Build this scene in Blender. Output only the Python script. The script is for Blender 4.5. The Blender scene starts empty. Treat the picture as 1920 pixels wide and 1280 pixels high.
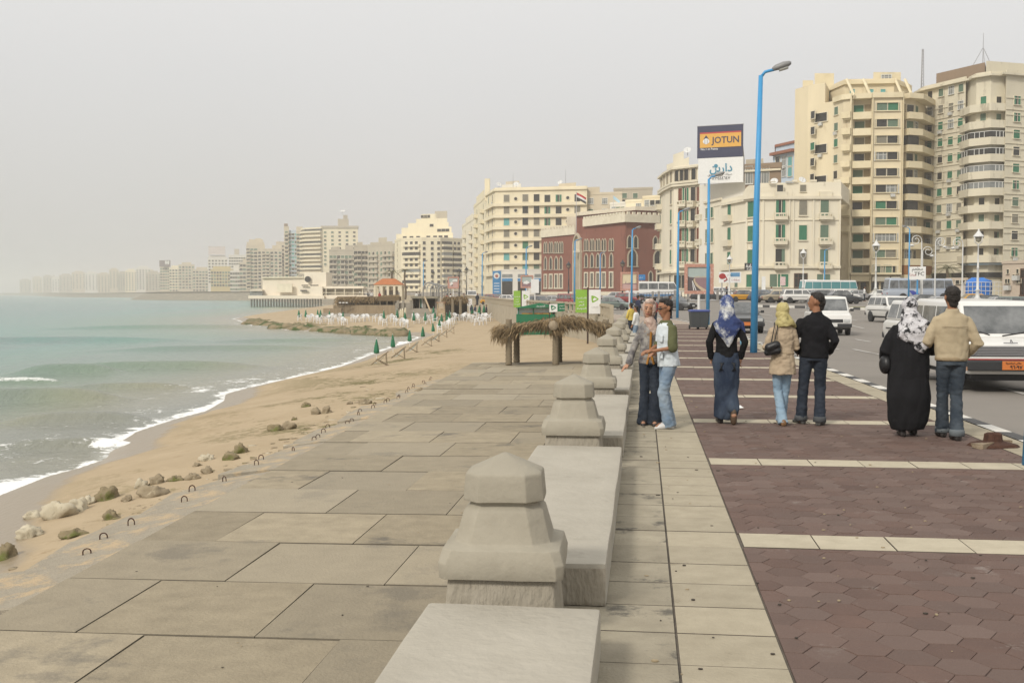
import bpy, bmesh, math, random
import numpy as np
from mathutils import Vector, Matrix, noise as mnoise
R = math.radians
rnd = random.Random(7)
sc = bpy.context.scene
COL = sc.collection
# ---------------------------------------------------------------- camera
YAW, PITCH, FPX, CAMZ = R(6.79), R(2.51), 2050.0, 1.75
cam_d = bpy.data.cameras.new('camera')
cam_d.sensor_width = 36.0
cam_d.lens = FPX / 1920 * 36
cam_d.clip_start = 0.1
cam_d.clip_end = 20000
cam = bpy.data.objects.new('camera', cam_d)
COL.objects.link(cam)
cam.location = (0, 0, CAMZ)
cam.rotation_euler = (math.pi / 2 - PITCH, 0, YAW)
sc.camera = cam
# ---------------------------------------------------------------- sky, sun, exposure
SUN_EL, SUN_AZ = R(38), R(210)      # azimuth measured clockwise from +Y
world = bpy.data.worlds.new('World')
sc.world = world
world.use_nodes = True
nt = world.node_tree
nt.nodes.clear()
w_out = nt.nodes.new('ShaderNodeOutputWorld')
w_bg = nt.nodes.new('ShaderNodeBackground')
w_bg.inputs['Strength'].default_value = 0.1
w_sky = nt.nodes.new('ShaderNodeTexSky')
w_sky.sky_type = 'NISHITA'
w_sky.sun_disc = False
w_sky.sun_elevation = SUN_EL
w_sky.sun_rotation = SUN_AZ
w_sky.dust_density = 6.0
w_co = nt.nodes.new('ShaderNodeTexCoord')
w_sep = nt.nodes.new('ShaderNodeSeparateXYZ')
nt.links.new(w_co.outputs['Generated'], w_sep.inputs[0])
w_ramp = nt.nodes.new('ShaderNodeValToRGB')     # overcast dome: dimmer at the horizon, brighter overhead
cr = w_ramp.color_ramp
cr.elements[0].position = 0.0
cr.elements[0].color = (0.362, 0.353, 0.34, 1)
cr.elements[1].position = 1.0
cr.elements[1].color = (0.70, 0.69, 0.665, 1)
e = cr.elements.new(0.18)
e.color = (0.43, 0.426, 0.42, 1)
e = cr.elements.new(0.4)
e.color = (0.535, 0.527, 0.515, 1)
w_nz = nt.nodes.new('ShaderNodeTexNoise')
w_nz.inputs['Scale'].default_value = 1.7
w_nz.inputs['Detail'].default_value = 2.0
nt.links.new(w_co.outputs['Generated'], w_nz.inputs['Vector'])
w_m = nt.nodes.new('ShaderNodeMath')
w_m.operation = 'MULTIPLY_ADD'
nt.links.new(w_nz.outputs[0], w_m.inputs[0])
w_m.inputs[1].default_value = 0.17
w_m.inputs[2].default_value = -0.085
w_a = nt.nodes.new('ShaderNodeMath')
w_a.operation = 'ADD'
nt.links.new(w_sep.outputs[2], w_a.inputs[0])
nt.links.new(w_m.outputs[0], w_a.inputs[1])
nt.links.new(w_a.outputs[0], w_ramp.inputs[0])
w_sc = nt.nodes.new('ShaderNodeVectorMath')
w_sc.operation = 'SCALE'
w_sc.inputs['Scale'].default_value = 10.6
nt.links.new(w_ramp.outputs[0], w_sc.inputs[0])
w_mix = nt.nodes.new('ShaderNodeMix')
w_mix.data_type = 'RGBA'
w_mix.inputs[0].default_value = 0.93
nt.links.new(w_sky.outputs[0], w_mix.inputs[6])
nt.links.new(w_sc.outputs[0], w_mix.inputs[7])
nt.links.new(w_mix.outputs[2], w_bg.inputs['Color'])
nt.links.new(w_bg.outputs[0], w_out.inputs['Surface'])
sun_d = bpy.data.lights.new('sun', 'SUN')
sun_d.energy = 1.5
sun_d.angle = R(10)
sun_d.color = (1.0, 0.95, 0.86)
sun = bpy.data.objects.new('sun', sun_d)
COL.objects.link(sun)
sd = Vector((math.sin(SUN_AZ) * math.cos(SUN_EL), math.cos(SUN_AZ) * math.cos(SUN_EL), math.sin(SUN_EL)))
sun.rotation_euler = sd.to_track_quat('Z', 'Y').to_euler()
vs = sc.view_settings
vs.view_transform = 'Standard'
vs.look = 'None'
vs.exposure = 0.72
vs.gamma = 1.0
sc.cycles.use_denoising = True
sc.cycles.max_bounces = 8
sc.cycles.diffuse_bounces = 3
sc.cycles.volume_bounces = 1
sc.cycles.sample_clamp_indirect = 6.0
# ---------------------------------------------------------------- pixel helpers (survey of the photograph -> world metres)
FW = Vector((-math.sin(YAW) * math.cos(PITCH), math.cos(YAW) * math.cos(PITCH), -math.sin(PITCH)))
RT = Vector((math.cos(YAW), math.sin(YAW), 0))
UP = RT.cross(FW)
EYE = Vector((0, 0, CAMZ))

def ray(px, py):
 return FW + RT * ((px - 960) / FPX) - UP * ((py - 640) / FPX)

def gp(px, py, z=0.0):
 d = ray(px, py)
 return EYE + d * ((z - CAMZ) / d.z)

def pd(px, D, z=0.0):
 x = (px - 960) / FPX * D
 return Vector((x * math.cos(YAW) - D * math.sin(YAW), x * math.sin(YAW) + D * math.cos(YAW), z))

def zy(py, D):
 return CAMZ - (py - 550.1) * D / FPX

def dep(py, z):
 return (CAMZ - z) * FPX / (py - 550.1)

# ---------------------------------------------------------------- materials
MATS = {}
def pm(name, c, c2=None, scale=6.0, rough=0.85, bump=0.0, bscale=40.0, metal=0.0, spec=0.3, mix=0.5, detail=5.0,
       isl=0.0, coord='Object', c3=None, s3=1.0, t3=0.6, lines=None, stretch=None, coat=0.0, alpha=None, isl2=None):
 """procedural principled material: two-colour noise, optional stain colour c3, random tint per island, bump"""
 if name in MATS:
  return MATS[name]
 m = bpy.data.materials.new(name)
 m.use_nodes = True
 t = m.node_tree
 N, L = t.nodes, t.links
 b = N['Principled BSDF']
 b.inputs['Roughness'].default_value = rough
 b.inputs['Metallic'].default_value = metal
 b.inputs['Specular IOR Level'].default_value = spec
 if coat:
  b.inputs['Coat Weight'].default_value = coat
  b.inputs['Coat Roughness'].default_value = 0.08
 tc = N.new('ShaderNodeTexCoord')
 vec = tc.outputs[coord]
 if coord == 'World':
  pass
 if stretch:
  mp = N.new('ShaderNodeMapping')
  mp.inputs['Scale'].default_value = stretch
  L.new(vec, mp.inputs[0])
  vec = mp.outputs[0]
 if c2 is None:
  c2 = tuple(x * 0.82 for x in c)
 nz = N.new('ShaderNodeTexNoise')
 nz.inputs['Scale'].default_value = scale
 nz.inputs['Detail'].default_value = detail
 nz.inputs['Roughness'].default_value = 0.62
 L.new(vec, nz.inputs['Vector'])
 rp = N.new('ShaderNodeValToRGB')
 rp.color_ramp.elements[0].position = max(0.0, mix - 0.2)
 rp.color_ramp.elements[1].position = min(1.0, mix + 0.2)
 rp.color_ramp.elements[0].color = (*c, 1)
 rp.color_ramp.elements[1].color = (*c2, 1)
 L.new(nz.outputs[0], rp.inputs[0])
 col = rp.outputs[0]
 if c3 is not None:
  n3 = N.new('ShaderNodeTexNoise')
  n3.inputs['Scale'].default_value = s3
  n3.inputs['Detail'].default_value = 8.0
  n3.inputs['Roughness'].default_value = 0.7
  L.new(vec, n3.inputs['Vector'])
  r3 = N.new('ShaderNodeValToRGB')
  r3.color_ramp.elements[0].position = t3
  r3.color_ramp.elements[1].position = min(1.0, t3 + 0.09)
  L.new(n3.outputs[0], r3.inputs[0])
  mx = N.new('ShaderNodeMix')
  mx.data_type = 'RGBA'
  L.new(r3.outputs[0], mx.inputs[0])
  L.new(col, mx.inputs[6])
  mx.inputs[7].default_value = (*c3, 1)
  col = mx.outputs[2]
 if isl:
  g = N.new('ShaderNodeNewGeometry')
  ma = N.new('ShaderNodeMapRange')
  L.new(g.outputs['Random Per Island'], ma.inputs[0])
  ma.inputs[3].default_value = 1 - isl
  ma.inputs[4].default_value = 1 + isl
  if isl2:
   mz = N.new('ShaderNodeMix')
   mz.data_type = 'RGBA'
   rr = N.new('ShaderNodeMath')
   rr.operation = 'PINGPONG'
   mu = N.new('ShaderNodeMath')
   mu.operation = 'MULTIPLY'
   mu.inputs[1].default_value = 7.3
   L.new(g.outputs['Random Per Island'], mu.inputs[0])
   L.new(mu.outputs[0], rr.inputs[0])
   rr.inputs[1].default_value = 1.0
   mm = N.new('ShaderNodeMath')
   mm.operation = 'MULTIPLY'
   mm.inputs[1].default_value = 0.75
   L.new(rr.outputs[0], mm.inputs[0])
   L.new(mm.outputs[0], mz.inputs[0])
   L.new(col, mz.inputs[6])
   mz.inputs[7].default_value = (*isl2, 1)
   col = mz.outputs[2]
  vm = N.new('ShaderNodeVectorMath')
  vm.operation = 'SCALE'
  L.new(col, vm.inputs[0])
  L.new(ma.outputs[0], vm.inputs['Scale'])
  col = vm.outputs[0]
 L.new(col, b.inputs['Base Color'])
 if bump:
  nb = N.new('ShaderNodeTexNoise')
  nb.inputs['Scale'].default_value = bscale
  nb.inputs['Detail'].default_value = 6.0
  L.new(vec, nb.inputs['Vector'])
  bp = N.new('ShaderNodeBump')
  bp.inputs['Strength'].default_value = min(1.0, bump)
  bp.inputs['Distance'].default_value = 0.02
  L.new(nb.outputs[0], bp.inputs['Height'])
  L.new(bp.outputs[0], b.inputs['Normal'])
 MATS[name] = m
 return m

def flat(name, c, rough=0.5, metal=0.0, spec=0.4, coat=0.0):
 return pm(name, c, tuple(x * 0.9 for x in c), scale=3.0, rough=rough, metal=metal, spec=spec, coat=coat)

# ---------------------------------------------------------------- mesh builder
class MB:
 def __init__(s):
  s.v, s.f, s.m, s.sm = [], [], [], []
  s.cur = 0
  s.smooth = False

 def add(s, vs_, fs, mi=None):
  o = len(s.v)
  s.v.extend(tuple(p) for p in vs_)
  for f in fs:
   s.f.append(tuple(i + o for i in f))
   s.m.append(s.cur if mi is None else mi)
   s.sm.append(s.smooth)
  return s

 def box(s, c, d, rz=0.0, mi=None, M=None):
  x, y, z = (k / 2 for k in d)
  pts = [Vector((sx * x, sy * y, sz * z)) for sz in (-1, 1) for sx, sy in ((-1, -1), (1, -1), (1, 1), (-1, 1))]
  mt = Matrix.Translation(c) @ Matrix.Rotation(rz, 4, 'Z')
  if M is not None:
   mt = M @ mt
  s.add([mt @ p for p in pts], [(3, 2, 1, 0), (4, 5, 6, 7), (0, 1, 5, 4), (1, 2, 6, 5), (2, 3, 7, 6), (3, 0, 4, 7)], mi)
  return s

 def box2(s, lo, hi, mi=None):
  return s.box([(a + b) / 2 for a, b in zip(lo, hi)], [abs(b - a) for a, b in zip(lo, hi)], 0, mi)

 def prism(s, poly, z0, z1, mi=None, cap=True):
  n = len(poly)
  a = [(p[0], p[1], z0) for p in poly] + [(p[0], p[1], z1) for p in poly]
  fs = [(i, (i + 1) % n, n + (i + 1) % n, n + i) for i in range(n)]
  if cap:
   fs += [tuple(range(n - 1, -1, -1)), tuple(range(n, 2 * n))]
  return s.add(a, fs, mi)

 def rings(s, rings, mi=None, cap=True, closed=True):
  n = len(rings[0])
  a = [p for r in rings for p in r]
  fs = []
  for k in range(len(rings) - 1):
   for i in range(n if closed else n - 1):
    j = (i + 1) % n
    fs.append((k * n + i, k * n + j, (k + 1) * n + j, (k + 1) * n + i))
  if cap:
   fs.append(tuple(range(n - 1, -1, -1)))
   fs.append(tuple(range((len(rings) - 1) * n, len(rings) * n)))
  return s.add(a, fs, mi)

 def lathe(s, prof, n=16, c=(0, 0, 0), mi=None, axis='Z', sx=1.0, sy=1.0, ph=0.0):
  rs = []
  for r, h in prof:
   ring = []
   for i in range(n):
    a = 2 * math.pi * i / n + ph
    x, y = r * sx * math.cos(a), r * sy * math.sin(a)
    p = (x, y, h) if axis == 'Z' else ((h, x, y) if axis == 'X' else (x, h, y))
    ring.append((c[0] + p[0], c[1] + p[1], c[2] + p[2]))
   rs.append(ring if axis != 'Y' else ring[::-1])
  return s.rings(rs, mi)

 def tube(s, pts, rad, n=8, mi=None, ex=1.0, ey=1.0):
  """tapered tube along pts; rad scalar or list; ex, ey squash the section"""
  pts = [Vector(p) for p in pts]
  if not hasattr(rad, '__len__'):
   rad = [rad] * len(pts)
  rs = []
  pu = None
  for i, p in enumerate(pts):
   d = (pts[min(i + 1, len(pts) - 1)] - pts[max(i - 1, 0)]).normalized()
   if pu is None:
    pu = Vector((1, 0, 0)) if abs(d.x) < 0.8 else Vector((0, 1, 0))
   u = (pu - d * pu.dot(d)).normalized()
   w = d.cross(u)
   pu = u
   r = rad[i]
   rx, ry = (r if hasattr(r, '__len__') else (r * ex, r * ey))
   rs.append([p + u * (rx * math.cos(2 * math.pi * k / n)) + w * (ry * math.sin(2 * math.pi * k / n)) for k in range(n)])
  return s.rings(rs, mi)

 def ball(s, c, r, n=10, mi=None, rz=0.0):
  rx, ry, rz_ = r if hasattr(r, '__len__') else (r, r, r)
  rs = []
  for k in range(1, n):
   a = -math.pi / 2 + math.pi * k / n
   rs.append([(c[0] + rx * math.cos(a) * math.cos(2 * math.pi * i / (2 * n)), c[1] + ry * math.cos(a) * math.sin(2 * math.pi * i / (2 * n)), c[2] + rz_ * math.sin(a)) for i in range(2 * n)])
  return s.rings(rs, mi)

 def quad(s, a, b, c, d, mi=None):
  return s.add([a, b, c, d], [(0, 1, 2, 3)], mi)

 def mesh(s, name, mats):
  me = bpy.data.meshes.new(name)
  me.from_pydata(s.v, [], s.f)
  if mats is not None:
   for m in (mats if isinstance(mats, (list, tuple)) else [mats]):
    me.materials.append(m)
  if s.f:
   me.polygons.foreach_set('material_index', s.m)
   me.polygons.foreach_set('use_smooth', s.sm)
  me.validate()
  me.update()
  return me

 def build(s, name, mats, parent=None, bevel=0.0, seg=2, smooth=None, loc=None):
  me = s.mesh(name, mats)
  if bevel:
   bevel_mesh(me, bevel, seg)
  if smooth is not None:
   shade(me, smooth)
  return link(name, me, parent, loc)

def bevel_mesh(me, w, seg=2):
 bm = bmesh.new()
 bm.from_mesh(me)
 bmesh.ops.remove_doubles(bm, verts=bm.verts, dist=1e-5)
 es = [e for e in bm.edges if len(e.link_faces) == 2 and e.calc_face_angle(0) > 0.5]
 bmesh.ops.bevel(bm, geom=es, offset=w, segments=seg, profile=0.6, affect='EDGES', clamp_overlap=True)
 bm.to_mesh(me)
 bm.free()

def shade(me, ang=40):
 me.polygons.foreach_set('use_smooth', [True] * len(me.polygons))
 if ang and ang is not True:
  try:
   me.set_sharp_from_angle(angle=R(ang))
  except Exception:
   pass

def link(name, data, parent=None, loc=None):
 o = bpy.data.objects.new(name, data)
 COL.objects.link(o)
 if parent is not None:
  o.parent = parent
 if loc is not None:
  o.location = loc
 return o

def tag(o, label=None, cat=None, group=None, kind=None):
 if label:
  o['label'] = label
 if cat:
  o['category'] = cat
 if group:
  o['group'] = group
 if kind:
  o['kind'] = kind
 return o

def thing(name, label, cat, loc=(0, 0, 0), rz=0.0, group=None):
 o = bpy.data.objects.new(name, None)
 o.empty_display_size = 0.2
 COL.objects.link(o)
 o.location = loc
 o.rotation_euler = (0, 0, rz)
 return tag(o, label, cat, group)

def dup(root, loc, rz=0.0, label=None, sc_=None):
 def cp(o, par):
  c = o.copy()
  COL.objects.link(c)
  if par is not None:
   c.parent = par
  for ch in list(o.children):
   cp(ch, c)
  return c
 r = cp(root, None)
 r.location = loc
 r.rotation_euler = (0, 0, rz)
 if sc_ is not None:
  r.scale = (sc_, sc_, sc_)
 if label:
  r['label'] = label
 return r

def attr(me, name, vals, typ='FLOAT'):
 a = me.attributes.new(name, typ, 'POINT')
 a.data.foreach_set('value', np.asarray(vals, dtype=np.float32))

ORD = ['zeroth', 'first', 'second', 'third', 'fourth', 'fifth', 'sixth', 'seventh', 'eighth', 'ninth', 'tenth', 'eleventh', 'twelfth',
       'thirteenth', 'fourteenth', 'fifteenth', 'sixteenth', 'seventeenth', 'eighteenth', 'nineteenth', 'twentieth', 'twenty-first', 'twenty-second',
       'twenty-third', 'twenty-fourth', 'twenty-fifth', 'twenty-sixth', 'twenty-seventh', 'twenty-eighth', 'twenty-ninth', 'thirtieth', 'thirty-first',
       'thirty-second', 'thirty-third', 'thirty-fourth', 'thirty-fifth', 'thirty-sixth', 'thirty-seventh', 'thirty-eighth', 'thirty-ninth', 'fortieth']
def ordw(n):
 if n < len(ORD):
  return ORD[n]
 t = {4: 'forty', 5: 'fifty', 6: 'sixty', 7: 'seventy'}[n // 10]
 return t + '-' + ORD[n % 10] if n % 10 else t[:-1] + 'ieth'

def fbm(x, y, z=0.0, o=4):
 return mnoise.fractal((x, y, z), 1.0, 2.0, o)
# ================================================================ GROUND: coast line, sea, beach, deck, promenade, road
HAZE = 0.00042
ZS = -3.3          # sea level
ZD = -1.5          # lower slab deck
COAST = [(-1.03, -14, 0), (-1.03, 0, 0), (-1.03, 40, 0)] + [(*pd(px, D)[:2], z) for px, D, z in (
 (1153, 50, 0), (1142, 62, 0), (1120, 74, 0), (1050, 90, 0), (962, 118, 0.05), (925, 148, 0.1), (875, 200, 0.4), (800, 300, 0.8),
 (716, 380, 1.3), (655, 440, 1.8), (612, 520, 2.4), (565, 680, 3.0), (500, 790, 3.2), (400, 820, 3.2), (300, 850, 3.0), (272, 880, 2.6),
 (283, 1100, 3.0), (262, 1400, 3.2), (150, 1500, 1.8), (100, 2000, 3), (50, 2800, 3), (-60, 3500, 3), (-400, 4500, 3))]

def resample(pts, fine, upto):
 """Catmull-like densify of the first `upto` metres"""
 out = [pts[0]]
 d = 0
 for i in range(len(pts) - 1):
  a, b = np.array(pts[i]), np.array(pts[i + 1])
  p0 = np.array(pts[max(0, i - 1)])
  p3 = np.array(pts[min(len(pts) - 1, i + 2)])
  Ls = np.linalg.norm((b - a)[:2])
  n = max(1, int(Ls / (fine if d < upto else fine * 12)))
  for k in range(1, n + 1):
   t = k / n
   q = 0.5 * ((2 * a) + (-p0 + b) * t + (2 * p0 - 5 * a + 4 * b - p3) * t * t + (-p0 + 3 * a - 3 * b + p3) * t ** 3)
   out.append(tuple(q))
  d += Ls
 return out
CO = resample(COAST, 3.0, 320)
COA = np.array(CO)
_t = np.gradient(COA[:, :2], axis=0)
_t /= np.linalg.norm(_t, axis=1)[:, None]
CON = np.stack([_t[:, 1], -_t[:, 0]], 1)       # normal pointing inland
COS = np.concatenate([[0], np.cumsum(np.linalg.norm(np.diff(COA[:, :2], axis=0), axis=1))])
WATER = [(*pd(px, D)[:2],) for px, D in ((-420, 11), (-250, 15.5), (-120, 21))] + [tuple(gp(px, py, ZS)[:2]) for px, py in (
 (0, 929), (90, 893), (150, 877), (200, 860), (212, 838), (255, 810), (320, 788), (385, 771), (420, 752), (425, 738), (470, 726), (560, 706), (640, 687),
 (700, 664), (760, 643), (790, 632), (770, 629), (700, 627), (620, 623), (540, 618), (490, 612), (466, 607), (452, 601), (440, 597.5), (480, 592), (530, 585), (580, 578.5),
 (610, 574.5))] + [(COA[i][0], COA[i][1]) for i in range(len(COA)) if COA[i][1] > 455]
WA = np.array(WATER)

def sdist(P, line):
 """signed distance of points P (n,2) to a polyline; positive on its right-hand side"""
 best = np.full(len(P), 1e18)
 sgn = np.zeros(len(P))
 for i in range(len(line) - 1):
  a, b = line[i], line[i + 1]
  ab = b - a
  t = np.clip(((P - a) @ ab) / (ab @ ab), 0, 1)
  q = a + t[:, None] * ab
  d = np.linalg.norm(P - q, axis=1)
  cr_ = ab[0] * (P[:, 1] - a[1]) - ab[1] * (P[:, 0] - a[0])
  upd = d < best - 1e-9
  best = np.where(upd, d, best)
  sgn = np.where(upd, np.where(cr_ < 0, 1.0, -1.0), sgn)
 return best * sgn

def sand_h(P):
 P = np.atleast_2d(np.asarray(P, float))[:, :2]
 dw = sdist(P, WA)
 up = 1.9 * (1 - np.exp(-np.maximum(dw, 0) / 7.5))
 z = ZS + np.where(dw >= 0, up, 0.09 * np.maximum(dw, -30))
 nz = np.array([mnoise.noise((x * 0.35, y * 0.35, 0)) * 0.05 + mnoise.noise((x * 1.3, y * 1.3, 3)) * 0.022 for x, y in P])
 return z + nz * np.clip(dw / 3, 0, 1), dw

def sz(x, y):
 return float(sand_h([(x, y)])[0][0])

def bgp(px, py, dz=0.0):
 """pixel on the sand -> world point"""
 z = -1.6
 for _ in range(8):
  p = gp(px, py, z)
  z = 0.5 * z + 0.5 * sz(p.x, p.y)
 p = gp(px, py, z)
 return Vector((p.x, p.y, sz(p.x, p.y) + dz))

def smooth01(t):
 t = np.clip(t, 0, 1)
 return t * t * (3 - 2 * t)

def land_z(x, y):
 d = x * -math.sin(YAW) + y * math.cos(YAW)
 off = sdist(np.array([[x, y]]), COA[:, :2])[0]
 i = int(np.argmin((COA[:, 0] - x) ** 2 + (COA[:, 1] - y) ** 2))
 return float(-0.14 + COA[i][2] + 0.9 * smooth01((d - 60) / 75) * smooth01((off - 7) / 16) * (1 - smooth01((COA[i][2]) / 3)))

def lgp(px, py):
 z = 0.0
 for _ in range(12):
  p = gp(px, py, z)
  z = 0.6 * z + 0.4 * land_z(p.x, p.y)
 p = gp(px, py, z)
 return Vector((p.x, p.y, land_z(p.x, p.y)))

def lpd(px, D):
 p = pd(px, D)
 return Vector((p.x, p.y, land_z(p.x, p.y)))

def polar(a0, a1, na, r0, r1, nr):
 A = np.linspace(a0, a1, na)
 Rr = np.exp(np.linspace(math.log(r0), math.log(r1), nr)) if nr else np.concatenate([np.exp(np.linspace(math.log(r0), math.log(260), 640)), np.exp(np.linspace(math.log(264), math.log(r1), 90))])
 nr = len(Rr)
 aa, rr = np.meshgrid(A, Rr)
 X = -np.sin(aa) * rr
 Y = np.cos(aa) * rr
 idx = np.arange(na * nr).reshape(nr, na)
 F = np.stack([idx[:-1, :-1], idx[:-1, 1:], idx[1:, 1:], idx[1:, :-1]], -1).reshape(-1, 4)
 return X.ravel(), Y.ravel(), F[:, ::-1]

def grid_obj(name, X, Y, Z, F, mat, smooth=True):
 me = bpy.data.meshes.new(name)
 me.from_pydata(np.stack([X, Y, Z], 1).tolist(), [], F.tolist())
 me.materials.append(mat)
 if smooth:
  shade(me, None)
 me.update()
 if me.polygons and me.polygons[0].normal.z < 0:
  me.flip_normals()
 return link(name, me)

# ---- sea -------------------------------------------------------
def sea_mat():
 m = bpy.data.materials.new('sea_water')
 m.use_nodes = True
 t = m.node_tree
 N, L = t.nodes, t.links
 b = N['Principled BSDF']
 geo = N.new('ShaderNodeNewGeometry')
 at = N.new('ShaderNodeAttribute')
 at.attribute_name = 'shore'
 br = N.new('ShaderNodeAttribute')
 br.attribute_name = 'breaker'

 def noise(scale, det=4, stretch=(1, 1, 1), dist=0.0):
  mp = N.new('ShaderNodeMapping')
  mp.inputs['Scale'].default_value = stretch
  mp.inputs['Rotation'].default_value = (0, 0, R(12))
  L.new(geo.outputs['Position'], mp.inputs[0])
  n = N.new('ShaderNodeTexNoise')
  n.inputs['Scale'].default_value = scale
  n.inputs['Detail'].default_value = det
  n.inputs['Roughness'].default_value = 0.6
  n.inputs['Distortion'].default_value = dist
  L.new(mp.outputs[0], n.inputs['Vector'])
  return n.outputs[0]

 def math_(op, a, b_=None, c=None):
  n = N.new('ShaderNodeMath')
  n.operation = op
  for k, v in enumerate((a, b_, c)):
   if v is None:
    continue
   if isinstance(v, (int, float)):
    n.inputs[k].default_value = v
   else:
    L.new(v, n.inputs[k])
  return n.outputs[0]

 def mrange(v, a, b_, c=0.0, d=1.0):
  n = N.new('ShaderNodeMapRange')
  n.interpolation_type = 'SMOOTHSTEP'
  L.new(v, n.inputs[0])
  for k, q in enumerate((a, b_, c, d)):
   n.inputs[k + 1].default_value = q
  return n.outputs[0]
 # water colour: sandy in the shallows, green, then teal outside
 dist = math_('MULTIPLY', at.outputs['Fac'], -1.0)
 rp = N.new('ShaderNodeValToRGB')
 els = rp.color_ramp.elements
 els[0].position, els[0].color = 0.0, (0.24, 0.225, 0.16, 1)
 els[1].position, els[1].color = 1.0, (0.118, 0.205, 0.188, 1)
 for p, c in ((0.05, (0.18, 0.218, 0.16, 1)), (0.2, (0.135, 0.222, 0.172, 1)), (0.5, (0.11, 0.222, 0.192, 1))):
  e_ = els.new(p)
  e_.color = c
 L.new(mrange(dist, 0.0, 70.0), rp.inputs[0])
 # dark streaks of weed and wind
 st = mrange(noise(0.035, 4, (1.0, 0.25, 1), 0.4), 0.52, 0.68)
 stm = N.new('ShaderNodeMix')
 stm.data_type = 'RGBA'
 L.new(math_('MULTIPLY', st, 0.55), stm.inputs[0])
 L.new(rp.outputs[0], stm.inputs[6])
 stm.inputs[7].default_value = (0.17, 0.19, 0.185, 1)
 sf = N.new('ShaderNodeAttribute')
 sf.attribute_name = 'surf'
 # foam: lace of noise that thins out seaward
 wob = math_('MULTIPLY_ADD', noise(0.55, 3), 2.2, -1.1)
 dd = math_('ADD', dist, wob)
 lace = noise(1.1, 7, (1, 1, 1), 0.8)
 fine = noise(4.5, 5, (1, 1, 1), 0.5)
 ln = math_('ADD', math_('MULTIPLY', lace, 0.6), math_('MULTIPLY', fine, 0.4))
 edge = mrange(dd, 0.1, 0.9, 0.37, 0.0)
 edge2 = math_('MULTIPLY', mrange(dd, 1.6, 2.1), mrange(dd, 3.4, 2.3, 0.0, 0.27))
 wide = mrange(dd, 9.0, 0.5, 0.0, 0.44)
 patch = mrange(noise(0.12, 3), 0.40, 0.62, 0.15, 1.0)
 wide = math_('MULTIPLY', wide, math_('MULTIPLY', patch, sf.outputs['Fac']))
 edge2 = math_('MULTIPLY', edge2, math_('MULTIPLY', patch, sf.outputs['Fac']))
 tot = math_('ADD', math_('ADD', math_('ADD', edge, wide), edge2), math_('MULTIPLY', br.outputs['Fac'], 0.55))
 foam = mrange(math_('ADD', math_('MULTIPLY_ADD', ln, 1.7, -0.35), tot), 0.70, 0.92)
 near = mrange(dist, 16.0, 5.0)
 foam = math_('MULTIPLY', foam, math_('MAXIMUM', near, br.outputs['Fac']))
 cm = N.new('ShaderNodeMix')
 cm.data_type = 'RGBA'
 L.new(foam, cm.inputs[0])
 L.new(stm.outputs[2], cm.inputs[6])
 cm.inputs[7].default_value = (0.78, 0.78, 0.76, 1)
 L.new(cm.outputs[2], b.inputs['Base Color'])
 L.new(mrange(foam, 0, 1, 0.2, 0.9), b.inputs['Roughness'])
 b.inputs['IOR'].default_value = 1.33
 b.inputs['Specular IOR Level'].default_value = 0.26
 h = math_('ADD', math_('MULTIPLY', noise(0.25, 5, (1.0, 0.45, 1)), 1.0), math_('MULTIPLY', noise(1.6, 5, (1.0, 0.6, 1)), 0.36))
 h = math_('ADD', h, math_('MULTIPLY', noise(7.0, 3), 0.05))
 h = math_('ADD', h, math_('MULTIPLY', foam, 0.05))
 bp = N.new('ShaderNodeBump')
 bp.inputs['Strength'].default_value = 0.8
 bp.inputs['Distance'].default_value = 0.5
 L.new(h, bp.inputs['Height'])
 L.new(bp.outputs[0], b.inputs['Normal'])
 return m

X, Y, F = polar(R(-2), R(47), 270, 16, 9000, 0)
P = np.stack([X, Y], 1)
dw = sdist(P, WA)
d_far = np.minimum(dw, 0)
Z = np.full(len(X), ZS)
brk = np.zeros(len(X))
# a few low swells rolling in, one of them breaking; (px, py, half length along crest, height, foam)
for px, py, hl, hh, fo, wd in ((30, 718, 2.6, 0.17, 0.9, 0.7), (130, 700, 3.0, 0.32, 0, 1.3), (300, 690, 6.5, 0.25, 0, 1.3), (60, 752, 4.0, 0.32, 0, 1.2), (420, 655, 9, 0.2, 0, 1.5), (700, 645, 9, 0.12, 0, 1.5),
                               (240, 728, 3.2, 0.16, 0, 0.9), (150, 790, 2.6, 0.2, 0, 0.9), (330, 615, 15, 0.25, 0, 2.5), (80, 640, 14, 0.25, 0, 2.5), (120, 838, 2.2, 0.16, 0.25, 0.8), (560, 640, 8, 0.16, 0, 1.2)):
 c = gp(px, py, ZS)
 ca, sa = math.cos(R(16)), math.sin(R(16))
 u = (X - c.x) * ca + (Y - c.y) * sa
 v = -(X - c.x) * sa + (Y - c.y) * ca
 wd *= 0.75
 g = np.exp(-(u / hl) ** 4) * np.exp(-((v + 0.10 * u * u / hl) / wd) ** 2)
 Z += 2.0 * hh * g
 brk = np.maximum(brk, fo * np.exp(-(u / hl) ** 6) * np.exp(-((v + 0.10 * u * u / hl + 0.35 * wd) / (wd * 0.55)) ** 2))
Z += -0.02 * (dw > 2)
keep = (dw[F].min(1) < 1.2)
sea = grid_obj('sea', X, Y, Z, F[keep], sea_mat())
attr(sea.data, 'shore', dw)
attr(sea.data, 'breaker', brk)
attr(sea.data, 'surf', np.clip(1.25 - np.hypot(X, Y) / 75, 0.25, 1.0))
tag(sea, kind='structure')

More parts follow.
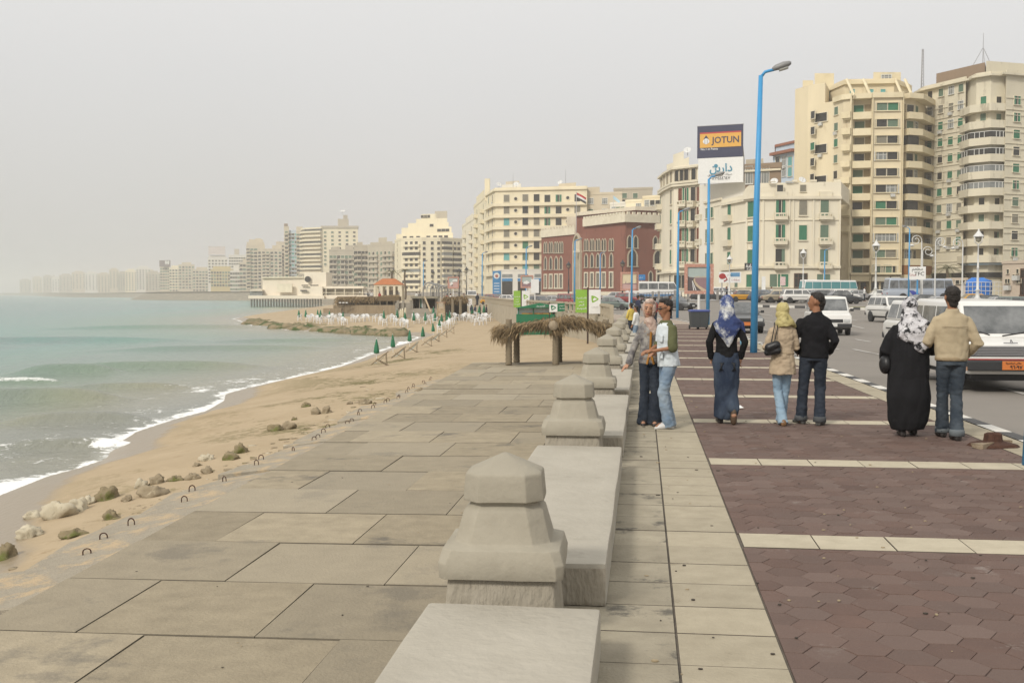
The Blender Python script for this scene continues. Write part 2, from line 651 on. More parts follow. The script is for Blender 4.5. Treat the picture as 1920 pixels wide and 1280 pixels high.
# ---- beach -----------------------------------------------------
def sand_mat():
 m = pm('sand', (0.41, 0.325, 0.218), (0.345, 0.27, 0.175), scale=0.5, rough=0.95, bump=1.0, bscale=4.5, c3=(0.31, 0.235, 0.145), s3=1.6, t3=0.60, spec=0.1)
 t = m.node_tree
 N, L = t.nodes, t.links
 b = N['Principled BSDF']
 at = N.new('ShaderNodeAttribute')
 at.attribute_name = 'wet'
 geo = N.new('ShaderNodeNewGeometry')
 nz = N.new('ShaderNodeTexNoise')
 nz.inputs['Scale'].default_value = 0.9
 nz.inputs['Detail'].default_value = 4
 L.new(geo.outputs['Position'], nz.inputs['Vector'])
 ad = N.new('ShaderNodeMath')
 ad.operation = 'MULTIPLY_ADD'
 L.new(nz.outputs[0], ad.inputs[0])
 ad.inputs[1].default_value = 1.2
 L.new(at.outputs['Fac'], ad.inputs[2])
 mr = N.new('ShaderNodeMapRange')
 mr.interpolation_type = 'SMOOTHSTEP'
 L.new(ad.outputs[0], mr.inputs[0])
 mr.inputs[1].default_value = 1.9
 mr.inputs[2].default_value = 2.5
 mr.inputs[3].default_value = 1.0
 mr.inputs[4].default_value = 0.0
 # algae / dark weed flecks
 n2 = N.new('ShaderNodeTexNoise')
 n2.inputs['Scale'].default_value = 2.6
 n2.inputs['Detail'].default_value = 7
 n2.inputs['Roughness'].default_value = 0.75
 L.new(geo.outputs['Position'], n2.inputs['Vector'])
 n3 = N.new('ShaderNodeTexNoise')
 n3.inputs['Scale'].default_value = 0.22
 L.new(geo.outputs['Position'], n3.inputs['Vector'])
 mu = N.new('ShaderNodeMath')
 mu.operation = 'MULTIPLY'
 L.new(n2.outputs[0], mu.inputs[0])
 L.new(n3.outputs[0], mu.inputs[1])
 mk = N.new('ShaderNodeMapRange')
 L.new(mu.outputs[0], mk.inputs[0])
 mk.inputs[1].default_value = 0.275
 mk.inputs[2].default_value = 0.315
 at2 = N.new('ShaderNodeAttribute')
 at2.attribute_name = 'weedy'
 mk2 = N.new('ShaderNodeMath')
 mk2.operation = 'MULTIPLY'
 L.new(mk.outputs[0], mk2.inputs[0])
 L.new(at2.outputs['Fac'], mk2.inputs[1])
 col = b.inputs['Base Color'].links[0].from_socket
 m1 = N.new('ShaderNodeMix')
 m1.data_type = 'RGBA'
 L.new(mk2.outputs[0], m1.inputs[0])
 L.new(col, m1.inputs[6])
 m1.inputs[7].default_value = (0.15, 0.13, 0.06, 1)
 m2 = N.new('ShaderNodeMix')
 m2.data_type = 'RGBA'
 L.new(mr.outputs[0], m2.inputs[0])
 L.new(m1.outputs[2], m2.inputs[6])
 m2.inputs[7].default_value = (0.245, 0.195, 0.13, 1)
 L.new(m2.outputs[2], b.inputs['Base Color'])
 m3 = N.new('ShaderNodeMapRange')
 L.new(mr.outputs[0], m3.inputs[0])
 m3.inputs[3].default_value = 0.95
 m3.inputs[4].default_value = 0.34
 L.new(m3.outputs[0], b.inputs['Roughness'])
 m4 = N.new('ShaderNodeMapRange')
 L.new(mr.outputs[0], m4.inputs[0])
 m4.inputs[3].default_value = 0.1
 m4.inputs[4].default_value = 0.5
 L.new(m4.outputs[0], b.inputs['Specular IOR Level'])
 return m

X, Y, F = polar(R(-6), R(48), 330, 6, 480, 330)
P = np.stack([X, Y], 1)
Z, dw = sand_h(P)
offw = sdist(P, COA[:, :2])
bad = (offw > 1.2) | (dw < -22)
keep = ~bad[F].any(1)
# the sand has been dug away under the lower deck
dl = (X > -6.3) & (Y < 45)
Z = np.where(dl, np.minimum(Z, ZD - 0.35), Z)
beach = grid_obj('beach', X, Y, Z, F[keep], sand_mat())
attr(beach.data, 'wet', np.where(dw < 8, dw, 8) + 0.0)
attr(beach.data, 'weedy', np.clip(1 - np.abs(dw - 7) / 6, 0.0, 1) * (Y < 75))
tag(beach, kind='structure')

# ---- reef of weed-covered rock along the spit --------------------
reef_m = pm('reef_rock', (0.27, 0.21, 0.13), (0.13, 0.115, 0.06), scale=1.2, rough=0.9, bump=1.0, bscale=3, c3=(0.045, 0.075, 0.016), s3=0.6, t3=0.49)
mb = MB()
mb.smooth = True
for (x0, y0), (x1, y1), n in (((468, 606), (545, 617), 46), ((545, 616), (650, 624), 80), ((650, 624), (745, 629), 50), ((560, 612), (700, 618), 30)):
 for k in range(n):
  t = rnd.random()
  p = gp(x0 + (x1 - x0) * t, y0 + (y1 - y0) * t + rnd.uniform(-5, 1.2), ZS)
  r = rnd.uniform(0.5, 1.6) * (0.7 if t < 0.1 else 1)
  o = len(mb.v)
  mb.ball((p.x, p.y, ZS + 0.02), (r * rnd.uniform(0.9, 1.8), r, r * rnd.uniform(0.35, 0.62)), 6)
  for i in range(o, len(mb.v)):
   q = Vector(mb.v[i])
   d_ = mnoise.noise(q * 1.6) * 0.32 * r
   mb.v[i] = tuple(q + (q - Vector((p.x, p.y, ZS))).normalized() * d_)
reef = mb.build('weedy_reef', reef_m)
tag(reef, 'low reef of rocks with green weed edging the sandy spit', 'reef', kind='stuff')

# ---- lower deck of concrete slabs --------------------------------
deck_m = pm('deck_slab', (0.345, 0.292, 0.205), (0.25, 0.211, 0.148), scale=2.6, rough=0.92, bump=0.6, bscale=26, c3=(0.155, 0.137, 0.108), s3=0.62, t3=0.565, isl=0.15, isl2=(0.275, 0.24, 0.18), coord='Object', spec=0.2)
gap_m = pm('deck_joint', (0.12, 0.105, 0.08), (0.19, 0.165, 0.125), scale=3)
DL0, DL1 = gp(0, 1140, ZD), gp(860, 690, ZD)
def deck_left(y):
 return DL0.x + (DL1.x - DL0.x) * (y - DL0.y) / (DL1.y - DL0.y)
DEND = 52.4
mb = MB()
row = 0
y = 9.97 - 1.96 * 7
while y < DEND - 0.5:
 x = -1.05 - (0.94 if row % 2 else 1.88) + rnd.uniform(-0.12, 0.12)
 xs = [-1.05]
 while x > deck_left(y) + 0.5:
  xs.append(x)
  x -= 1.88 + rnd.uniform(-0.12, 0.12)
 y1 = min(y + 1.96, DEND)
 for a, b in zip(xs, xs[1:] + [None]):
  l0 = deck_left(y) if b is None else b
  l1 = deck_left(y1) if b is None else b
  t = rnd.uniform(-0.005, 0.005)
  s = 0.006
  sk = rnd.uniform(-0.012, 0.012)
  z0 = ZD - 0.012 * (-1.05 - a)
  z1 = ZD - 0.012 * (-1.05 - (l0 + l1) / 2)
  tl = rnd.uniform(-0.008, 0.008)
  s2 = 0.02
  p = [(l0 + s, y + s2), (a - s, y + s2 + sk), (a - s, y1 - s2 + sk), (l1 + s, y1 - s2)]
  zz = [z1 + t, z0 + t, z0 + t + tl, z1 + t + tl]
  v = [(*q, zz[i]) for i, q in enumerate(p)] + [(*q, ZD - 0.5) for q in p]
  mb.add(v, [(0, 1, 2, 3)], 0)
  mb.add(v, [(4, 0, 3, 7), (1, 5, 6, 2), (0, 4, 5, 1), (3, 2, 6, 7)], 1)
 y += 1.96
 row += 1
deck = mb.build('slab_deck', [deck_m, gap_m], bevel=0)
tag(deck, kind='structure')
mb = MB()
xa, xb = deck_left(-4) + 0.05, deck_left(DEND) + 0.05
za, zb2 = ZD - 0.024 + 0.012 * (xa + 1.05), ZD - 0.024 + 0.012 * (xb + 1.05)
mb.add([(xa, -4, za), (-1.1, -4, ZD - 0.024), (-1.1, DEND - 0.02, ZD - 0.024), (xb, DEND - 0.02, zb2), (xa, -4, ZD - 1), (-1.1, -4, ZD - 1), (-1.1, DEND - 0.02, ZD - 1), (xb, DEND - 0.02, ZD - 1)], [(0, 1, 2, 3), (0, 3, 7, 4), (3, 2, 6, 7)])
tag(mb.build('deck_bedding', gap_m), kind='structure')

# ---- promenade -----------------------------------------------------
def kerb_x(y):
 return float(np.interp(y, [-10, 5, 13, 32, 60, 75], [4.35, 4.2, 4.05, 3.66, 3.5, 3.3]))
PEND = 64.0
beige_m = pm('beige_tile', (0.375, 0.33, 0.246), (0.305, 0.266, 0.195), scale=5, rough=0.9, bump=0.35, bscale=45, isl=0.07, c3=(0.25, 0.215, 0.155), s3=2.2, t3=0.6, spec=0.2)
stain_m = pm('stained_tile', (0.35, 0.312, 0.236), (0.25, 0.22, 0.165), scale=3, rough=0.9, bump=0.5, bscale=45, isl=0.09, c3=(0.12, 0.11, 0.09), s3=2.6, t3=0.56, spec=0.2)
pave_bed = pm('paving_joint', (0.145, 0.122, 0.095), (0.09, 0.078, 0.064), scale=8)
hex_m = pm('hexagon_paver', (0.130, 0.081, 0.064), (0.100, 0.064, 0.052), scale=2.2, rough=0.85, bump=0.35, bscale=60, isl=0.11, isl2=(0.138, 0.098, 0.082), spec=0.3, c3=(0.215, 0.18, 0.16), s3=2.6, t3=0.60)
mb = MB()
ys = np.arange(-9, PEND + 0.1, 1.0)
for i in range(len(ys) - 1):
 a, b = ys[i], ys[i + 1]
 mb.add([(-1.1, a, -0.012), (kerb_x(a) + 0.42, a, -0.012), (kerb_x(b) + 0.42, b, -0.012), (-1.1, b, -0.012)], [(0, 1, 2, 3)])
tag(mb.build('promenade', pave_bed), kind='structure')

def tiles(name, rects, m, thick=0.03, g=0.0055, gx=0.005):
 mb = MB()
 for q in rects:
  t = rnd.uniform(-0.002, 0.002)
  c = [sum(p[k] for p in q) / 4 for k in (0, 1)]
  q = [(p[0] + (gx if p[0] < c[0] else -gx), p[1] + (g if p[1] < c[1] else -g)) for p in q]
  v = [(*p, t) for p in q] + [(*p, -thick) for p in q]
  mb.add(v, [(0, 1, 2, 3)], 0)
  mb.add(v, [(4, 0, 3, 7), (1, 5, 6, 2), (0, 4, 5, 1), (3, 2, 6, 7)], 1)
 o = mb.build(name, [m, pave_bed])
 return tag(o, kind='structure')
def rect(x0, x1, y0, y1):
 return [(x0, y0), (x1, y0), (x1, y1), (x0, y1)]
rows = np.arange(-9.06, PEND, 0.49)
tiles('paving_stained', [rect(-1.02, 0.18, y, y + 0.49) for y in rows], stain_m)
tiles('paving_border', [rect(0.184, 0.69, y, y + 0.49) for y in rows], beige_m)
tiles('paving_edge', [[(kerb_x(y), y), (kerb_x(y) + 0.42, y), (kerb_x(y + 0.7) + 0.42, y + 0.7), (kerb_x(y + 0.7), y + 0.7)] for y in np.arange(-9.06, PEND, 0.7)], beige_m)
BANDS = [7.85 + 3.7 * k for k in range(-5, 16)]
rs = []
for b in BANDS:
 x = 0.705
 while x < kerb_x(b) - 0.05:
  x1 = min(x + 0.515, kerb_x(b) - 0.01)
  rs.append(rect(x, x1, b - 0.22, b + 0.22))
  x = x1
tiles('paving_band', rs, pm('pale_band_tile', (0.46, 0.41, 0.31), (0.38, 0.335, 0.25), scale=5, rough=0.9, bump=0.3, bscale=45, isl=0.06, spec=0.2))
# hexagon pavers between the bands
mb = MB()
sx = 0.131
hy = sx * math.sqrt(3)
for b0, b1 in zip(BANDS, BANDS[1:]):
 if b1 > 46:
  break
 ylo, yhi = b0 + 0.225, b1 - 0.225
 for ci in range(int((kerb_x(b0) - 0.70) / (1.5 * sx)) + 3):
  cx = 0.72 + ci * 1.5 * sx
  for ri in range(int((yhi - ylo) / hy) + 2):
   cy = ylo + ri * hy + (hy / 2 if ci % 2 else 0)
   pts = [(cx + sx * 0.975 * math.cos(k * math.pi / 3), cy + sx * 0.975 * math.sin(k * math.pi / 3)) for k in range(6)]
   pts = [(min(max(p[0], 0.70), kerb_x(cy) - 0.01), min(max(p[1], ylo), yhi)) for p in pts]
   if max(p[0] for p in pts) - min(p[0] for p in pts) < 0.02 or max(p[1] for p in pts) - min(p[1] for p in pts) < 0.02:
    continue
   z = rnd.uniform(-0.0035, 0.001) - 0.001
   up = [(*p, z) for p in pts]
   dn = [(cx + (p[0] - cx) * 1.02, cy + (p[1] - cy) * 1.02, z - 0.008) for p in pts]
   mb.add(up + dn, [tuple(range(6))] + [(i, i + 6, (i + 1) % 6 + 6, (i + 1) % 6) for i in range(6)])
tag(mb.build('paving_hexagons', hex_m), kind='structure')
mb = MB()
for b0, b1 in zip(BANDS, BANDS[1:]):
 if b1 <= 46:
  continue
 mb.add([(0.705, b0 + 0.225, -0.002), (kerb_x(b0) - 0.01, b0 + 0.225, -0.002), (kerb_x(b1) - 0.01, b1 - 0.225, -0.002), (0.705, b1 - 0.225, -0.002)], [(0, 1, 2, 3)])
tag(mb.build('paving_far', hex_m), kind='structure')
# farther on the pavement follows the curving sea wall
mb = MB()
ii = [i for i in range(len(COA)) if COA[i][1] > PEND - 5 and COS[i] < 420]
def off(i, o):
 return COA[i][0] + CON[i][0] * o, COA[i][1] + CON[i][1] * o
for a, b in zip(ii, ii[1:]):
 za, zb = COA[a][2], COA[b][2]
 mb.add([(*off(a, 0), za - 0.005), (*off(a, 5.0), za - 0.005), (*off(b, 5.0), zb - 0.005), (*off(b, 0), zb - 0.005)], [(0, 1, 2, 3)])
tag(mb.build('promenade_bend', pm('far_paving', (0.36, 0.30, 0.235), (0.28, 0.22, 0.18), scale=1.5)), kind='structure')

# ---- kerbs: black and white blocks -----------------------------------
kw = pm('kerb_white', (0.66, 0.64, 0.59), (0.52, 0.50, 0.45), scale=4, rough=0.8, c3=(0.25, 0.24, 0.22), s3=3, t3=0.62)
kb = pm('kerb_black', (0.05, 0.05, 0.052), (0.09, 0.088, 0.085), scale=4, rough=0.8)
mb = MB()
y = -9.0
k = 0
while y < PEND:
 x0, x1 = kerb_x(y) + 0.43, kerb_x(y + 0.78) + 0.43
 mb.add([(x0, y, 0.005), (x0 + 0.2, y, 0.003), (x1 + 0.2, y + 0.78, 0.003), (x1, y + 0.78, 0.005), (x0 + 0.22, y, -0.2), (x1 + 0.22, y + 0.78, -0.2)],
           [(0, 1, 2, 3), (1, 4, 5, 2)], k % 2)
 y += 0.78
 k += 1
for a, b in zip(ii, ii[1:]):
 za, zb = COA[a][2], COA[b][2]
 p0, p1 = Vector((*off(a, 5.0), za)), Vector((*off(b, 5.0), zb))
 q0, q1 = Vector((*off(a, 5.25), za)), Vector((*off(b, 5.25), zb))
 n = max(1, round((p1 - p0).length / 1.0))
 for j in range(n):
  t0, t1 = j / n, (j + 1) / n
  A, B, C_, D_ = p0.lerp(p1, t0), q0.lerp(q1, t0), q0.lerp(q1, t1), p0.lerp(p1, t1)
  mb.add([A, B, C_, D_, B + Vector((0, 0, -0.2)), C_ + Vector((0, 0, -0.2))], [(0, 1, 2, 3), (1, 4, 5, 2)], k % 2)
  k += 1
tag(mb.build('kerb', [kw, kb]), kind='structure')

# ---- road / land sheet -------------------------------------------------
asph = pm('asphalt', (0.222, 0.200, 0.175), (0.19, 0.172, 0.15), scale=0.35, rough=0.85, bump=0.2, bscale=60, c3=(0.185, 0.168, 0.148), s3=0.22, t3=0.58, spec=0.3, detail=8)
OFFS = [0.6, 3.0, 5.0, 8, 11, 14, 17, 20, 24, 30, 40, 55, 80, 130, 250, 500, 1000, 2500]
V, Fc = [], []
n = len(OFFS)
for i in range(len(COA)):
 for o in OFFS:
  x, y = off(i, o)
  zz = land_z(x, y) if o > 5.5 or COA[i][1] < PEND else COA[i][2] - 0.14
  V.append((x, y, zz))
for i in range(len(COA) - 1):
 for j in range(n - 1):
  Fc.append((i * n + j, i * n + j + 1, (i + 1) * n + j + 1, (i + 1) * n + j))
me = bpy.data.meshes.new('road')
me.from_pydata(V, [], Fc)
me.materials.append(asph)
shade(me, None)
me.update()
tag(link('road', me), kind='structure')

# ---- far rocky shore (rip-rap slope) ------------------------------------
shore_m = pm('rip_rap', (0.27, 0.235, 0.18), (0.15, 0.135, 0.105), scale=0.9, rough=0.95, bump=1, bscale=1.2, c3=(0.36, 0.31, 0.23), s3=0.5, t3=0.55)
mb = MB()
jj = [i for i in range(len(COA)) if COS[i] > 400]
seq = []
for i in jj:
 w = 16 if COA[i][1] > 500 else 5
 ring = []
 for k in range(7):
  t = k / 6
  x, y = off(i, 3 - w * t)
  ring.append((x, y, COA[i][2] * (1 - t) + (ZS - 0.6) * t + (mnoise.noise((x * .15, y * .15, k)) * 0.8 if 0 < k < 6 else 0)))
 seq.append(ring)
mb.rings(seq, cap=False, closed=False)
tag(mb.build('rocky_shore', shore_m), kind='structure')
# ================================================================ SEA WALL: benches, bollards, balustrade
conc = pm('painted_concrete', (0.335, 0.306, 0.245), (0.28, 0.254, 0.20), scale=2.5, rough=0.88, bump=0.35, bscale=16, c3=(0.205, 0.182, 0.142), s3=3.0, t3=0.585, spec=0.2)
bench_m = pm('bench_concrete', (0.40, 0.37, 0.31), (0.345, 0.317, 0.262), scale=2.2, rough=0.88, bump=0.5, bscale=18, c3=(0.31, 0.285, 0.235), s3=1.6, t3=0.62, spec=0.2)
render_m = pm('rough_render', (0.36, 0.325, 0.265), (0.29, 0.26, 0.205), scale=6, rough=0.95, bump=1.0, bscale=38, stretch=(1, 1, 0.35), spec=0.1)
stone_m = pm('stone_wall', (0.40, 0.35, 0.265), (0.31, 0.27, 0.20), scale=0.8, rough=0.95, bump=1.0, bscale=2.6, c3=(0.22, 0.19, 0.14), s3=1.4, t3=0.6)

def lump(me, amp, sc_):
 for v in me.vertices:
  p = v.co
  v.co = p + Vector((mnoise.noise(p * sc_), mnoise.noise(p * sc_ + Vector((9, 0, 0))), mnoise.noise(p * sc_ + Vector((0, 7, 0))))) * amp

def sq_ring(hx, hy, z, ch):
 """rectangle with chamfered corners (8 points)"""
 return [(hx - ch, -hy, z), (hx, -hy + ch, z), (hx, hy - ch, z), (hx - ch, hy, z), (-hx + ch, hy, z), (-hx, hy - ch, z), (-hx, -hy + ch, z), (-hx + ch, -hy, z)]

BX, B0, PITCHB = -0.70, 5.62, 5.58
foot = MB()
foot.rings([sq_ring(0.30, 0.28, 0, 0.02), sq_ring(0.268, 0.25, 0.34, 0.02)])
foot_me = foot.mesh('foot', render_m)
bevel_mesh(foot_me, 0.012)
shade(foot_me, 35)
sh = MB()
sh.rings([sq_ring(0.31, 0.29, 0.325, 0.035), sq_ring(0.315, 0.295, 0.40, 0.04), sq_ring(0.295, 0.275, 0.47, 0.05), sq_ring(0.245, 0.23, 0.488, 0.085), sq_ring(0.205, 0.195, 0.645, 0.08), sq_ring(0.172, 0.164, 0.675, 0.06),
          sq_ring(0.172, 0.164, 0.69, 0.06), sq_ring(0.208, 0.198, 0.695, 0.085), sq_ring(0.196, 0.186, 0.825, 0.08), sq_ring(0.19, 0.18, 0.835, 0.078), sq_ring(0.012, 0.012, 0.925, 0.004)])
shm = sh.mesh('shaft', conc)
bevel_mesh(shm, 0.014, 2)
bm = bmesh.new()
bm.from_mesh(shm)
bmesh.ops.subdivide_edges(bm, edges=[e for e in bm.edges if e.calc_length() > 0.09], cuts=2, use_grid_fill=True)
bm.to_mesh(shm)
bm.free()
shade(shm, 40)
for k in range(10):
 y = B0 + PITCHB * k
 t = thing('bollard', f'{ordw(k + 1)} concrete bollard with a pyramid cap along the promenade wall, counted from the camera end' if k else
              'big concrete bollard with pyramid cap standing between the two closest benches', 'bollard', (BX + rnd.uniform(-.01, .01), y, 0.0), rnd.uniform(-0.03, 0.03), 'pyramid topped bollards along the promenade wall')
 f = link('foot', foot_me.copy(), t)
 s_ = link('shaft', shm.copy(), t)
 lump(s_.data, 0.0045, 4.0 + 0.3 * k)
 lump(f.data, 0.004, 9.0)
def bench_mesh(y0, y1):
 mb = MB()
 L_ = y1 - y0
 hx, h = 0.42, L_ / 2
 mb.box2((-hx, -h, 0.0), (hx, h, 0.245))
 me = mb.mesh('bench', bench_m)
 bm = bmesh.new()
 bm.from_mesh(me)
 bmesh.ops.subdivide_edges(bm, edges=bm.edges, cuts=7, use_grid_fill=True)
 bm.to_mesh(me)
 bm.free()
 bevel_mesh(me, 0.022, 2)
 me.materials.append(render_m)
 for p in me.polygons:
  if abs(p.normal.y) > 0.7 and p.center.z < 0.21:
   p.material_index = 1
 for v in me.vertices:
  d = mnoise.noise(v.co * 2.3) * 0.012
  v.co.x += d * 0.6
  v.co.z += mnoise.noise(v.co * 1.7 + Vector((3, 3, 3))) * 0.006 if v.co.z > 0.1 else 0
 shade(me, 40)
 return me
for k in range(11):
 y1 = B0 + PITCHB * k - 0.42
 y0 = y1 - PITCHB + 0.86
 o = link('bench', bench_mesh(y0, y1), None, (-0.61, (y0 + y1) / 2, 0.0))
 tag(o, 'low pale concrete bench slab cut by the bottom edge of the photo' if k == 0 else ('wide low concrete bench slab behind the big bollard' if k == 1 else
  f'{ordw(k + 1)} low concrete bench slab along the promenade wall, counted from the camera end'), 'bench', 'low concrete benches between the bollards')
WEND = B0 + PITCHB * 10 - 0.4
# wall body under benches, then the stone retaining wall round the bay
mb = MB()
mb.box2((-1.03, -14, -4.0), (-0.2, WEND, -0.03))
tag(mb.build('promenade_wall', conc), 'plain concrete wall carrying the row of benches and bollards', 'wall')
i0 = int(np.argmin(np.abs(COA[:, 1] - WEND) + 100 * (COS > 200)))
idx = [i for i in range(i0, len(COA)) if COS[i] < 420]
mb = MB()
seq = []
for i in idx:
 z = COA[i][2]
 seq.append([(*off(i, -0.35), -4), (*off(i, -0.02), z + 0.1), (*off(i, 0.3), z + 0.1), (*off(i, 0.3), z - 1)])
mb.rings(seq, closed=False, cap=False)
tag(mb.build('sea_wall', stone_m), 'pale stone retaining wall curving round the back of the beach', 'wall')
bal = thing('balustrade', 'weathered concrete balustrade of posts and rails along the curved sea wall', 'balustrade')
rail = MB()
path = [Vector((*off(i, 0.14), COA[i][2])) for i in idx]
for h, w, t in ((0.98, 0.24, 0.13), (0.40, 0.10, 0.10), (0.16, 0.3, 0.12)):
 sq = []
 for p, i in zip(path, idx):
  nx, ny = CON[i] * (w / 2)
  sq.append([(p.x - nx, p.y - ny, p.z + h - t / 2), (p.x + nx, p.y + ny, p.z + h - t / 2), (p.x + nx, p.y + ny, p.z + h + t / 2), (p.x - nx, p.y - ny, p.z + h + t / 2)])
 rail.rings(sq)
rail.build('rail', stone_m, bal)
pm_ = MB()
pm_.box2((-0.11, -0.13, 0.0), (0.11, 0.13, 1.05))
post_me = pm_.mesh('post', stone_m)
n = 0
for a, b, i in zip(path, path[1:], idx):
 for t in (0.0, 0.5):
  if n < 100:
   o = link('post', post_me, bal, a.lerp(b, t) + Vector((0, 0, 0.05)))
   o.rotation_euler.z = math.atan2(CON[i][1], CON[i][0])
   n += 1
# ================================================================ slabs with lifting loops, rocks
loose_m = pm('loose_slab', (0.33, 0.29, 0.225), (0.26, 0.23, 0.18), scale=3, rough=0.95, bump=1.0, bscale=26, c3=(0.42, 0.325, 0.21), s3=1.4, t3=0.5, spec=0.15)
rust = pm('rusty_iron', (0.085, 0.04, 0.025), (0.05, 0.025, 0.018), scale=12, rough=0.9, bump=0.6, bscale=60)
lp = MB()
lp.smooth = True
lp.tube([(-0.075, 0, -0.12)] + [(-0.075 * math.cos(math.pi * k / 8), 0.0, 0.07 + 0.075 * math.sin(math.pi * k / 8)) for k in range(9)] + [(0.075, 0, -0.12)], 0.014, 6)
loop_me = lp.mesh('lifting_loop', rust)
y = 9.2
k = 0
while y < 45:
 k += 1
 L_ = rnd.uniform(1.75, 1.95)
 wd = rnd.uniform(1.2, 1.5)
 xl = deck_left(y + 1)
 base = ZD - 0.16 - 0.004 * (y - 9)
 t = thing('concrete_slab', f'{ordw(k)} half-buried concrete slab with rusty lifting loops beside the slab deck, counted from the camera end', 'slab', (xl - 0.05 - rnd.uniform(0, .12), y + L_ / 2, base), rnd.uniform(-0.06, 0.06), 'sunken slabs with lifting loops along the deck')
 mb = MB()
 pts = [(-wd, -L_ / 2), (-wd * 0.5, -L_ / 2 + rnd.uniform(-.05, .05)), (0, -L_ / 2), (0, L_ / 2), (-wd * 0.5, L_ / 2 + rnd.uniform(-.05, .05)), (-wd + rnd.uniform(-.2, .2), L_ / 2)]
 mb.prism(pts, -0.55, 0.0)
 me = mb.mesh('slab', loose_m)
 bevel_mesh(me, 0.02, 1)
 sl, st = rnd.uniform(0.10, 0.19), rnd.uniform(-0.06, 0.06)
 for v in me.vertices:
  v.co.z += v.co.x * sl + v.co.y * st
 link('slab', me, t)
 for q in ((-0.30, -0.05), (-0.62, 0.42))[:2 if k % 2 or k > 8 else 1]:
  lx, ly = -wd * 0.5 + q[0] * 0.5 + rnd.uniform(-.1, .1), L_ * q[1]
  o = link('lifting_loop', loop_me, t, (lx, ly, lx * sl + ly * st - 0.005))
  o.rotation_euler.z = rnd.uniform(-0.9, 0.9)
  o.scale = (0.68, 0.68, rnd.uniform(0.55, 0.8))
 y += L_ + 0.12
mb = MB()
for px, py in ((840, 693), (800, 733), (610, 775), (585, 772), (640, 752)):
 pass
rk_white = pm('pale_rock', (0.50, 0.45, 0.34), (0.37, 0.32, 0.23), scale=2.2, rough=0.95, bump=1, bscale=7, c3=(0.22, 0.19, 0.13), s3=1.8, t3=0.58)
rk_green = pm('mossy_rock', (0.25, 0.20, 0.12), (0.17, 0.14, 0.085), scale=2.0, rough=0.95, bump=1, bscale=6, c3=(0.115, 0.125, 0.035), s3=1.4, t3=0.52)
rk_brown = pm('brown_rock', (0.30, 0.245, 0.165), (0.20, 0.16, 0.105), scale=2.4, rough=0.95, bump=1, bscale=7, c3=(0.39, 0.33, 0.23), s3=1.6, t3=0.58)
ROCKS = [(112, 966, 78, 34, rk_white, 'big pale rock with a mossy end'), (146, 955, 52, 30, rk_white, 'knobbly pale rock pressed against the big pale rock'), (203, 934, 52, 28, rk_green, 'rounded mossy rock behind the big pale rock'), (208, 971, 37, 19, rk_green, 'small dark green rock lying alone below the mossy rock'),
         (10, 1044, 62, 30, rk_green, 'green weed-covered rock at the edge of the photo'), (58, 1003, 64, 22, rk_white, 'flat pale rock sunk in the sand'), (60, 968, 50, 16, rk_white, 'low pale stone half covered by sand'), (140, 1003, 60, 14, rk_green, 'flat weedy stone beside the sunken slabs'),
         (168, 943, 30, 16, rk_white, 'small pale stone above the big pale rock'), (266, 912, 34, 20, rk_white, 'pale grey rock beside a brown rock'), (296, 905, 36, 18, rk_brown, 'brown rock beside the pale grey rock'), (290, 927, 66, 20, rk_brown, 'long flat brown rock'),
         (328, 900, 36, 12, rk_green, 'thin mossy rock after the brown ones'), (362, 897, 34, 14, rk_brown, 'rough low brown stone'), (388, 886, 30, 13, rk_brown, 'smooth brown stone resting on sand'), (238, 938, 28, 12, rk_brown, 'tiny brown stone between mossy and flat rocks'),
         (434, 860, 40, 16, rk_green, 'lower rock of the mossy pair'), (452, 848, 38, 22, rk_green, 'upper rock of the mossy pair'), (388, 862, 34, 14, rk_white, 'pale weedy stone apart from the others'), (370, 873, 20, 8, rk_brown, 'small flat stone near the weedy one'),
         (518, 806, 32, 14, rk_green, 'grey mossy rock touching a brown rock'), (542, 803, 32, 18, rk_brown, 'rounded brown rock touching a mossy rock'), (552, 787, 14, 7, rk_green, 'little weedy stone above the brown rock'), (592, 776, 22, 14, rk_brown, 'jagged brown rock of a pair'), (612, 774, 22, 15, rk_brown, 'second jagged rock of a pair'), (573, 762, 22, 10, rk_green, 'small mossy stone out on the sand'),
         (683, 757, 34, 12, rk_brown, 'long broken stone before the far slabs'), (655, 757, 14, 6, rk_brown, 'crumb of stone next to a broken stone'), (788, 735, 22, 10, rk_brown, 'dark broken stone lying on a slab')]
for px, py, w, h, m, lab in ROCKS:
 p = bgp(px, py)
 D = dep(py, p.z)
 r = w / 2 * D / FPX * 0.88
 hh = h * D / FPX * 0.95
 mb = MB()
 mb.smooth = True
 mb.ball((0, 0, 0), (r, r * 0.75, hh * 0.8), 14)
 me = mb.mesh('rock', m)
 s_ = rnd.uniform(0, 50)
 for v in me.vertices:
  q = v.co.normalized() * 1.3 + Vector((s_, 0, 0))
  d = mnoise.noise(q) * 0.5 - abs(mnoise.noise(q * 2.1)) * 0.5 + mnoise.noise(q * 5) * 0.13 + 0.1
  v.co *= 0.92 + d
 o = link('rock', me, None, p + Vector((0, 0, hh * 0.12)))
 o.rotation_euler.z = rnd.uniform(-0.5, 0.5)
 tag(o, lab + ' on the beach' if 'beach' not in lab else lab, 'rock')

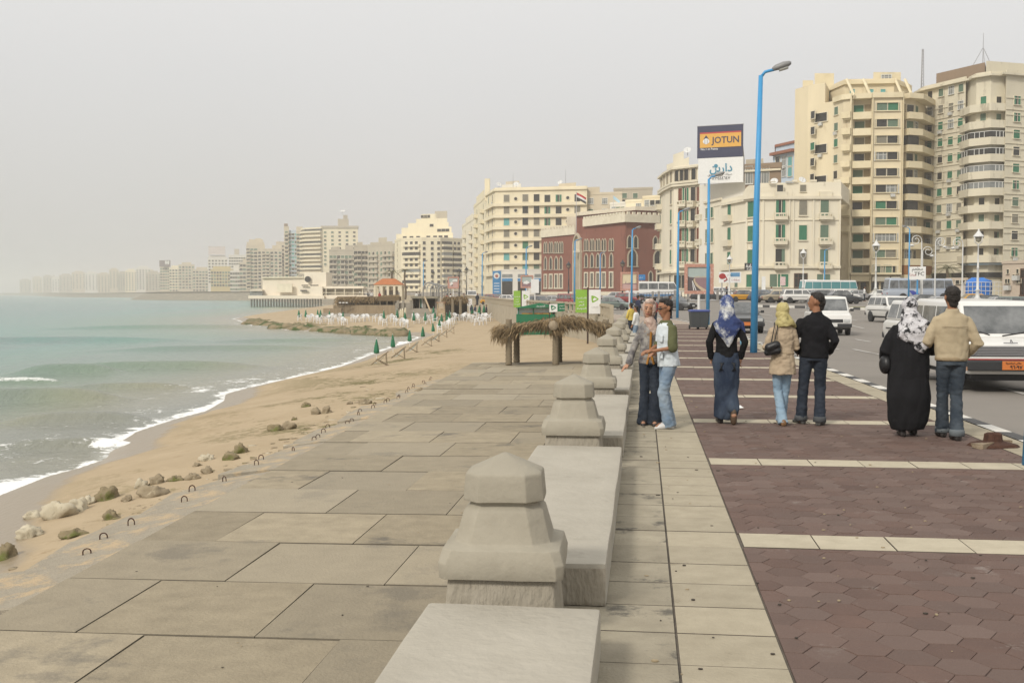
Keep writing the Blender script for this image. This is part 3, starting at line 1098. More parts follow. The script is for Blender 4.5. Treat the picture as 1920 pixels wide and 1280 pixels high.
# small stones and weed scraps strewn along the tide line
mb = MB()
mb.smooth = True
for n in range(420):
 px = rnd.uniform(-20, 720)
 base_y = np.interp(px, [-20, 100, 300, 460, 600, 720], [1040, 965, 905, 850, 775, 735])
 p = gp(px, base_y + rnd.gauss(0, 16), -1.9)
 z = sz(p.x, p.y)
 r = 0.02 + 0.10 * rnd.random() ** 3
 if p.x > deck_left(p.y) - 0.3:
  continue
 mb.ball((p.x, p.y, z), (r * rnd.uniform(0.9, 1.8), r * rnd.uniform(0.7, 1.2), r * rnd.uniform(0.25, 0.6)), 3, mi=rnd.choice((0, 0, 1, 2)))
tag(mb.build('beach_pebbles', [rk_brown, rk_green, rk_white]), kind='stuff')
# ================================================================ BUILDINGS
def wallmat(name, c, dirt=0.55, c3=None, t3=0.6):
 c2 = tuple(x * 0.86 for x in c)
 return pm(name, c, c2, scale=0.12, rough=0.92, bump=0.4, bscale=1.2, c3=c3 or tuple(x * dirt for x in c), s3=0.27, t3=t3, spec=0.1, detail=9, stretch=(1.5, 1.5, 0.45))
W_CREAM = wallmat('wall_cream', (0.74, 0.68, 0.54), 0.6, (0.46, 0.41, 0.305), 0.6)
W_YELL = wallmat('wall_yellowed', (0.69, 0.60, 0.42), 0.62, (0.46, 0.375, 0.24), 0.59)
W_GREY = wallmat('wall_greyed', (0.63, 0.58, 0.45), 0.58, (0.38, 0.34, 0.255), 0.575)
W_HOTEL = wallmat('wall_hotel', (0.74, 0.665, 0.485), 0.75, None, 0.66)
W_BRICK = wallmat('wall_brick', (0.235, 0.10, 0.073), 0.8, (0.155, 0.066, 0.05), 0.58)
W_BROWN = wallmat('wall_brown', (0.27, 0.20, 0.14), 0.7)
W_WHITE = wallmat('wall_white', (0.66, 0.63, 0.56), 0.7, None, 0.66)
W_BLUE = wallmat('wall_pale_blue', (0.50, 0.58, 0.66), 0.7)
W_TAN = wallmat('wall_tan', (0.55, 0.48, 0.36), 0.7, None, 0.6)
W_DUST = wallmat('wall_dusty', (0.46, 0.41, 0.32), 0.7, None, 0.58)
W_PINK = wallmat('wall_pinkish', (0.50, 0.42, 0.335), 0.8)
TRIM = pm('trim_cream', (0.69, 0.635, 0.50), (0.58, 0.525, 0.40), scale=0.6, rough=0.9)
TRIM_Y = pm('trim_yellow', (0.68, 0.60, 0.42), (0.58, 0.50, 0.33), scale=0.4, rough=0.9, c3=(0.40, 0.34, 0.23), s3=0.3, t3=0.62)
ROOFM = pm('roof_dust', (0.33, 0.29, 0.22), (0.25, 0.22, 0.17), scale=0.5)
G_SHUT = pm('shutter_green', (0.035, 0.15, 0.085), (0.05, 0.19, 0.11), scale=2, rough=0.6)
G_FADE = pm('shutter_faded', (0.10, 0.17, 0.12), (0.14, 0.19, 0.14), scale=2, rough=0.7)
G_GREY = pm('shutter_grey', (0.24, 0.22, 0.17), (0.19, 0.18, 0.145), scale=2, rough=0.8)
G_TEAL = pm('shutter_teal', (0.10, 0.33, 0.33), (0.13, 0.38, 0.37), scale=2, rough=0.6)
G_RED = pm('shutter_red', (0.18, 0.055, 0.03), (0.14, 0.045, 0.028), scale=2, rough=0.7)
G_DARK = pm('glass_dark', (0.022, 0.022, 0.021), (0.04, 0.038, 0.033), scale=1.0, rough=0.25, spec=0.5)
G_PALE = pm('glass_pale', (0.25, 0.26, 0.25), (0.16, 0.17, 0.165), scale=1.0, rough=0.2, spec=0.5)
G_FRAME = flat('window_white', (0.62, 0.62, 0.58))
G_BRN = flat('window_brown', (0.10, 0.06, 0.04))

WIN = {}
def window_mesh(kind, arch=0):
 """1 m x 1 m window, local -Y outward; frame, sill and leaf with a real reveal"""
 if (kind, arch) in WIN:
  return WIN[(kind, arch)]
 fm = {'green': TRIM, 'fade': TRIM, 'grey': TRIM, 'teal': TRIM, 'red': TRIM, 'dark': TRIM, 'pale': G_FRAME, 'open': TRIM, 'half': TRIM, 'brown': G_BRN}[kind]
 lm = {'green': G_SHUT, 'fade': G_FADE, 'grey': G_GREY, 'teal': G_TEAL, 'red': G_RED, 'dark': G_DARK, 'pale': G_PALE, 'open': G_DARK, 'half': G_SHUT, 'brown': G_DARK}[kind]
 mb = MB()
 t = 0.075
 mb.box2((-0.5 - t, -0.12, -0.5), (-0.5, 0.02, 0.5), 0)
 mb.box2((0.5, -0.12, -0.5), (0.5 + t, 0.02, 0.5), 0)
 mb.box2((-0.5 - t, -0.12, 0.5), (0.5 + t, 0.02, 0.5 + t), 0)
 mb.box2((-0.6, -0.24, -0.5 - t), (0.6, 0.02, -0.5), 0)
 if kind in ('green', 'fade', 'grey', 'teal', 'red'):
  for s in (-1, 1):
   for k in range(7):
    z0 = -0.5 + k / 7
    mb.box((s * 0.25, -0.04, z0 + 0.07), (0.47, 0.03, 0.125), 0, 1)
   mb.box((s * 0.25, -0.02, 0), (0.5, 0.02, 1), 0, 1)
 elif kind == 'half':
  mb.box((0, -0.015, 0), (1, 0.02, 1), 0, 2)
  mb.box((-0.36, -0.06, 0), (0.3, 0.04, 1), 0, 1)
  mb.box((0.36, -0.06, 0), (0.3, 0.04, 1), 0, 1)
  mb.box((0.10, -0.04, 0), (0.06, 0.03, 1), 0, 0)
 elif kind in ('pale', 'brown'):
  mb.box((0, -0.015, 0), (1, 0.02, 1), 0, 1)
  for x in (-0.22, 0.22):
   mb.box((x, -0.05, 0), (0.05, 0.05, 1), 0, 0)
  mb.box((0, -0.05, 0.18), (1, 0.05, 0.05), 0, 0)
 else:
  mb.box((0, -0.015, 0), (1, 0.02, 1), 0, 1)
  if kind == 'open':
   mb.box((0.33, -0.05, 0), (0.32, 0.04, 1), 0, 2)
 WIN[(kind, arch)] = mb.mesh('window', [fm, lm, G_DARK if kind == 'half' else G_FADE])
 return WIN[(kind, arch)]

def arch_pts(w, h, n=7, sharp=0.9):
 """pointed arch outline from bottom left round to bottom right"""
 r = w * sharp
 pts = [(-w / 2, 0)]
 sp = h - math.sqrt(max(r * r - (r - w / 2) ** 2, 0.01))
 a1 = math.acos((r - w / 2) / r)
 for k in range(n + 1):
  a = math.pi - a1 * k / n
  pts.append((-w / 2 + r + r * math.cos(a), sp + r * math.sin(a)))
 for k in range(n - 1, -1, -1):
  a = a1 * k / n
  pts.append((w / 2 - r + r * math.cos(a), sp + r * math.sin(a)))
 pts.append((w / 2, 0))
 return pts

ARCHT = pm('arch_trim', (0.47, 0.41, 0.31), (0.39, 0.34, 0.25), scale=0.6, rough=0.9)
def arch_window(w, h, t=0.22, lm=None, sharp=0.9, y=-0.16):
 mb = MB()
 o = arch_pts(w + 2 * t, h + t, sharp=sharp)
 i_ = arch_pts(w, h, sharp=sharp)
 n = len(o)
 for k in range(n - 1):
  a, b, c, d = o[k], o[k + 1], i_[k + 1], i_[k]
  mb.add([(a[0], y, a[1]), (b[0], y, b[1]), (c[0], y, c[1]), (d[0], y, d[1])], [(3, 2, 1, 0)], 0)
  mb.add([(a[0], y, a[1]), (b[0], y, b[1]), (b[0], 0.02, b[1]), (a[0], 0.02, a[1])], [(0, 1, 2, 3)], 0)
  mb.add([(d[0], y, d[1]), (c[0], y, c[1]), (c[0], -0.01, c[1]), (d[0], -0.01, d[1])], [(3, 2, 1, 0)], 0)
 mb.add([(p[0], -0.012, p[1]) for p in i_], [tuple(range(n))], 1)
 mb.box2((-w / 2 - t - 0.1, y - 0.12, -0.22), (w / 2 + t + 0.1, 0.02, 0), 0)
 return mb.mesh('window', [ARCHT, lm or G_DARK])

class Bld:
 """front = [(px, D), ...] as seen from the promenade, left to right; the body is extruded away from the viewer"""
 def __init__(s, name, label, front, ztop, mat, z0=0.6, deep=16, cat='building', parapet=0.9, group=None, world_pts=False):
  s.P = [Vector(p[:2]).to_3d() if world_pts else pd(*p) for p in front]
  s.mat, s.z0, s.zt = mat, z0, ztop
  c = sum(s.P, Vector()) / len(s.P)
  s.root = thing(name, label, cat, (c.x, c.y, z0), 0, group)
  s.c = Vector((c.x, c.y, z0))
  away = Vector((c.x, c.y, 0)).normalized() * deep
  s.foot = [p.copy() for p in s.P] + [s.P[-1] + away, s.P[0] + away]
  mb = MB()
  poly = [(p.x - c.x, p.y - c.y) for p in s.foot]
  mb.prism(poly, -2.5, ztop - z0)
  s.obj('wall', mb, mat)
  s.nwin = 0
  if parapet:
   mb = MB()
   n = len(s.foot)
   for i in range(n):
    a, b = s.foot[i] - s.c, s.foot[(i + 1) % n] - s.c
    u = (b - a).normalized()
    o = Vector((u.y, -u.x, 0))
    q = [a + o * 0.12, b + o * 0.12, b - o * 0.15, a - o * 0.15]
    mb.prism([(p.x, p.y) for p in q], ztop - z0 - 0.15, ztop - z0 + parapet + 0.002 * i)
   s.obj('parapet', mb, mat)

 def obj(s, name, mb, m, label=None):
  o = mb.build(name, m, s.root)
  if label:
   o['label'] = label
  return o

 def fr(s, seg):
  a, b = s.P[seg], s.P[seg + 1]
  u = (b - a)
  L_ = u.length
  u = u / L_
  return a, u, Vector((u.y, -u.x, 0)), L_, math.atan2(u.y, u.x)

 def at(s, seg, px):
  """distance along the facade hit by the sight line through image column px, and its camera depth"""
  a, u, nrm, L_, rz = s.fr(seg)
  d = ray(px, 640)
  det = d.x * (-u.y) + u.x * d.y
  k = (a.x * (-u.y) + u.x * a.y) / det
  q = Vector((d.x * k, d.y * k, 0))
  return (q - a).dot(u), q.x * -math.sin(YAW) + q.y * math.cos(YAW)

 def put(s, me, seg, dist, z, sx=1, sz_=1, out=0.0, name='window', sy=1):
  a, u, nrm, L_, rz = s.fr(seg)
  p = a + u * dist + nrm * out - s.c
  o = link(name, me, s.root, (p.x, p.y, z - s.z0))
  o.rotation_euler = (0, 0, rz)
  if name == 'window' and rnd.random() < 0.13 and abs(p.z) < 99 and sz_ < 2.2 and sx != 1:
   if 'ac' not in WIN:
    mb = MB()
    mb.box((0, -0.3, 0), (0.8, 0.42, 0.55))
    mb.lathe([(0.01, -0.53), (0.2, -0.53), (0.21, -0.5)], 10, axis='Y', c=(0.12, 0, 0))
    WIN['ac'] = mb.mesh('air_conditioner', flat('ac_white', (0.5, 0.5, 0.47)))
   q_ = link('air_conditioner', WIN['ac'], s.root, (p.x, p.y, z - s.z0 - sz_ * 0.5 - 0.55))
   q_.rotation_euler = (0, 0, rz)
  if name == 'window' and out >= 0 and me.name.startswith('window') and sx != 1:
   sx, sz_ = sx * 1.16, sz_ * 1.08
  o.scale = (sx, sy, sz_)
  return o

 def grid(s, seg, pxs, ys, w, h, kinds, ref=None, jitter=True, out=0.0):
  """windows at image columns pxs and rows ys (rows measured at column ref)"""
  for px in pxs:
   dist, D = s.at(seg, px)
   _, Dr = s.at(seg, ref if ref is not None else px)
   for y in ys:
    if s.nwin >= 100:
     return
    k = rnd.choice(kinds) if isinstance(kinds, (list, tuple)) else kinds
    s.put(window_mesh(k), seg, dist, zy(y, Dr), w, h, out)
    s.nwin += 1

 def even(s, seg, cols, z_first, pitch, rows, w, h, kinds, m0=0.5, m1=0.5, out=0.0):
  a, u, nrm, L_, rz = s.fr(seg)
  for r in range(rows):
   for c in range(cols):
    if s.nwin >= 100:
     return
    s.put(window_mesh(rnd.choice(kinds)), seg, L_ * (c + m0) / (cols - 1 + m0 + m1) if cols > 1 else L_ / 2, z_first + r * pitch, w, h, out)
    s.nwin += 1

 def ledge(s, seg0, seg1, z, h=0.35, out=0.35, m=None, name='ledge', trim=0.0):
  """moulding that runs along facades seg0..seg1"""
  pts = s.P[seg0:seg1 + 2]
  nr = []
  for i in range(len(pts)):
   ns = [s.fr(seg0 + k)[2] for k in (i - 1, i) if 0 <= k < len(pts) - 1]
   n_ = sum(ns, Vector()) / len(ns)
   nr.append(n_ / max(n_.length_squared, 0.3))
  mb = MB()
  rs = []
  for p, n_ in zip(pts, nr):
   a, b = p - n_ * 0.05 - s.c, p + n_ * out - s.c
   rs.append([(a.x, a.y, z - s.z0), (b.x, b.y, z - s.z0), (b.x, b.y, z - s.z0 + h), (a.x, a.y, z - s.z0 + h)])
  mb.rings(rs)
  return s.obj(name, mb, m or TRIM)

 def balcony(s, seg, d0, d1, z, depth=1.1, hgt=1.0, m=None, rails=False, open_slots=False):
  a, u, nrm, L_, rz = s.fr(seg)
  key = ('balc', round(d1 - d0, 1), depth, hgt, (m or TRIM).name, open_slots)
  if key not in WIN:
   w = d1 - d0
   mb = MB()
   mb.box2((-w / 2, -depth, -0.2), (w / 2, 0.02, 0.0))
   mb.box2((-w / 2 * 0.8, -depth * 0.6, -0.5), (w / 2 * 0.8, 0.02, -0.2))
   if open_slots:
    mb.box2((-w / 2, -depth, 0.0), (w / 2, -depth + 0.1, hgt * 0.35))
    mb.box2((-w / 2, -depth, hgt * 0.75), (w / 2, -depth + 0.1, hgt))
    for k in range(4):
     x = -w / 2 + 0.1 + (w - 0.2) * k / 3
     mb.box2((x - 0.1, -depth + 0.005, hgt * 0.35), (x + 0.1, -depth + 0.095, hgt * 0.75))
   else:
    mb.box2((-w / 2, -depth, 0.0), (w / 2, -depth + 0.1, hgt))
   for sg in (-1, 1):
    mb.box2((sg * w / 2 - (0.1 if sg > 0 else 0), -depth + 0.1, 0.0), (sg * w / 2 + (0 if sg > 0 else 0.1), 0.02, hgt * 0.98))
   WIN[key] = mb.mesh('balcony', m or TRIM)
  return s.put(WIN[key], seg, (d0 + d1) / 2, z, name='balcony')

 def box_on_roof(s, x0, x1, y0, y1, h, m=None, name='roof_room', zb=None):
  """fractions across the footprint: x along front, y toward the back"""
  f0, f1 = s.P[0], s.P[-1]
  back = s.foot[-1] - s.P[0]
  q = [f0.lerp(f1, a) + back * b - s.c for a, b in ((x0, y0), (x1, y0), (x1, y1), (x0, y1))]
  mb = MB()
  zb = (s.zt if zb is None else zb) - s.z0
  mb.prism([(p.x, p.y) for p in q], zb - 0.1, zb + h)
  return s.obj(name, mb, m or s.mat)

def dish(loc, r, rz, label, tilt=0.9):
 t = thing('satellite_dish', label, 'satellite dish', loc, rz)
 mb = MB()
 mb.smooth = True
 mb.lathe([(0.01, 0.0), (r * 0.4, 0.03 * r), (r * 0.75, 0.12 * r), (r, 0.24 * r), (r * 1.01, 0.26 * r), (r * 0.74, 0.15 * r), (r * 0.4, 0.06 * r), (0.01, 0.03 * r)], 20)
 me = mb.mesh('reflector', flat('dish_white', (0.62, 0.62, 0.6)))
 o = link('reflector', me, t, (0, 0, r * 1.25))
 o.rotation_euler = (tilt, 0, 0)
 mb = MB()
 mb.tube([(0, 0.12 * r, 0), (0, 0.1 * r, r * 1.25)], 0.06, 6)
 f = Vector((0, -math.sin(tilt), math.cos(tilt))) * r * 0.9
 mb.tube([(0, 0, r * 0.5), (0, f.y * 0.9, r * 1.25 + f.z * 0.9)], 0.03, 5)
 mb.build('stand', flat('dish_stand', (0.25, 0.25, 0.24)), t)
 return t

def mast(loc, h, label, lattice=True, stays=0.0):
 t = thing('antenna_mast', label, 'antenna', loc)
 mb = MB()
 if lattice:
  w = 0.32
  for k in range(3):
   a = k * 2.094
   mb.tube([(w * math.cos(a), w * math.sin(a), 0), (w * 0.5 * math.cos(a), w * 0.5 * math.sin(a), h)], 0.06, 4)
  n = int(h / 0.6)
  for k in range(n):
   z0, z1 = k * h / n, (k + 1) * h / n
   for q in range(3):
    a, b = q * 2.094, (q + 1) * 2.094
    f0, f1 = w * (1 - 0.5 * z0 / h), w * (1 - 0.5 * z1 / h)
    mb.tube([(f0 * math.cos(a), f0 * math.sin(a), z0), (f1 * math.cos(b), f1 * math.sin(b), z1)], 0.03, 4)
 else:
  mb.tube([(0, 0, 0), (0, 0, h)], [0.09, 0.04], 6)
 mb.build('pole', flat('mast_grey', (0.30, 0.30, 0.31)), t)
 if stays:
  mb = MB()
  for k in range(3):
   a = k * 2.094 + 0.4
   mb.tube([(0, 0, h * 0.62), (stays * math.cos(a), stays * math.sin(a), 0)], 0.05, 4)
  mb.build('stay', flat('mast_grey', (0.30, 0.30, 0.31)), t)
 return t
def zat(py, D):
 return zy(py, D)

# ---------------- tall greyed block at the edge of the frame
b = Bld('apartment_tower', 'tall greyed concrete apartment tower with rounded corner balconies beside the yellowed tower', [(1716, 214), (1727, 211), (1803, 201.5), (1804.5, 203.2), (1823, 198.7), (1850, 196.7), (1876, 197.2), (1878, 195.5), (1990, 201)], zat(150, 200), W_GREY, 0.7, 18, parapet=0.5)
rows2 = [190 + 31.4 * k for k in range(11)]
b.grid(1, [1737, 1757, 1776, 1794], [227 - 58 + 31.4 * k for k in range(10)], 1.05, 1.35, ['green', 'green', 'fade', 'dark', 'grey', 'pale'], ref=1795)
b.grid(7, [1898, 1945], [192 + 31.2 * k for k in range(10)], 1.3, 1.4, ['green', 'fade', 'dark', 'half', 'grey'], ref=1898)
b.grid(4, [1836], [192 + 31.2 * k for k in range(2)] + [192 + 31.2 * k for k in range(6, 10)], 0.9, 1.3, ['fade', 'dark', 'green'])
b.grid(5, [1864], [192 + 31.2 * k for k in range(2)] + [192 + 31.2 * k for k in range(6, 10)], 1.0, 1.3, ['fade', 'dark', 'open'])
for k in range(11):
 z = zat(205 + 31.2 * k, 196)
 if k < 10:
  b.ledge(3, 5, z - 0.62, 1.35, 1.38, W_GREY, 'balcony')
  if k in (2, 3, 4, 5):
   b.ledge(3, 5, z + 0.75, 0.98, 1.24, [G_DARK, G_DARK, G_PALE, G_PALE][k - 2], 'glazing')
   b.ledge(3, 5, z + 1.72, 0.10, 1.33, G_FRAME, 'window_rail')
   for sg in (3, 4, 5):
    a_, u_, n_, L_, rz_ = b.fr(sg)
    for j in range(4 if sg != 4 else 3):
     q = a_ + u_ * (L_ * (j + 0.5) / (4 if sg != 4 else 3)) + n_ * 1.29 - b.c
     mb = MB()
     mb.box((q.x, q.y, z + 1.23 - b.z0), (0.09, 0.09, 0.98), rz_)
     b.obj('mullion', mb, G_FRAME)
 b.ledge(1, 1, z - 0.35 + 0.9 - 0.85, 0.10, 0.14, W_GREY)
 b.ledge(1, 1, z + 1.62, 0.10, 0.14, W_GREY)
 b.ledge(7, 7, z - 0.45 + 0.05, 0.10, 0.14, W_GREY)
 b.ledge(7, 7, z + 1.62, 0.10, 0.14, W_GREY)
b.ledge(0, 7, b.zt - 0.4, 0.35, 1.0, W_GREY, 'roof_slab')
mb = MB()
q = [pd(1748, 209), pd(1838, 198.8), pd(1845, 215), pd(1760, 222)]
mb.prism([((p - b.c).x, (p - b.c).y) for p in q], b.zt - b.z0 + 0.3, b.zt - b.z0 + 2.5)
b.obj('roof_room', mb, W_BROWN)
mb = MB()
mb.prism([((p - b.c).x, (p - b.c).y) for p in (pd(1840, 198), pd(1985, 203), pd(1990, 214), pd(1850, 214))], b.zt - b.z0 + 0.3, b.zt - b.z0 + 2.6)
b.obj('roof_room', mb, W_GREY)
b.ledge(1, 7, zat(520, 198), 0.9, 0.4, G_DARK, 'shop_band')
b.ledge(3, 5, zat(497, 198), 1.4, 1.0, pm('shop_blue', (0.20, 0.30, 0.38), (0.35, 0.38, 0.38), scale=0.5), 'shop_sign')
b.grid(1, [1740, 1762, 1783], [538], 2.2, 2.6, ['dark', 'brown'])
mast(Vector((*pd(1722, 214)[:2], b.zt)), 8.2, 'thin lattice antenna mast on the roof of the greyed tower')
mast(Vector((*pd(1834, 206)[:2], b.zt + 2.4)), 7.0, 'guyed white pole antenna standing on the brown roof room', False, 2.6)

# ---------------- yellowed tower
b = Bld('apartment_tower', 'tall yellowed apartment tower with loggias, plain side wall and shops below', [(1486, 215), (1510, 211), (1560, 206), (1576, 203), (1592, 202), (1593, 203.7), (1628, 202.8), (1629, 201), (1686, 200.5), (1687, 202.2), (1708, 203.2), (1729, 209.5)], zat(184, 201), W_YELL, 0.7, 18, parapet=0.0)
ry = [205 + 30.2 * k for k in range(11)]
def bandbox(b, seg, px0, px1, z0, z1, o0, o1, m, name):
 d0, d1 = b.at(seg, px0)[0], b.at(seg, px1)[0]
 a, u, n_, L_, rz = b.fr(seg)
 p, q = a + u * d0 - b.c, a + u * d1 - b.c
 mb = MB()
 mb.prism([((p + n_ * o1).x, (p + n_ * o1).y), ((q + n_ * o1).x, (q + n_ * o1).y), ((q + n_ * o0).x, (q + n_ * o0).y), ((p + n_ * o0).x, (p + n_ * o0).y)], z0 - b.z0, z1 - b.z0)
 return b.obj(name, mb, m)
for k, y in enumerate(ry):
 z = zat(y, 201)
 if k < 11:
  # recess shade is painted into the darker loggia wall colour, between deep parapets
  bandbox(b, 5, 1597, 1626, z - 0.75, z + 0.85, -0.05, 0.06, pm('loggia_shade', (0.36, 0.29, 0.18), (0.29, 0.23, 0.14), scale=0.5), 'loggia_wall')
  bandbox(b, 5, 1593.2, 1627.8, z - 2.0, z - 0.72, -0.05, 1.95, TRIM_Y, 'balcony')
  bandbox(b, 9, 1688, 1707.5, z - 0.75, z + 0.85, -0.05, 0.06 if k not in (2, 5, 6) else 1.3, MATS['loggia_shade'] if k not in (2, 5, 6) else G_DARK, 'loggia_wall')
  b.ledge(9, 10, z - 2.0, 1.2, 1.75, TRIM_Y, 'balcony')
  if k == 10:
   b.ledge(9, 10, z - 0.8, 1.75, 1.65, pm('orange_board', (0.30, 0.14, 0.05), (0.24, 0.11, 0.04), scale=1), 'boarding')
  dd = b.at(5, rnd.choice((1604, 1606)))[0]
  b.put(window_mesh(rnd.choice(['fade', 'dark', 'green', 'grey'])), 5, dd, z - 0.1, 1.5, 1.6, 0.07)
  dd = b.at(9, 1699)[0]
  b.put(window_mesh(rnd.choice(['fade', 'dark', 'pale'])), 9, dd, z - 0.1, 1.4, 1.6, 0.07)
  b.put(window_mesh(rnd.choice(['dark', 'pale', 'fade'])), 10, 1.2, z, 1.6, 1.5, 0.05)
  # double windows within one raised surround
  for px in (1646, 1669):
   b.put(window_mesh(rnd.choice(['fade', 'dark', 'grey', 'green', 'pale', 'dark'])), 7, b.at(7, px)[0], z + 0.05, 1.75, 1.35)
  for zz in (z - 0.75, z + 0.78):
   bandbox(b, 7, 1636, 1678, zz, zz + 0.16, -0.02, 0.3, TRIM_Y, 'window_surround')
  for xx in (1636, 1677):
   bandbox(b, 7, xx, xx + 1.2, z - 0.58, z + 0.77, -0.02, 0.3, TRIM_Y, 'window_surround')
  if k < 8:
   b.put(window_mesh(rnd.choice(['green', 'dark', 'fade'])), 2, b.at(2, 1564)[0] - 0.2, z + 0.1, 1.2, 1.35)
   b.balcony(3, 0.0, 1.7, z - 1.7 + 0.1, 1.0, 0.95, TRIM_Y)
   b.put(window_mesh(rnd.choice(['green', 'fade', 'dark'])), 0, 6.0, z, 1.1, 1.3)
   if k % 2 == 0:
    b.put(window_mesh('dark'), 1, 3.2, z - 0.6, 2.3, 1.5)
for px in (1591, 1629, 1685.5):
 sg = 3 if px < 1600 else 7
 bandbox(b, sg, px - (1 if sg == 3 else -0.4), px + 1.6, 1.0, b.zt + 0.7, -0.6, 0.45, TRIM_Y, 'pilaster')
b.ledge(2, 3, b.zt - 0.36, 0.95, 0.5, TRIM_Y, 'parapet')
b.ledge(5, 5, b.zt - 0.35, 0.95, 2.1, TRIM_Y, 'parapet')
b.ledge(9, 10, b.zt - 0.37, 0.95, 1.8, TRIM_Y, 'parapet')
b.ledge(7, 7, b.zt - 0.35, 0.95, 0.5, TRIM_Y, 'parapet')
# set-back penthouse with sloping fins
mb = MB()
q = [pd(1512, 224), pd(1545, 217), pd(1578, 209), pd(1670, 208), pd(1700, 214), pd(1700, 224), pd(1520, 236)]
mb.prism([((p - b.c).x, (p - b.c).y) for p in q], b.zt - b.z0 - 1, zat(155, 210) - b.z0)
b.obj('penthouse', mb, W_YELL)
q = [pd(1508, 223.4), pd(1545, 216.4), pd(1577.5, 208.4), pd(1671, 207.4), pd(1703, 213.5), pd(1702, 226), pd(1520, 238)]
mb = MB()
mb.prism([((p - b.c).x, (p - b.c).y) for p in q], zat(165, 210) - b.z0, zat(158, 210) - b.z0)
b.obj('ledge', mb, TRIM_Y)
mb = MB()
q = [pd(1486.2, 215.1), pd(1510, 211.1), pd(1542, 207.9), pd(1556, 222), pd(1500, 235)]
mb.prism([((p - b.c).x, (p - b.c).y) for p in q], b.zt - b.z0 - 0.02, zat(166, 212) - b.z0)
b.obj('rear_wing', mb, W_YELL)
for px0, px1, Dv, y0, y1, nm in ((1522, 1558, 222, 142, 160, 'roof_room'), (1631, 1682, 216, 140, 156, 'roof_room'), (1500, 1520, 222, 155, 172, 'roof_room')):
 mb = MB()
 q = [pd(px0, Dv), pd(px1, Dv), pd(px1, Dv + 8), pd(px0, Dv + 8)]
 mb.prism([((p - b.c).x, (p - b.c).y) for p in q], zat(y1 + 8, Dv) - b.z0, zat(y0, Dv) - b.z0)
 b.obj(nm, mb, TRIM_Y)
for i, px in enumerate((1582, 1613, 1672, 1690)):
 p, q_ = pd(px, 208.2), pd(px + 14, 201.2)
 mb = MB()
 mb.tube([(p.x - b.c.x, p.y - b.c.y, zat(153, 208) - b.z0), (q_.x - b.c.x, q_.y - b.c.y, zat(183, 201) - b.z0)], 0.28, 4)
 b.obj('fin', mb, TRIM_Y)
for px in (1592, 1627, 1649):
 p = pd(px, 208) - b.c
 o = link('window', window_mesh('teal'), b.root, (p.x, p.y - 0.1, zat(176, 208) - b.z0))
 o.scale = (0.9, 1, 0.9)
p = pd(1549, 215.8) - b.c
o = link('window', window_mesh('teal'), b.root, (p.x, p.y - 0.1, zat(180, 215) - b.z0))
o.rotation_euler = (0, 0, -0.4)
o.scale = (1.1, 1, 1.1)
p = pd(1655, 215.8) - b.c
o = link('window', window_mesh('pale'), b.root, (p.x, p.y - 0.1, zat(150, 215) - b.z0))
o.scale = (1.8, 1, 1.3)
# ground floor: windows, shop fascia, openings
b.ledge(5, 5, zat(515, 201), 0.35, 2.4, TRIM_Y)
b.ledge(7, 7, zat(515, 201) + 0.01, 0.35, 1.3, TRIM_Y)
for px in (1607, 1641, 1662):
 sg = 5 if px < 1628 else 7
 b.put(window_mesh('fade'), sg, b.at(sg, px)[0], zat(504, 201), 1.3, 1.3)
fascia = pm('shop_fascia', (0.55, 0.52, 0.43), (0.40, 0.36, 0.28), scale=0.8, c3=(0.14, 0.16, 0.15), s3=1.2, t3=0.66)
for i, (x0, x1) in enumerate(((1592, 1611), (1614, 1628), (1632, 1664), (1667, 1684))):
 sg = 5 if x0 < 1628 else 7
 bandbox(b, sg, x0, x1, zat(527, 200), zat(519, 200), -0.02, 0.9, fascia, 'shop_sign')
for i, (x0, x1) in enumerate(((1594, 1608), (1612, 1622), (1630, 1646), (1650, 1662), (1666, 1682))):
 sg = 5 if x0 < 1628 else 7
 bandbox(b, sg, x0, x1, 0.8, zat(529, 200), -0.02, 0.08, G_DARK, 'shop_opening')
YT = b
# ---------------- cream corner block with green shutters and small balconies
b = Bld('corner_block', 'cream peeling old apartment block with green shutters and small stone balconies', [(1309, 212), (1352, 200), (1396, 190), (1425, 186), (1477, 185.6), (1524, 185.4), (1574, 185.4)], zat(372, 186), W_CREAM, 0.75, 16, parapet=0)
RY = [391, 437, 482]
for y in RY:
 z = zat(y, 186)
 for px, sg in ((1323, 0), (1334, 0)):
  b.put(window_mesh(rnd.choice(['green', 'fade', 'half'])), sg, b.at(sg, px)[0], zat(y + 5, 205), 1.2, 2.3)
 b.balcony(0, 0.2, 3.3, zat(y + 21, 210), 0.9, 0.95, open_slots=True)
 b.put(window_mesh('green'), 1, b.at(1, 1366)[0], zat(y + 4, 197), 1.3, 2.4)
 b.balcony(1, b.at(1, 1357)[0], b.at(1, 1371)[0], zat(y + 23, 197), 0.8, 0.9)
 b.put(window_mesh('green'), 2, b.at(2, 1407)[0], z, 1.75, 2.45)
 b.put(window_mesh('half' if y < 470 else 'open'), 3, b.at(3, 1461)[0], z, 1.35, 2.5)
 b.balcony(3, b.at(3, 1449)[0], b.at(3, 1473)[0], zat(y + 20, 186), 1.0, 0.95, open_slots=True)
 b.put(window_mesh('green' if y == 437 else 'grey'), 4, b.at(4, 1503)[0], z, 1.15, 2.3)
 b.put(window_mesh('fade'), 5, b.at(5, 1543)[0], z, 1.2, 2.4)
 b.balcony(5, b.at(5, 1532)[0], b.at(5, 1556)[0], zat(y + 20, 186), 1.0, 0.95, open_slots=True)
for y0, h in ((375, 0.5), (414, 0.12), (503, 0.4), (540, 0.2)):
 b.ledge(1, 5, zat(y0, 186), h, 0.42 if h > 0.3 else 0.16)
b.ledge(0, 0, zat(380, 205), 0.4, 0.4)
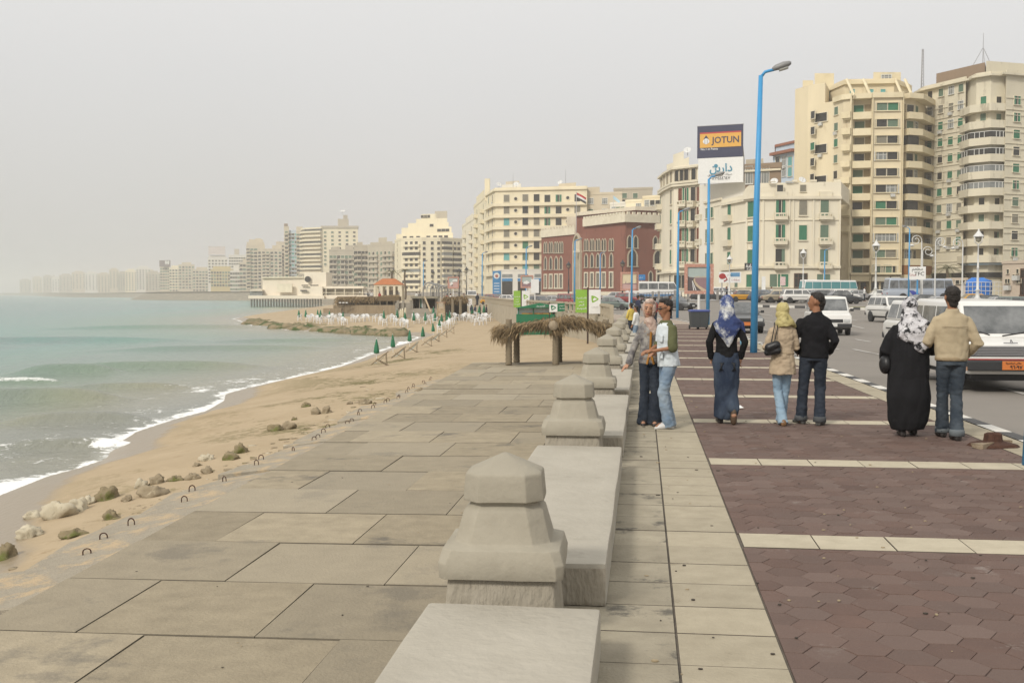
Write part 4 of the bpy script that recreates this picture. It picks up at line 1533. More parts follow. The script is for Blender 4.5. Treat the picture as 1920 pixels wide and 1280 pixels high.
for px, sg in ((1397.5, 2), (1421, 2), (1427, 3), (1476, 3), (1483, 4), (1521, 4), (1570, 5)):
 bandbox(b, sg, px, px + 3, zat(505, 186), b.zt, -0.02, 0.18, W_CREAM, 'pilaster')
# attic with white patched windows
mb = MB()
q = [pd(1418, 187.5), pd(1574, 185.5), pd(1590, 200), pd(1430, 201)]
mb.prism([((p - b.c).x, (p - b.c).y) for p in q], b.zt - b.z0 - 0.05, zat(343, 186) - b.z0)
att = b.obj('attic', mb, W_CREAM)
for px, k in ((1460, 'dark'), (1503, 'grey'), (1544, 'open')):
 p = pd(px, 186.4) - b.c
 o = link('window', window_mesh(k), b.root, (p.x, p.y, zat(354, 186) - b.z0))
 o.scale = (1.0, 1, 1.15)
 o.rotation_euler = (0, 0, math.atan2((pd(1574, 185.5) - pd(1418, 187.5)).y, (pd(1574, 185.5) - pd(1418, 187.5)).x))
 if px != 1503:
  mb = MB()
  mb.box((p.x, p.y - 0.55, zat(367, 186) - b.z0), (2.1, 0.9, 1.1), 0.1)
  b.obj('balcony', mb, TRIM)
for x0, x1, y0 in ((1438, 1452, 341), (1470, 1482, 341), (1483, 1492, 338), (1515, 1528, 338), (1530, 1556, 344), (1560, 1573, 338)):
 p, q_ = pd(x0, 186.6), pd(x1, 186.4)
 mb = MB()
 a_, c_ = p - b.c, q_ - b.c
 mb.prism([(a_.x, a_.y - 0.3), (c_.x, c_.y - 0.3), (c_.x, c_.y + 0.3), (a_.x, a_.y + 0.3)], zat(352, 186) - b.z0 + 0.9, zat(y0, 186) - b.z0)
 b.obj('parapet', mb, TRIM)
# round pediment
mb = MB()
p = pd(1407, 187.8) - b.c
a_, u_, n_, L_, rz_ = b.fr(2)
pts = [(2.2 * math.cos(math.pi * k / 14), 2.3 * math.sin(math.pi * k / 14)) for k in range(15)]
fr_ = [(p + u_ * x - n_ * -0.3) for x, z in pts]
bk_ = [(p + u_ * x - n_ * 0.3) for x, z in pts]
mb.rings([[(q.x, q.y, b.zt - b.z0 + z) for q, (x, z) in zip(fr_, pts)], [(q.x, q.y, b.zt - b.z0 + z) for q, (x, z) in zip(bk_, pts)]])
b.obj('pediment', mb, TRIM)
b.ledge(0, 3, b.zt - 0.1, 1.0, 0.1, W_CREAM, 'parapet')
# ground floor
for px, sg, w, k in ((1405, 2, 1.6, 'green'), (1452, 3, 1.5, 'fade'), (1467, 3, 1.5, 'green'), (1500, 4, 1.7, 'brown'), (1536, 5, 0.9, 'fade'), (1549, 5, 0.9, 'fade'), (1380, 1, 1.2, 'fade')):
 b.put(window_mesh(k), sg, b.at(sg, px)[0], zat(526, 186), w, 2.0)
for k in range(8):
 x0 = 1400 + k * 21
 sg = 2 if x0 < 1420 else (3 if x0 < 1475 else (4 if x0 < 1520 else 5))
CRZ = zat(343, 186)
dish(Vector((*pd(1501, 190)[:2], CRZ - 0.1)), 0.66, 0.35, 'white satellite dish on the roof of the cream peeling block, nearer the yellowed tower')
dish(Vector((*pd(1449, 192)[:2], CRZ - 0.1)), 0.66, -0.15, 'white satellite dish on the cream peeling block beside the big lamp post')
dish(Vector((*pd(1468, 189)[:2], CRZ - 2.6)), 0.5, 0.9, 'small dish low on the cream block roof edge')
# ---------------- tall slim old block with arched loggia and red shutters
b = Bld('corner_block', 'narrow old block with arched top loggia, red shutters and stone balconies', [(1236, 236), (1247, 226), (1262, 218), (1292, 215), (1310, 213)], zat(318, 216), W_CREAM, 0.75, 15, parapet=0.6)
for k, y in enumerate((368, 405, 443, 481)):
 z = zat(y, 217)
 b.balcony(0, 0.2, 3.4, zat(y + 21, 228), 1.1, 1.0, open_slots=True)
 b.put(window_mesh('fade'), 0, 1.8, z, 1.4, 2.4)
 b.put(window_mesh('green' if k % 2 else 'grey'), 1, b.at(1, 1257)[0], z, 1.5, 2.6)
 b.put(window_mesh('red'), 2, b.at(2, 1276)[0], z, 1.3, 2.6)
 b.put(window_mesh('half'), 2, b.at(2, 1284)[0], z, 1.3, 2.6)
 b.balcony(2, b.at(2, 1273)[0], b.at(2, 1289)[0], zat(y + 19, 216), 1.1, 1.0, open_slots=True)
 b.put(window_mesh('dark'), 3, b.at(3, 1299)[0], z, 1.3, 2.6)
 b.put(window_mesh('red'), 3, b.at(3, 1306)[0], z, 0.8, 2.6)
 b.balcony(3, 0.1, 1.7, zat(y + 20, 215), 1.0, 1.0, open_slots=True)
aw = arch_window(1.1, 2.6, 0.18)
for px, sg in ((1239, 0), (1244, 0), (1250, 1), (1257, 1), (1268, 2), (1276, 2), (1285, 2), (1299, 3)):
 b.put(aw, sg, b.at(sg, px)[0], zat(341, 217))
for y in (320, 347, 352, 512):
 b.ledge(0, 3, zat(y, 218), 0.4, 0.6)
b.grid(1, [1256], [528], 1.5, 2.4, 'dark')
b.grid(2, [1270, 1284], [528], 1.5, 2.4, 'dark')
b.box_on_roof(0.18, 0.75, 0.1, 0.6, 2.8)
b.box_on_roof(0.35, 0.62, 0.2, 0.5, 4.6)
dish(Vector((*pd(1287, 218)[:2], b.zt + 2.8)), 0.8, -0.2, 'white satellite dish beside the paint billboard on the narrow block')
# white end wall under the billboard
e_ = Bld('party_wall_block', 'white blind wall block that carries the paint billboard', [(1310, 209), (1395, 203)], zat(345, 206), W_WHITE, 0.75, 14, parapet=0.0)
b2 = Bld('apartment_house', 'brown rendered block with white framed windows behind the cream peeling block', [(1388, 232), (1462, 228)], zat(316, 230), W_BROWN, 0.8, 14)
b2.grid(0, [1402, 1432], [330], 1.3, 3.2, 'pale')
b2.ledge(0, 0, zat(323, 230), 0.4, 0.5)
b2.box_on_roof(0.1, 0.55, 0.2, 0.7, 2.2, W_DUST)
b3 = Bld('apartment_house', 'pale blue and white block with red terrace roofs behind the yellowed tower', [(1447, 275), (1488, 266)], zat(292, 270), W_BLUE, 0.8, 14, parapet=0.3)
b3.grid(0, [1455, 1467, 1478], [304, 324], 1.5, 2.0, ['dark', 'teal', 'pale'])
roof_red = pm('roof_red', (0.30, 0.12, 0.075), (0.24, 0.10, 0.06), scale=1)
b3.ledge(0, 0, zat(290, 270), 0.7, 1.2, roof_red)
b3.box_on_roof(0.1, 1.0, 0.15, 0.9, 2.7, W_BLUE)
b3.box_on_roof(0.05, 1.05, 0.1, 0.95, 0.5, roof_red, 'roof', b3.zt + 2.7)
# ---------------- red brick building with pale pointed windows
b = Bld('brick_building', 'dark red brick building with pale pointed arch windows and battlements', [(1015, 312), (1030, 307), (1079, 294), (1094, 290), (1172, 271), (1240, 276)], zat(437, 292), W_BRICK, 0.6, 20, parapet=0.0)
zU, zM, zG = zat(460, 285), zat(492, 285), zat(530, 285)
tw = arch_window(0.85, 2.9, 0.22, sharp=0.95)
ar = arch_window(1.35, 3.4, 0.34)
wide = arch_window(2.3, 4.0, 0.42, sharp=0.75)
def rw(w, h):
 mb = MB()
 t = 0.34
 mb.box2((-w / 2 - t, -0.16, 0), (-w / 2, 0.02, h), 0)
 mb.box2((w / 2, -0.16, 0), (w / 2 + t, 0.02, h), 0)
 mb.box2((-w / 2 - t, -0.16, h), (w / 2 + t, 0.02, h + t), 0)
 mb.box2((-w / 2 - t - .1, -0.26, -0.3), (w / 2 + t + .1, 0.02, 0), 0)
 mb.box2((-w / 2, -0.03, 0), (w / 2, 0.0, h), 1)
 mb.box2((-0.05, -0.08, 0), (0.05, -0.03, h), 0)
 return mb.mesh('window', [TRIM, G_DARK])
rg = rw(1.4, 3.6)
for px, sg in ((1023, 0), (1033, 1), (1043, 1), (1052, 1), (1099, 3), (1110, 3), (1121, 3), (1132, 3), (1146, 3)):
 d_ = b.at(sg, px)[0]
 D = b.at(sg, px)[1]
 for s in (-0.6, 0.6):
  b.put(tw, sg, d_ + s, zat(474 if px < 1080 else 470, D))
 b.put(ar, sg, d_, zat(505 if px < 1080 else 501, D))
 b.put(rg, sg, d_, zat(539.5 if px < 1080 else 538, D))
for px in (1185, 1233):
 d_ = b.at(4, px)[0]
 for s in (-0.9, 0.9):
  b.put(arch_window(1.0, 2.9, 0.3), 4, d_ + s * 1.0, zat(465, 272))
 b.put(wide, 4, d_, zat(499, 272))
b.put(rw(1.6, 4.2), 4, b.at(4, 1236)[0], zat(536, 273))
b.put(arch_window(0.9, 3.0, 0.3), 4, b.at(4, 1219)[0], zat(532, 273))
b.put(arch_window(3.2, 16.5, 0.6, pm('porch_shade', (0.40, 0.35, 0.25), (0.3, 0.26, 0.19), scale=0.3), y=-0.6), 2, 1.4, 0.75)
# battlements: left wing, right wing
for sg0, sg1, zb in ((0, 1, b.zt), (3, 4, b.zt + 1.8)):
 b.ledge(sg0, sg1, zb - 0.3, 2.0, 0.35, TRIM, 'parapet')
 for sg in range(sg0, sg1 + 1):
  a_, u_, n_, L_, rz_ = b.fr(sg)
  n_m = int(L_ / 1.5)
  mb = MB()
  for k in range(n_m):
   q = a_ + u_ * (L_ * (k + 0.5) / n_m) + n_ * 0.1 - b.c
   mb.box((q.x, q.y, zb + 1.95 - b.z0), (0.8, 0.5, 0.6), rz_)
  b.obj('battlement', mb, TRIM)['kind'] = 'stuff'
mb = MB()
q = [pd(1093, 291), pd(1172, 272), pd(1240, 277), pd(1245, 300), pd(1100, 310)]
mb.prism([((p - b.c).x, (p - b.c).y) for p in q], b.zt - b.z0 - 0.2, b.zt - b.z0 + 1.9)
b.obj('wall', mb, W_BRICK)
q = [pd(1080, 306), pd(1190, 285), pd(1240, 288), pd(1245, 310), pd(1100, 322)]
mb = MB()
mb.prism([((p - b.c).x, (p - b.c).y) for p in q], b.zt - b.z0, zat(396, 288) - b.z0)
b.obj('upper_storey', mb, W_BRICK)
mb = MB()
q = [pd(1079, 305), pd(1190, 284), pd(1241, 287), pd(1245, 310), pd(1100, 323)]
mb.prism([((p - b.c).x, (p - b.c).y) for p in q], zat(397, 288) - b.z0, zat(390, 288) - b.z0)
b.obj('cornice', mb, TRIM)
up = arch_window(0.7, 2.6, 0.2)
uu = (pd(1190, 285) - pd(1080, 306)).normalized()
for k in range(6):
 p = pd(1098 + k * 3.2, 302.6 - k * 0.62) - b.c
 o = link('window', up, b.root, (p.x, p.y, zat(428, 300) - b.z0))
 o.rotation_euler = (0, 0, math.atan2(uu.y, uu.x))
for px0, px1, D0, y1, y0 in ((1062, 1080, 315, 407, 440), (1131, 1147, 287, 408, 424), (1130, 1172, 300, 397, 405)):
 p, q_ = pd(px0, D0), pd(px1, D0)
 mb = MB()
 a_, c_ = p - b.c, q_ - b.c
 mb.prism([(a_.x, a_.y), (c_.x, c_.y), (c_.x, c_.y + 2), (a_.x, a_.y + 2)], zat(y0, D0) - b.z0, zat(y1, D0) - b.z0)
 b.obj('roof_room', mb, TRIM)
b.ledge(0, 4, 0.5, 1.7, 0.25, TRIM, 'plinth')
for px, sg in ((1030, 0), (1046, 1), (1109, 3), (1135, 3), (1210, 4)):
 pass
mb = MB()
p = pd(1087, 291.5) - b.c
mb.box((p.x, p.y, zat(463, 291) - b.z0), (1.8, 1.0, 3.0), 0.3)
mb.box((p.x, p.y - 0.3, zat(472, 291) - b.z0), (3.4, 1.2, 0.5), 0.3)
b.obj('stone_balcony', mb, TRIM)
# flag on the brick building
fl = thing('flag', 'red white and black striped flag on a pole over the brick building', 'flag', (*pd(1080, 303)[:2], zat(430, 303)))
mb = MB()
mb.tube([(0, 0, -2), (0, 0, 10.2)], 0.09, 6)
mb.build('pole', flat('flag_pole', (0.5, 0.5, 0.5)), fl)
for i, c in enumerate(((0.45, 0.02, 0.02), (0.7, 0.7, 0.68), (0.015, 0.015, 0.015))):
 mb = MB()
 pts = []
 for k in range(9):
  x = 0.1 + 2.6 * k / 8
  y = 0.25 * math.sin(k * 0.9)
  zt = 10.0 - 0.75 * (k / 8) ** 1.2 * 1.9
  pts.append([(x, y, zt - i * 0.6), (x, y, zt - (i + 1) * 0.6)])
 mb.rings(pts, closed=False, cap=False)
 mb.build('stripe', flat(f'flag{i}', c), fl)
fl2 = thing('flag', 'pale blue and white flag above the low roofs by the brick building', 'flag', (*pd(1149, 300)[:2], zat(396, 300)))
mb = MB()
mb.tube([(0, 0, 0), (0, 0, 4.2)], 0.07, 6)
mb.build('pole', MATS['flag_pole'], fl2)
mb = MB()
mb.rings([[(0.05, 0, 4.1), (0.05, 0, 3.2)], [(0.9, 0.15, 3.5), (0.8, 0.15, 2.6)], [(1.9, 0, 2.6), (1.6, 0, 2.1)]], closed=False, cap=False)
mb.build('cloth', flat('flag_blue', (0.40, 0.58, 0.68)), fl2)

# ---------------- cream hotel with long ledges
b = Bld('hotel_block', 'broad cream block with continuous ledges, square green windows and small round windows', [(912, 352), (929, 334), (1010, 331), (1100, 328)], zat(356, 331), W_HOTEL, 0.7, 24, parapet=0.7)
HY = [373 + 21.7 * k for k in range(7)]
b.grid(1, [950, 985, 1006], HY, 1.5, 2.0, ['green', 'fade', 'grey', 'dark', 'teal'], ref=960)
b.grid(2, [1026, 1047, 1082], HY, 1.5, 2.0, ['green', 'fade', 'grey', 'dark', 'half'], ref=1040)
b.grid(0, [917, 924], HY, 1.3, 1.9, ['fade', 'dark', 'grey'], ref=924)
rdm = MB()
rdm.lathe([(0.75, 0.02), (0.75, -0.16), (0.5, -0.16), (0.48, -0.03), (0.01, -0.03)], 16, axis='Y')
rd = rdm.mesh('round_window', TRIM)
rd.materials.append(G_DARK)
for p in rd.polygons:
 if abs(p.normal.y) > 0.9 and p.center.y > -0.05:
  p.material_index = 1
for y in HY:
 for px, sg in ((967, 1), (1064, 2)):
  b.put(rd, sg, b.at(sg, px)[0], zat(y, 331), name='round_window')
 b.ledge(0, 2, zat(y + 13.6, 331), 0.95, 0.85, W_HOTEL)
b.ledge(0, 2, b.zt - 0.3, 0.5, 0.5, W_HOTEL)
mb = MB()
p, q_ = pd(921, 346) - b.c, pd(914, 352) - b.c
mb.box((q_.x, q_.y, zat(356, 350) - b.z0), (1.6, 1.2, 7.0))
b.obj('tower', mb, W_HOTEL)
b.box_on_roof(0.16, 0.36, 0.1, 0.45, 3.2, W_WHITE)
b.box_on_roof(0.36, 0.82, 0.12, 0.4, 1.6, W_TAN)
b.box_on_roof(0.2, 0.34, 0.3, 0.6, 4.6, W_TAN)
b.box_on_roof(0.74, 0.9, 0.1, 0.3, 2.2, W_TAN)
for i, (px, r_, hh) in enumerate(((936, 0.85, 1.0), (968, 0.9, 1.0), (1050, 0.85, 1.6))):
 dish(Vector((*pd(px, 338)[:2], b.zt + hh)), r_, 0.5 * (1 - i), ['satellite dish at the far edge of the broad cream block roof', 'satellite dish behind the white roof room of the broad cream block', 'grey satellite dish near the tall aerial of the broad cream block'][i])
mast(Vector((*pd(1060, 340)[:2], b.zt)), 7.0, 'thin aerial on the broad cream block roof', False)
mast(Vector((*pd(962, 342)[:2], b.zt)), 6.0, 'thin pole aerial by the white roof room of the cream block', False)
bl = pm('petrol_blue', (0.03, 0.17, 0.36), (0.04, 0.20, 0.40), scale=1, rough=0.5)
st = Bld('petrol_station', 'white petrol station with blue fascia at the foot of the broad cream block', [(934, 318), (962, 316), (1016, 313)], zat(506, 316), W_WHITE, 0.6, 12, parapet=0.2)
for sg, x0, x1 in ((0, 941, 961), (1, 971, 990), (1, 1002, 1014)):
 bandbox(st, sg, x0, x1, zat(527, 316), zat(522, 316), -0.02, 0.3, bl, 'fascia')
 bandbox(st, sg, x0, x1, 0.65, zat(528, 316), -0.02, 0.08, G_DARK, 'bay_opening')
 bandbox(st, sg, x0, x1, zat(520, 316), zat(514, 316), -0.02, 0.08, G_PALE, 'window')
t = thing('sign_tower', 'tall blue sign pylon with a round emblem in front of the petrol station', 'sign', lpd(931.5, 300))
mb = MB()
h_ = zat(508, 300) - t.location.z
mb.box((0, 0, h_ / 2), (2.25, 0.5, h_))
mb.build('panel', bl, t)
mb = MB()
mb.lathe([(0.01, -0.30), (0.85, -0.30), (0.85, -0.26)], 20, c=(0, 0, h_ - 1.3), axis='Y')
mb.lathe([(0.01, -0.33), (0.38, -0.33), (0.42, -0.30)], 12, c=(0, 0, h_ - 1.4), axis='Y', mi=1)
mb.build('emblem', [G_FRAME, flat('emblem_red', (0.35, 0.10, 0.06))], t)
for k in range(5):
 mb = MB()
 mb.box((0, -0.27, h_ - 3.4 - k * 0.75), (1.5, 0.03, 0.22))
 mb.build('lettering', flat('sign_white', (0.60, 0.63, 0.66)), t)
mb = MB()
mb.box((1.3, 0.1, h_ / 2), (0.25, 0.5, h_))
mb.build('side', G_FRAME, t)
# ---------------- blocks between hotel and brick
for nm, lab, x0, x1, D, y, m, px, ys in (
  ('apartment_house', 'pale tan house with dark windows directly behind the brick building', 1096, 1165, 330, 366, W_TAN, (1107, 1133), (378, 398)),
  ('apartment_house', 'grey concrete roof block between the brick building and narrow old block', 1150, 1222, 350, 357, W_DUST, (1170, 1190), (368, 380)),
  ('apartment_house', 'yellowish house with glazed balconies tucked beside the narrow old block', 1204, 1240, 300, 372, W_YELL, (1212, 1222, 1232), (382, 392, 402)),
  ('apartment_house', 'cream box house rising over the brick building roof', 1172, 1216, 312, 379, W_HOTEL, (1196,), (388,)),
  ('apartment_house', 'white roof house with tiny windows above the brick battlements', 1143, 1172, 316, 384, W_WHITE, (1150, 1158, 1166), (394,))):
 q = Bld(nm, lab, [(x0, D), (x1, D - 4)], zat(y, D), m, 0.8, 12, parapet=0.5)
 q.grid(0, px, ys, 1.3, 1.5, ['dark', 'fade', 'pale'])
 if x0 == 1096:
  q.box_on_roof(0.0, 0.4, 0.2, 0.8, 2.4)
# ---------------- the long line of sea-front blocks receding round the bay
b = Bld('sea_front_block', 'stepped pale block with many bay balconies next to the broad cream block', [(889, 400), (902, 375), (914, 350)], zat(372, 360), W_HOTEL, 0.9, 20)
for k in range(8):
 z = zat(392 + 19 * k, 370)
 for sg, px in ((0, 895), (1, 907)):
  b.put(window_mesh(rnd.choice(['dark', 'fade', 'grey'])), sg, b.at(sg, px)[0], z, 1.6, 1.9)
  b.balcony(sg, b.at(sg, px)[0] - 1.8, b.at(sg, px)[0] + 1.8, z - 1.8, 1.3, 1.1, W_HOTEL)
 b.put(window_mesh('dark'), 1, b.at(1, 912)[0], z, 1.2, 1.8)
b.box_on_roof(0.2, 0.8, 0.1, 0.8, 3.0)
b = Bld('sea_front_block', 'lower pale block with curved bay balconies beside the stepped one', [(867, 455), (879, 425), (890, 402)], zat(418, 425), W_CREAM, 0.9, 20)
for k in range(7):
 z = zat(434 + 16 * k, 425)
 for sg, px in ((0, 873), (1, 885)):
  b.put(window_mesh(rnd.choice(['dark', 'fade', 'grey'])), sg, b.at(sg, px)[0], z, 2.0, 1.9)
  b.balcony(sg, b.at(sg, px)[0] - 2.2, b.at(sg, px)[0] + 2.2, z - 1.8, 1.4, 1.1, W_CREAM)
b.box_on_roof(0.3, 0.9, 0.1, 0.8, 2.6)

b = Bld('sea_front_block', 'wide cream block with balcony bands and a stepped pyramid of roof terraces', [(741, 575), (752, 556), (792, 548), (826, 548), (868, 560)], zat(449, 550), W_HOTEL, 1.0, 26)
for k in range(9):
 z = zat(456 + 10.4 * k, 550)
 for sg, px0, px1 in ((1, 757, 789), (3, 829, 846), (3, 849, 866)):
  bandbox(b, sg, px0, px1, z - 1.75, z - 0.6, -0.02, 1.2, W_HOTEL, 'balcony')
  kk = rnd.random()
  if kk < 0.3:
   bandbox(b, sg, px0, px1, z - 0.6, z + 0.8, -0.02, 1.0, G_PALE if kk < 0.12 else G_DARK, 'glazing')
  else:
   for j in range(2 if sg == 3 else 3):
    b.put(window_mesh('dark'), sg, b.at(sg, px0 + (px1 - px0) * (j + 0.6) / (2.4 if sg == 3 else 3.4))[0], z, 1.6, 1.6)
 for px, sg in ((746, 0), (796, 2), (811, 2), (823, 2)):
  b.put(window_mesh('dark'), sg, b.at(sg, px)[0], z, 1.2, 1.4)
for x0, x1, y0_, y1_, hy, zb in ((0.02, 0.86, 0.06, 0.8, 434, 449), (0.10, 0.84, 0.1, 0.8, 422, 434), (0.2, 0.8, 0.14, 0.8, 413, 422), (0.32, 0.78, 0.18, 0.8, 405, 413), (0.40, 0.62, 0.2, 0.7, 396, 405), (0.60, 0.78, 0.2, 0.7, 391, 405)):
 b.box_on_roof(x0, x1, y0_, y1_, (zb - hy) * 550 / FPX, W_HOTEL if hy > 391 else W_DUST, 'terrace_storey', zat(zb, 550))
f0, f1 = b.P[0], b.P[-1]
uu = (f1 - f0).normalized()
for hy, xs in ((428, (0.66, 0.72, 0.78)), (441, (0.15, 0.25, 0.35, 0.5, 0.6, 0.68, 0.76)), (418, (0.55,)), (400, (0.42, 0.46, 0.5))):
 for x in xs:
  p = f0.lerp(f1, x) + (b.foot[-1] - b.P[0]) * ({428: 0.1, 441: 0.06, 418: 0.14, 400: 0.2}[hy]) - b.c
  o = link('window', window_mesh('dark'), b.root, (p.x, p.y, zat(hy, 548) - b.z0))
  o.rotation_euler = (0, 0, math.atan2(uu.y, uu.x))
  o.scale = (2.2, 1, 1.4)

def farblock(lab, x0, x1, D, y, m, cols, rows, y0, dy, ww=1.5, wh=1.6, kinds=('dark', 'dark', 'fade'), bands=False, skew=0.0, top=None, name='sea_front_block', balc=(), depth=22):
 b = Bld(name, lab, [(x0, D * (1 + skew)), (x1, D)], zat(y, D), m, 1.6, depth, parapet=0.8)
 a, u, n_, L_, rz = b.fr(0)
 for r in range(rows):
  z = zat(y0 + dy * r, D)
  for c in range(cols):
   d_ = L_ * (c + 0.5) / cols
   if b.nwin < 100:
    b.put(window_mesh(rnd.choice(kinds)), 0, d_, z, ww, wh)
    b.nwin += 1
  for q0, q1 in balc:
   mb = MB()
   p, q = a + u * (L_ * q0) - b.c, a + u * (L_ * q1) - b.c
   o_ = n_ * 1.2
   mb.prism([((p + o_).x, (p + o_).y), ((q + o_).x, (q + o_).y), (q.x, q.y), (p.x, p.y)], z - b.z0 - wh / 2 - 0.95, z - b.z0 - wh / 2 + 0.2)
   b.obj('balcony', mb, m)
  if bands:
   b.ledge(0, 0, z - wh / 2 - 0.9, 0.7, 0.5, m)
 for tp in top or ():
  b.box_on_roof(*tp)
 return b
farblock('old grey-green block with six rows of small windows before the wide stepped block', 690, 742, 600, 459, W_DUST, 7, 7, 474, 10.4, 1.5, 1.8, ('dark', 'fade', 'grey'), balc=((0.05, 0.4), (0.55, 0.95)), skew=0.03, top=[(0.1, 0.9, 0.1, 0.6, 2.0), (0.4, 0.7, 0.2, 0.5, 4.5)])
farblock('old dusty block of uneven balconies beside the pier pavilion', 664, 692, 640, 462, W_DUST, 4, 7, 474, 10.2, 1.8, 1.8, ('dark', 'fade', 'dark'), balc=((0.1, 0.5), (0.6, 0.95)), top=[(0.2, 0.6, 0.1, 0.6, 2.5)])
farblock('dusty low block crowded behind the pier pavilion', 618, 668, 690, 470, W_DUST, 7, 7, 482, 9.6, 1.8, 1.8, ('dark', 'fade', 'dark'), balc=((0.02, 0.3), (0.4, 0.62), (0.72, 0.98)), top=[(0.1, 0.4, 0.1, 0.6, 2.5), (0.6, 0.9, 0.1, 0.6, 3.5)])
b = farblock('tall slab block with a blank cream side wall and a rooftop tank', 604, 672, 830, 428, W_HOTEL, 5, 9, 436, 7.4, 1.6, 1.2, ('dark', 'fade'), top=[(-0.02, 1.02, -0.03, 0.9, 1.6, W_DUST), (0.45, 0.75, 0.1, 0.5, 7.0, W_DUST), (0.6, 0.72, 0.15, 0.4, 10.0, W_DUST)])
dish(Vector((*pd(644, 835)[:2], zat(428, 830) + 10)), 2.2, 0, 'big white dish crowning the tall slab block', 0.4)
b = Bld('sea_front_block', 'tall curved balcony wing joined to the tall slab block', [(566, 850), (573, 838), (604, 829)], zat(429, 832), W_HOTEL, 1.6, 22)
for k in range(14):
 z = zat(433 + 7.6 * k, 832)
 b.ledge(0, 1, z - 1.5, 1.3, 1.6, W_HOTEL, 'balcony')
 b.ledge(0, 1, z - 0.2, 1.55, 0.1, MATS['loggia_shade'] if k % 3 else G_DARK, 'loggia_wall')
b = farblock('blue and white striped tower with blue balconies', 541, 560, 860, 434, W_BLUE, 3, 15, 440, 7.2, 2.0, 1.5, ('dark', 'teal', 'dark'), bands=True)
farblock('slim tan tower joined to the striped blue tower', 534, 543, 858, 427, W_TAN, 1, 14, 436, 7.4, 2.0, 1.6, balc=((0.1, 0.9),), top=[(0, 0.8, 0, 0.8, 3.0, W_BROWN)])
farblock('narrow tan tower between the striped tower and the balcony wing', 557, 570, 850, 434, W_TAN, 2, 14, 441, 7.4, 2.2, 1.6, balc=((0.05, 0.45), (0.55, 0.95)), top=[(0, 0.9, 0, 0.8, 3.5)])
farblock('sand coloured mid-rise with a long roof line beyond the pier', 484, 530, 985, 468, W_TAN, 6, 11, 474, 6.4, 2.2, 1.6, ('dark', 'fade', 'dark'), balc=((0.2, 0.5),), top=[(0.6, 1.0, 0.2, 0.7, 4)])
farblock('sand coloured tower with stepped top beyond the pier', 463, 498, 1000, 461, W_TAN, 5, 12, 468, 6.4, 2.6, 1.6, ('dark', 'dark', 'fade'), balc=((0.02, 0.25), (0.6, 0.95)), top=[(0.03, 0.97, 0.1, 0.7, 3.5), (0.15, 0.9, 0.2, 0.7, 6.0), (0.5, 0.8, 0.3, 0.6, 7.0)])
farblock('low dusty roofs in front of the tall slab block', 560, 622, 760, 515, W_DUST, 8, 4, 520, 7, 2.2, 1.8, ('dark', 'fade', 'dark'))
farblock('small tan tower peeping between two sand coloured towers', 519, 535, 1010, 455, W_TAN, 2, 6, 462, 7, 2.0, 1.6)
farblock('white gridded block with a dark rooftop tower', 430, 466, 1180, 479, W_WHITE, 8, 11, 484, 5.4, 1.7, 1.3, ('dark',), top=[(0.3, 0.55, 0.2, 0.6, 7.0, W_DUST)])
b = farblock('tall white block below a big white rooftop hoarding', 391, 428, 1250, 484, W_WHITE, 6, 8, 489, 5.6, 1.8, 1.5, ('dark',), top=[(0.05, 0.9, 0.1, 0.5, 3)])
t = thing('rooftop_hoarding', 'big white gridded hoarding on the tall white block far along the bay', 'billboard', (*pd(408, 1250)[:2], zat(478, 1250)))
mb = MB()
mb.box((0, 0, 4.9), (19, 0.5, 9.6), YAW)
mb.build('panel', flat('hoarding', (0.62, 0.56, 0.52)), t)
for k in range(6):
 mb = MB()
 mb.box((0, -0.3, 0.4 + k * 1.8), (19.2, 0.2, 0.22), YAW)
 mb.build('frame', flat('hoarding_bar', (0.42, 0.36, 0.33)), t)
farblock('yellow block with rows of small windows in front of the tall white one', 396, 438, 1080, 506, pm('wall_far_yellow', (0.52, 0.43, 0.22), (0.45, 0.37, 0.2), scale=.1), 8, 5, 511, 6.0, 1.7, 1.8, ('dark', 'fade'), top=[(0.1, 0.9, 0.2, 0.7, 3.5)])
for i, (x0, x1, D, y, m, c_, lab) in enumerate((
  (362, 397, 1300, 506, W_TAN, 6, 'tan balcony block beside the yellow far block'), (336, 366, 1350, 497, W_TAN, 5, 'taller tan block with balcony rows in the hazy skyline'),
  (318, 340, 1380, 503, W_HOTEL, 4, 'pale block beside the dark rooftop hoarding block'), (301, 320, 1400, 500, W_TAN, 4, 'hazy block that carries a dark rooftop hoarding'),
  (274, 303, 1700, 512, W_DUST, 5, 'hazy low block just past the dark hoarding block'), (256, 284, 1750, 503, W_WHITE, 5, 'hazy white block with flat dark roof room'),
  (236, 258, 1850, 508, W_HOTEL, 4, 'hazy cream block before the white one'), (222, 240, 1950, 512, W_DUST, 4, 'hazy grey block with stepped roof'),
  (206, 224, 2050, 506, W_TAN, 3, 'hazy slim tower with a small crown'), (184, 208, 2100, 514, W_TAN, 4, 'faint tan block along the distant bay'),
  (160, 186, 2250, 512, W_WHITE, 4, 'faint pale block with a level roof'), (136, 162, 2350, 511, W_TAN, 4, 'faint block with one higher corner'),
  (112, 138, 2500, 516, W_DUST, 4, 'barely visible block in the haze'), (82, 99, 2750, 518, W_DUST, 3, 'barely visible bluish block near the end of the skyline'), (62, 80, 2900, 520, W_TAN, 3, 'last ghostly block before the open sea'), (98, 114, 2650, 521, W_WHITE, 3, 'ghostly low white block in haze'), (38, 60, 3100, 525, W_DUST, 3, 'ghostly far grey block fading out'))):
 rows = max(3, int((546 - y) * D / FPX / 3.6))
 farblock(lab, x0, x1, D, y, m, c_, min(rows, 9), y + 4, 3.6 * FPX / D, 2.2, 1.8, ('dark', 'fade'), top=[(0.2, 0.8, 0.2, 0.7, 3.5)])
fx = 70
n_ = 0
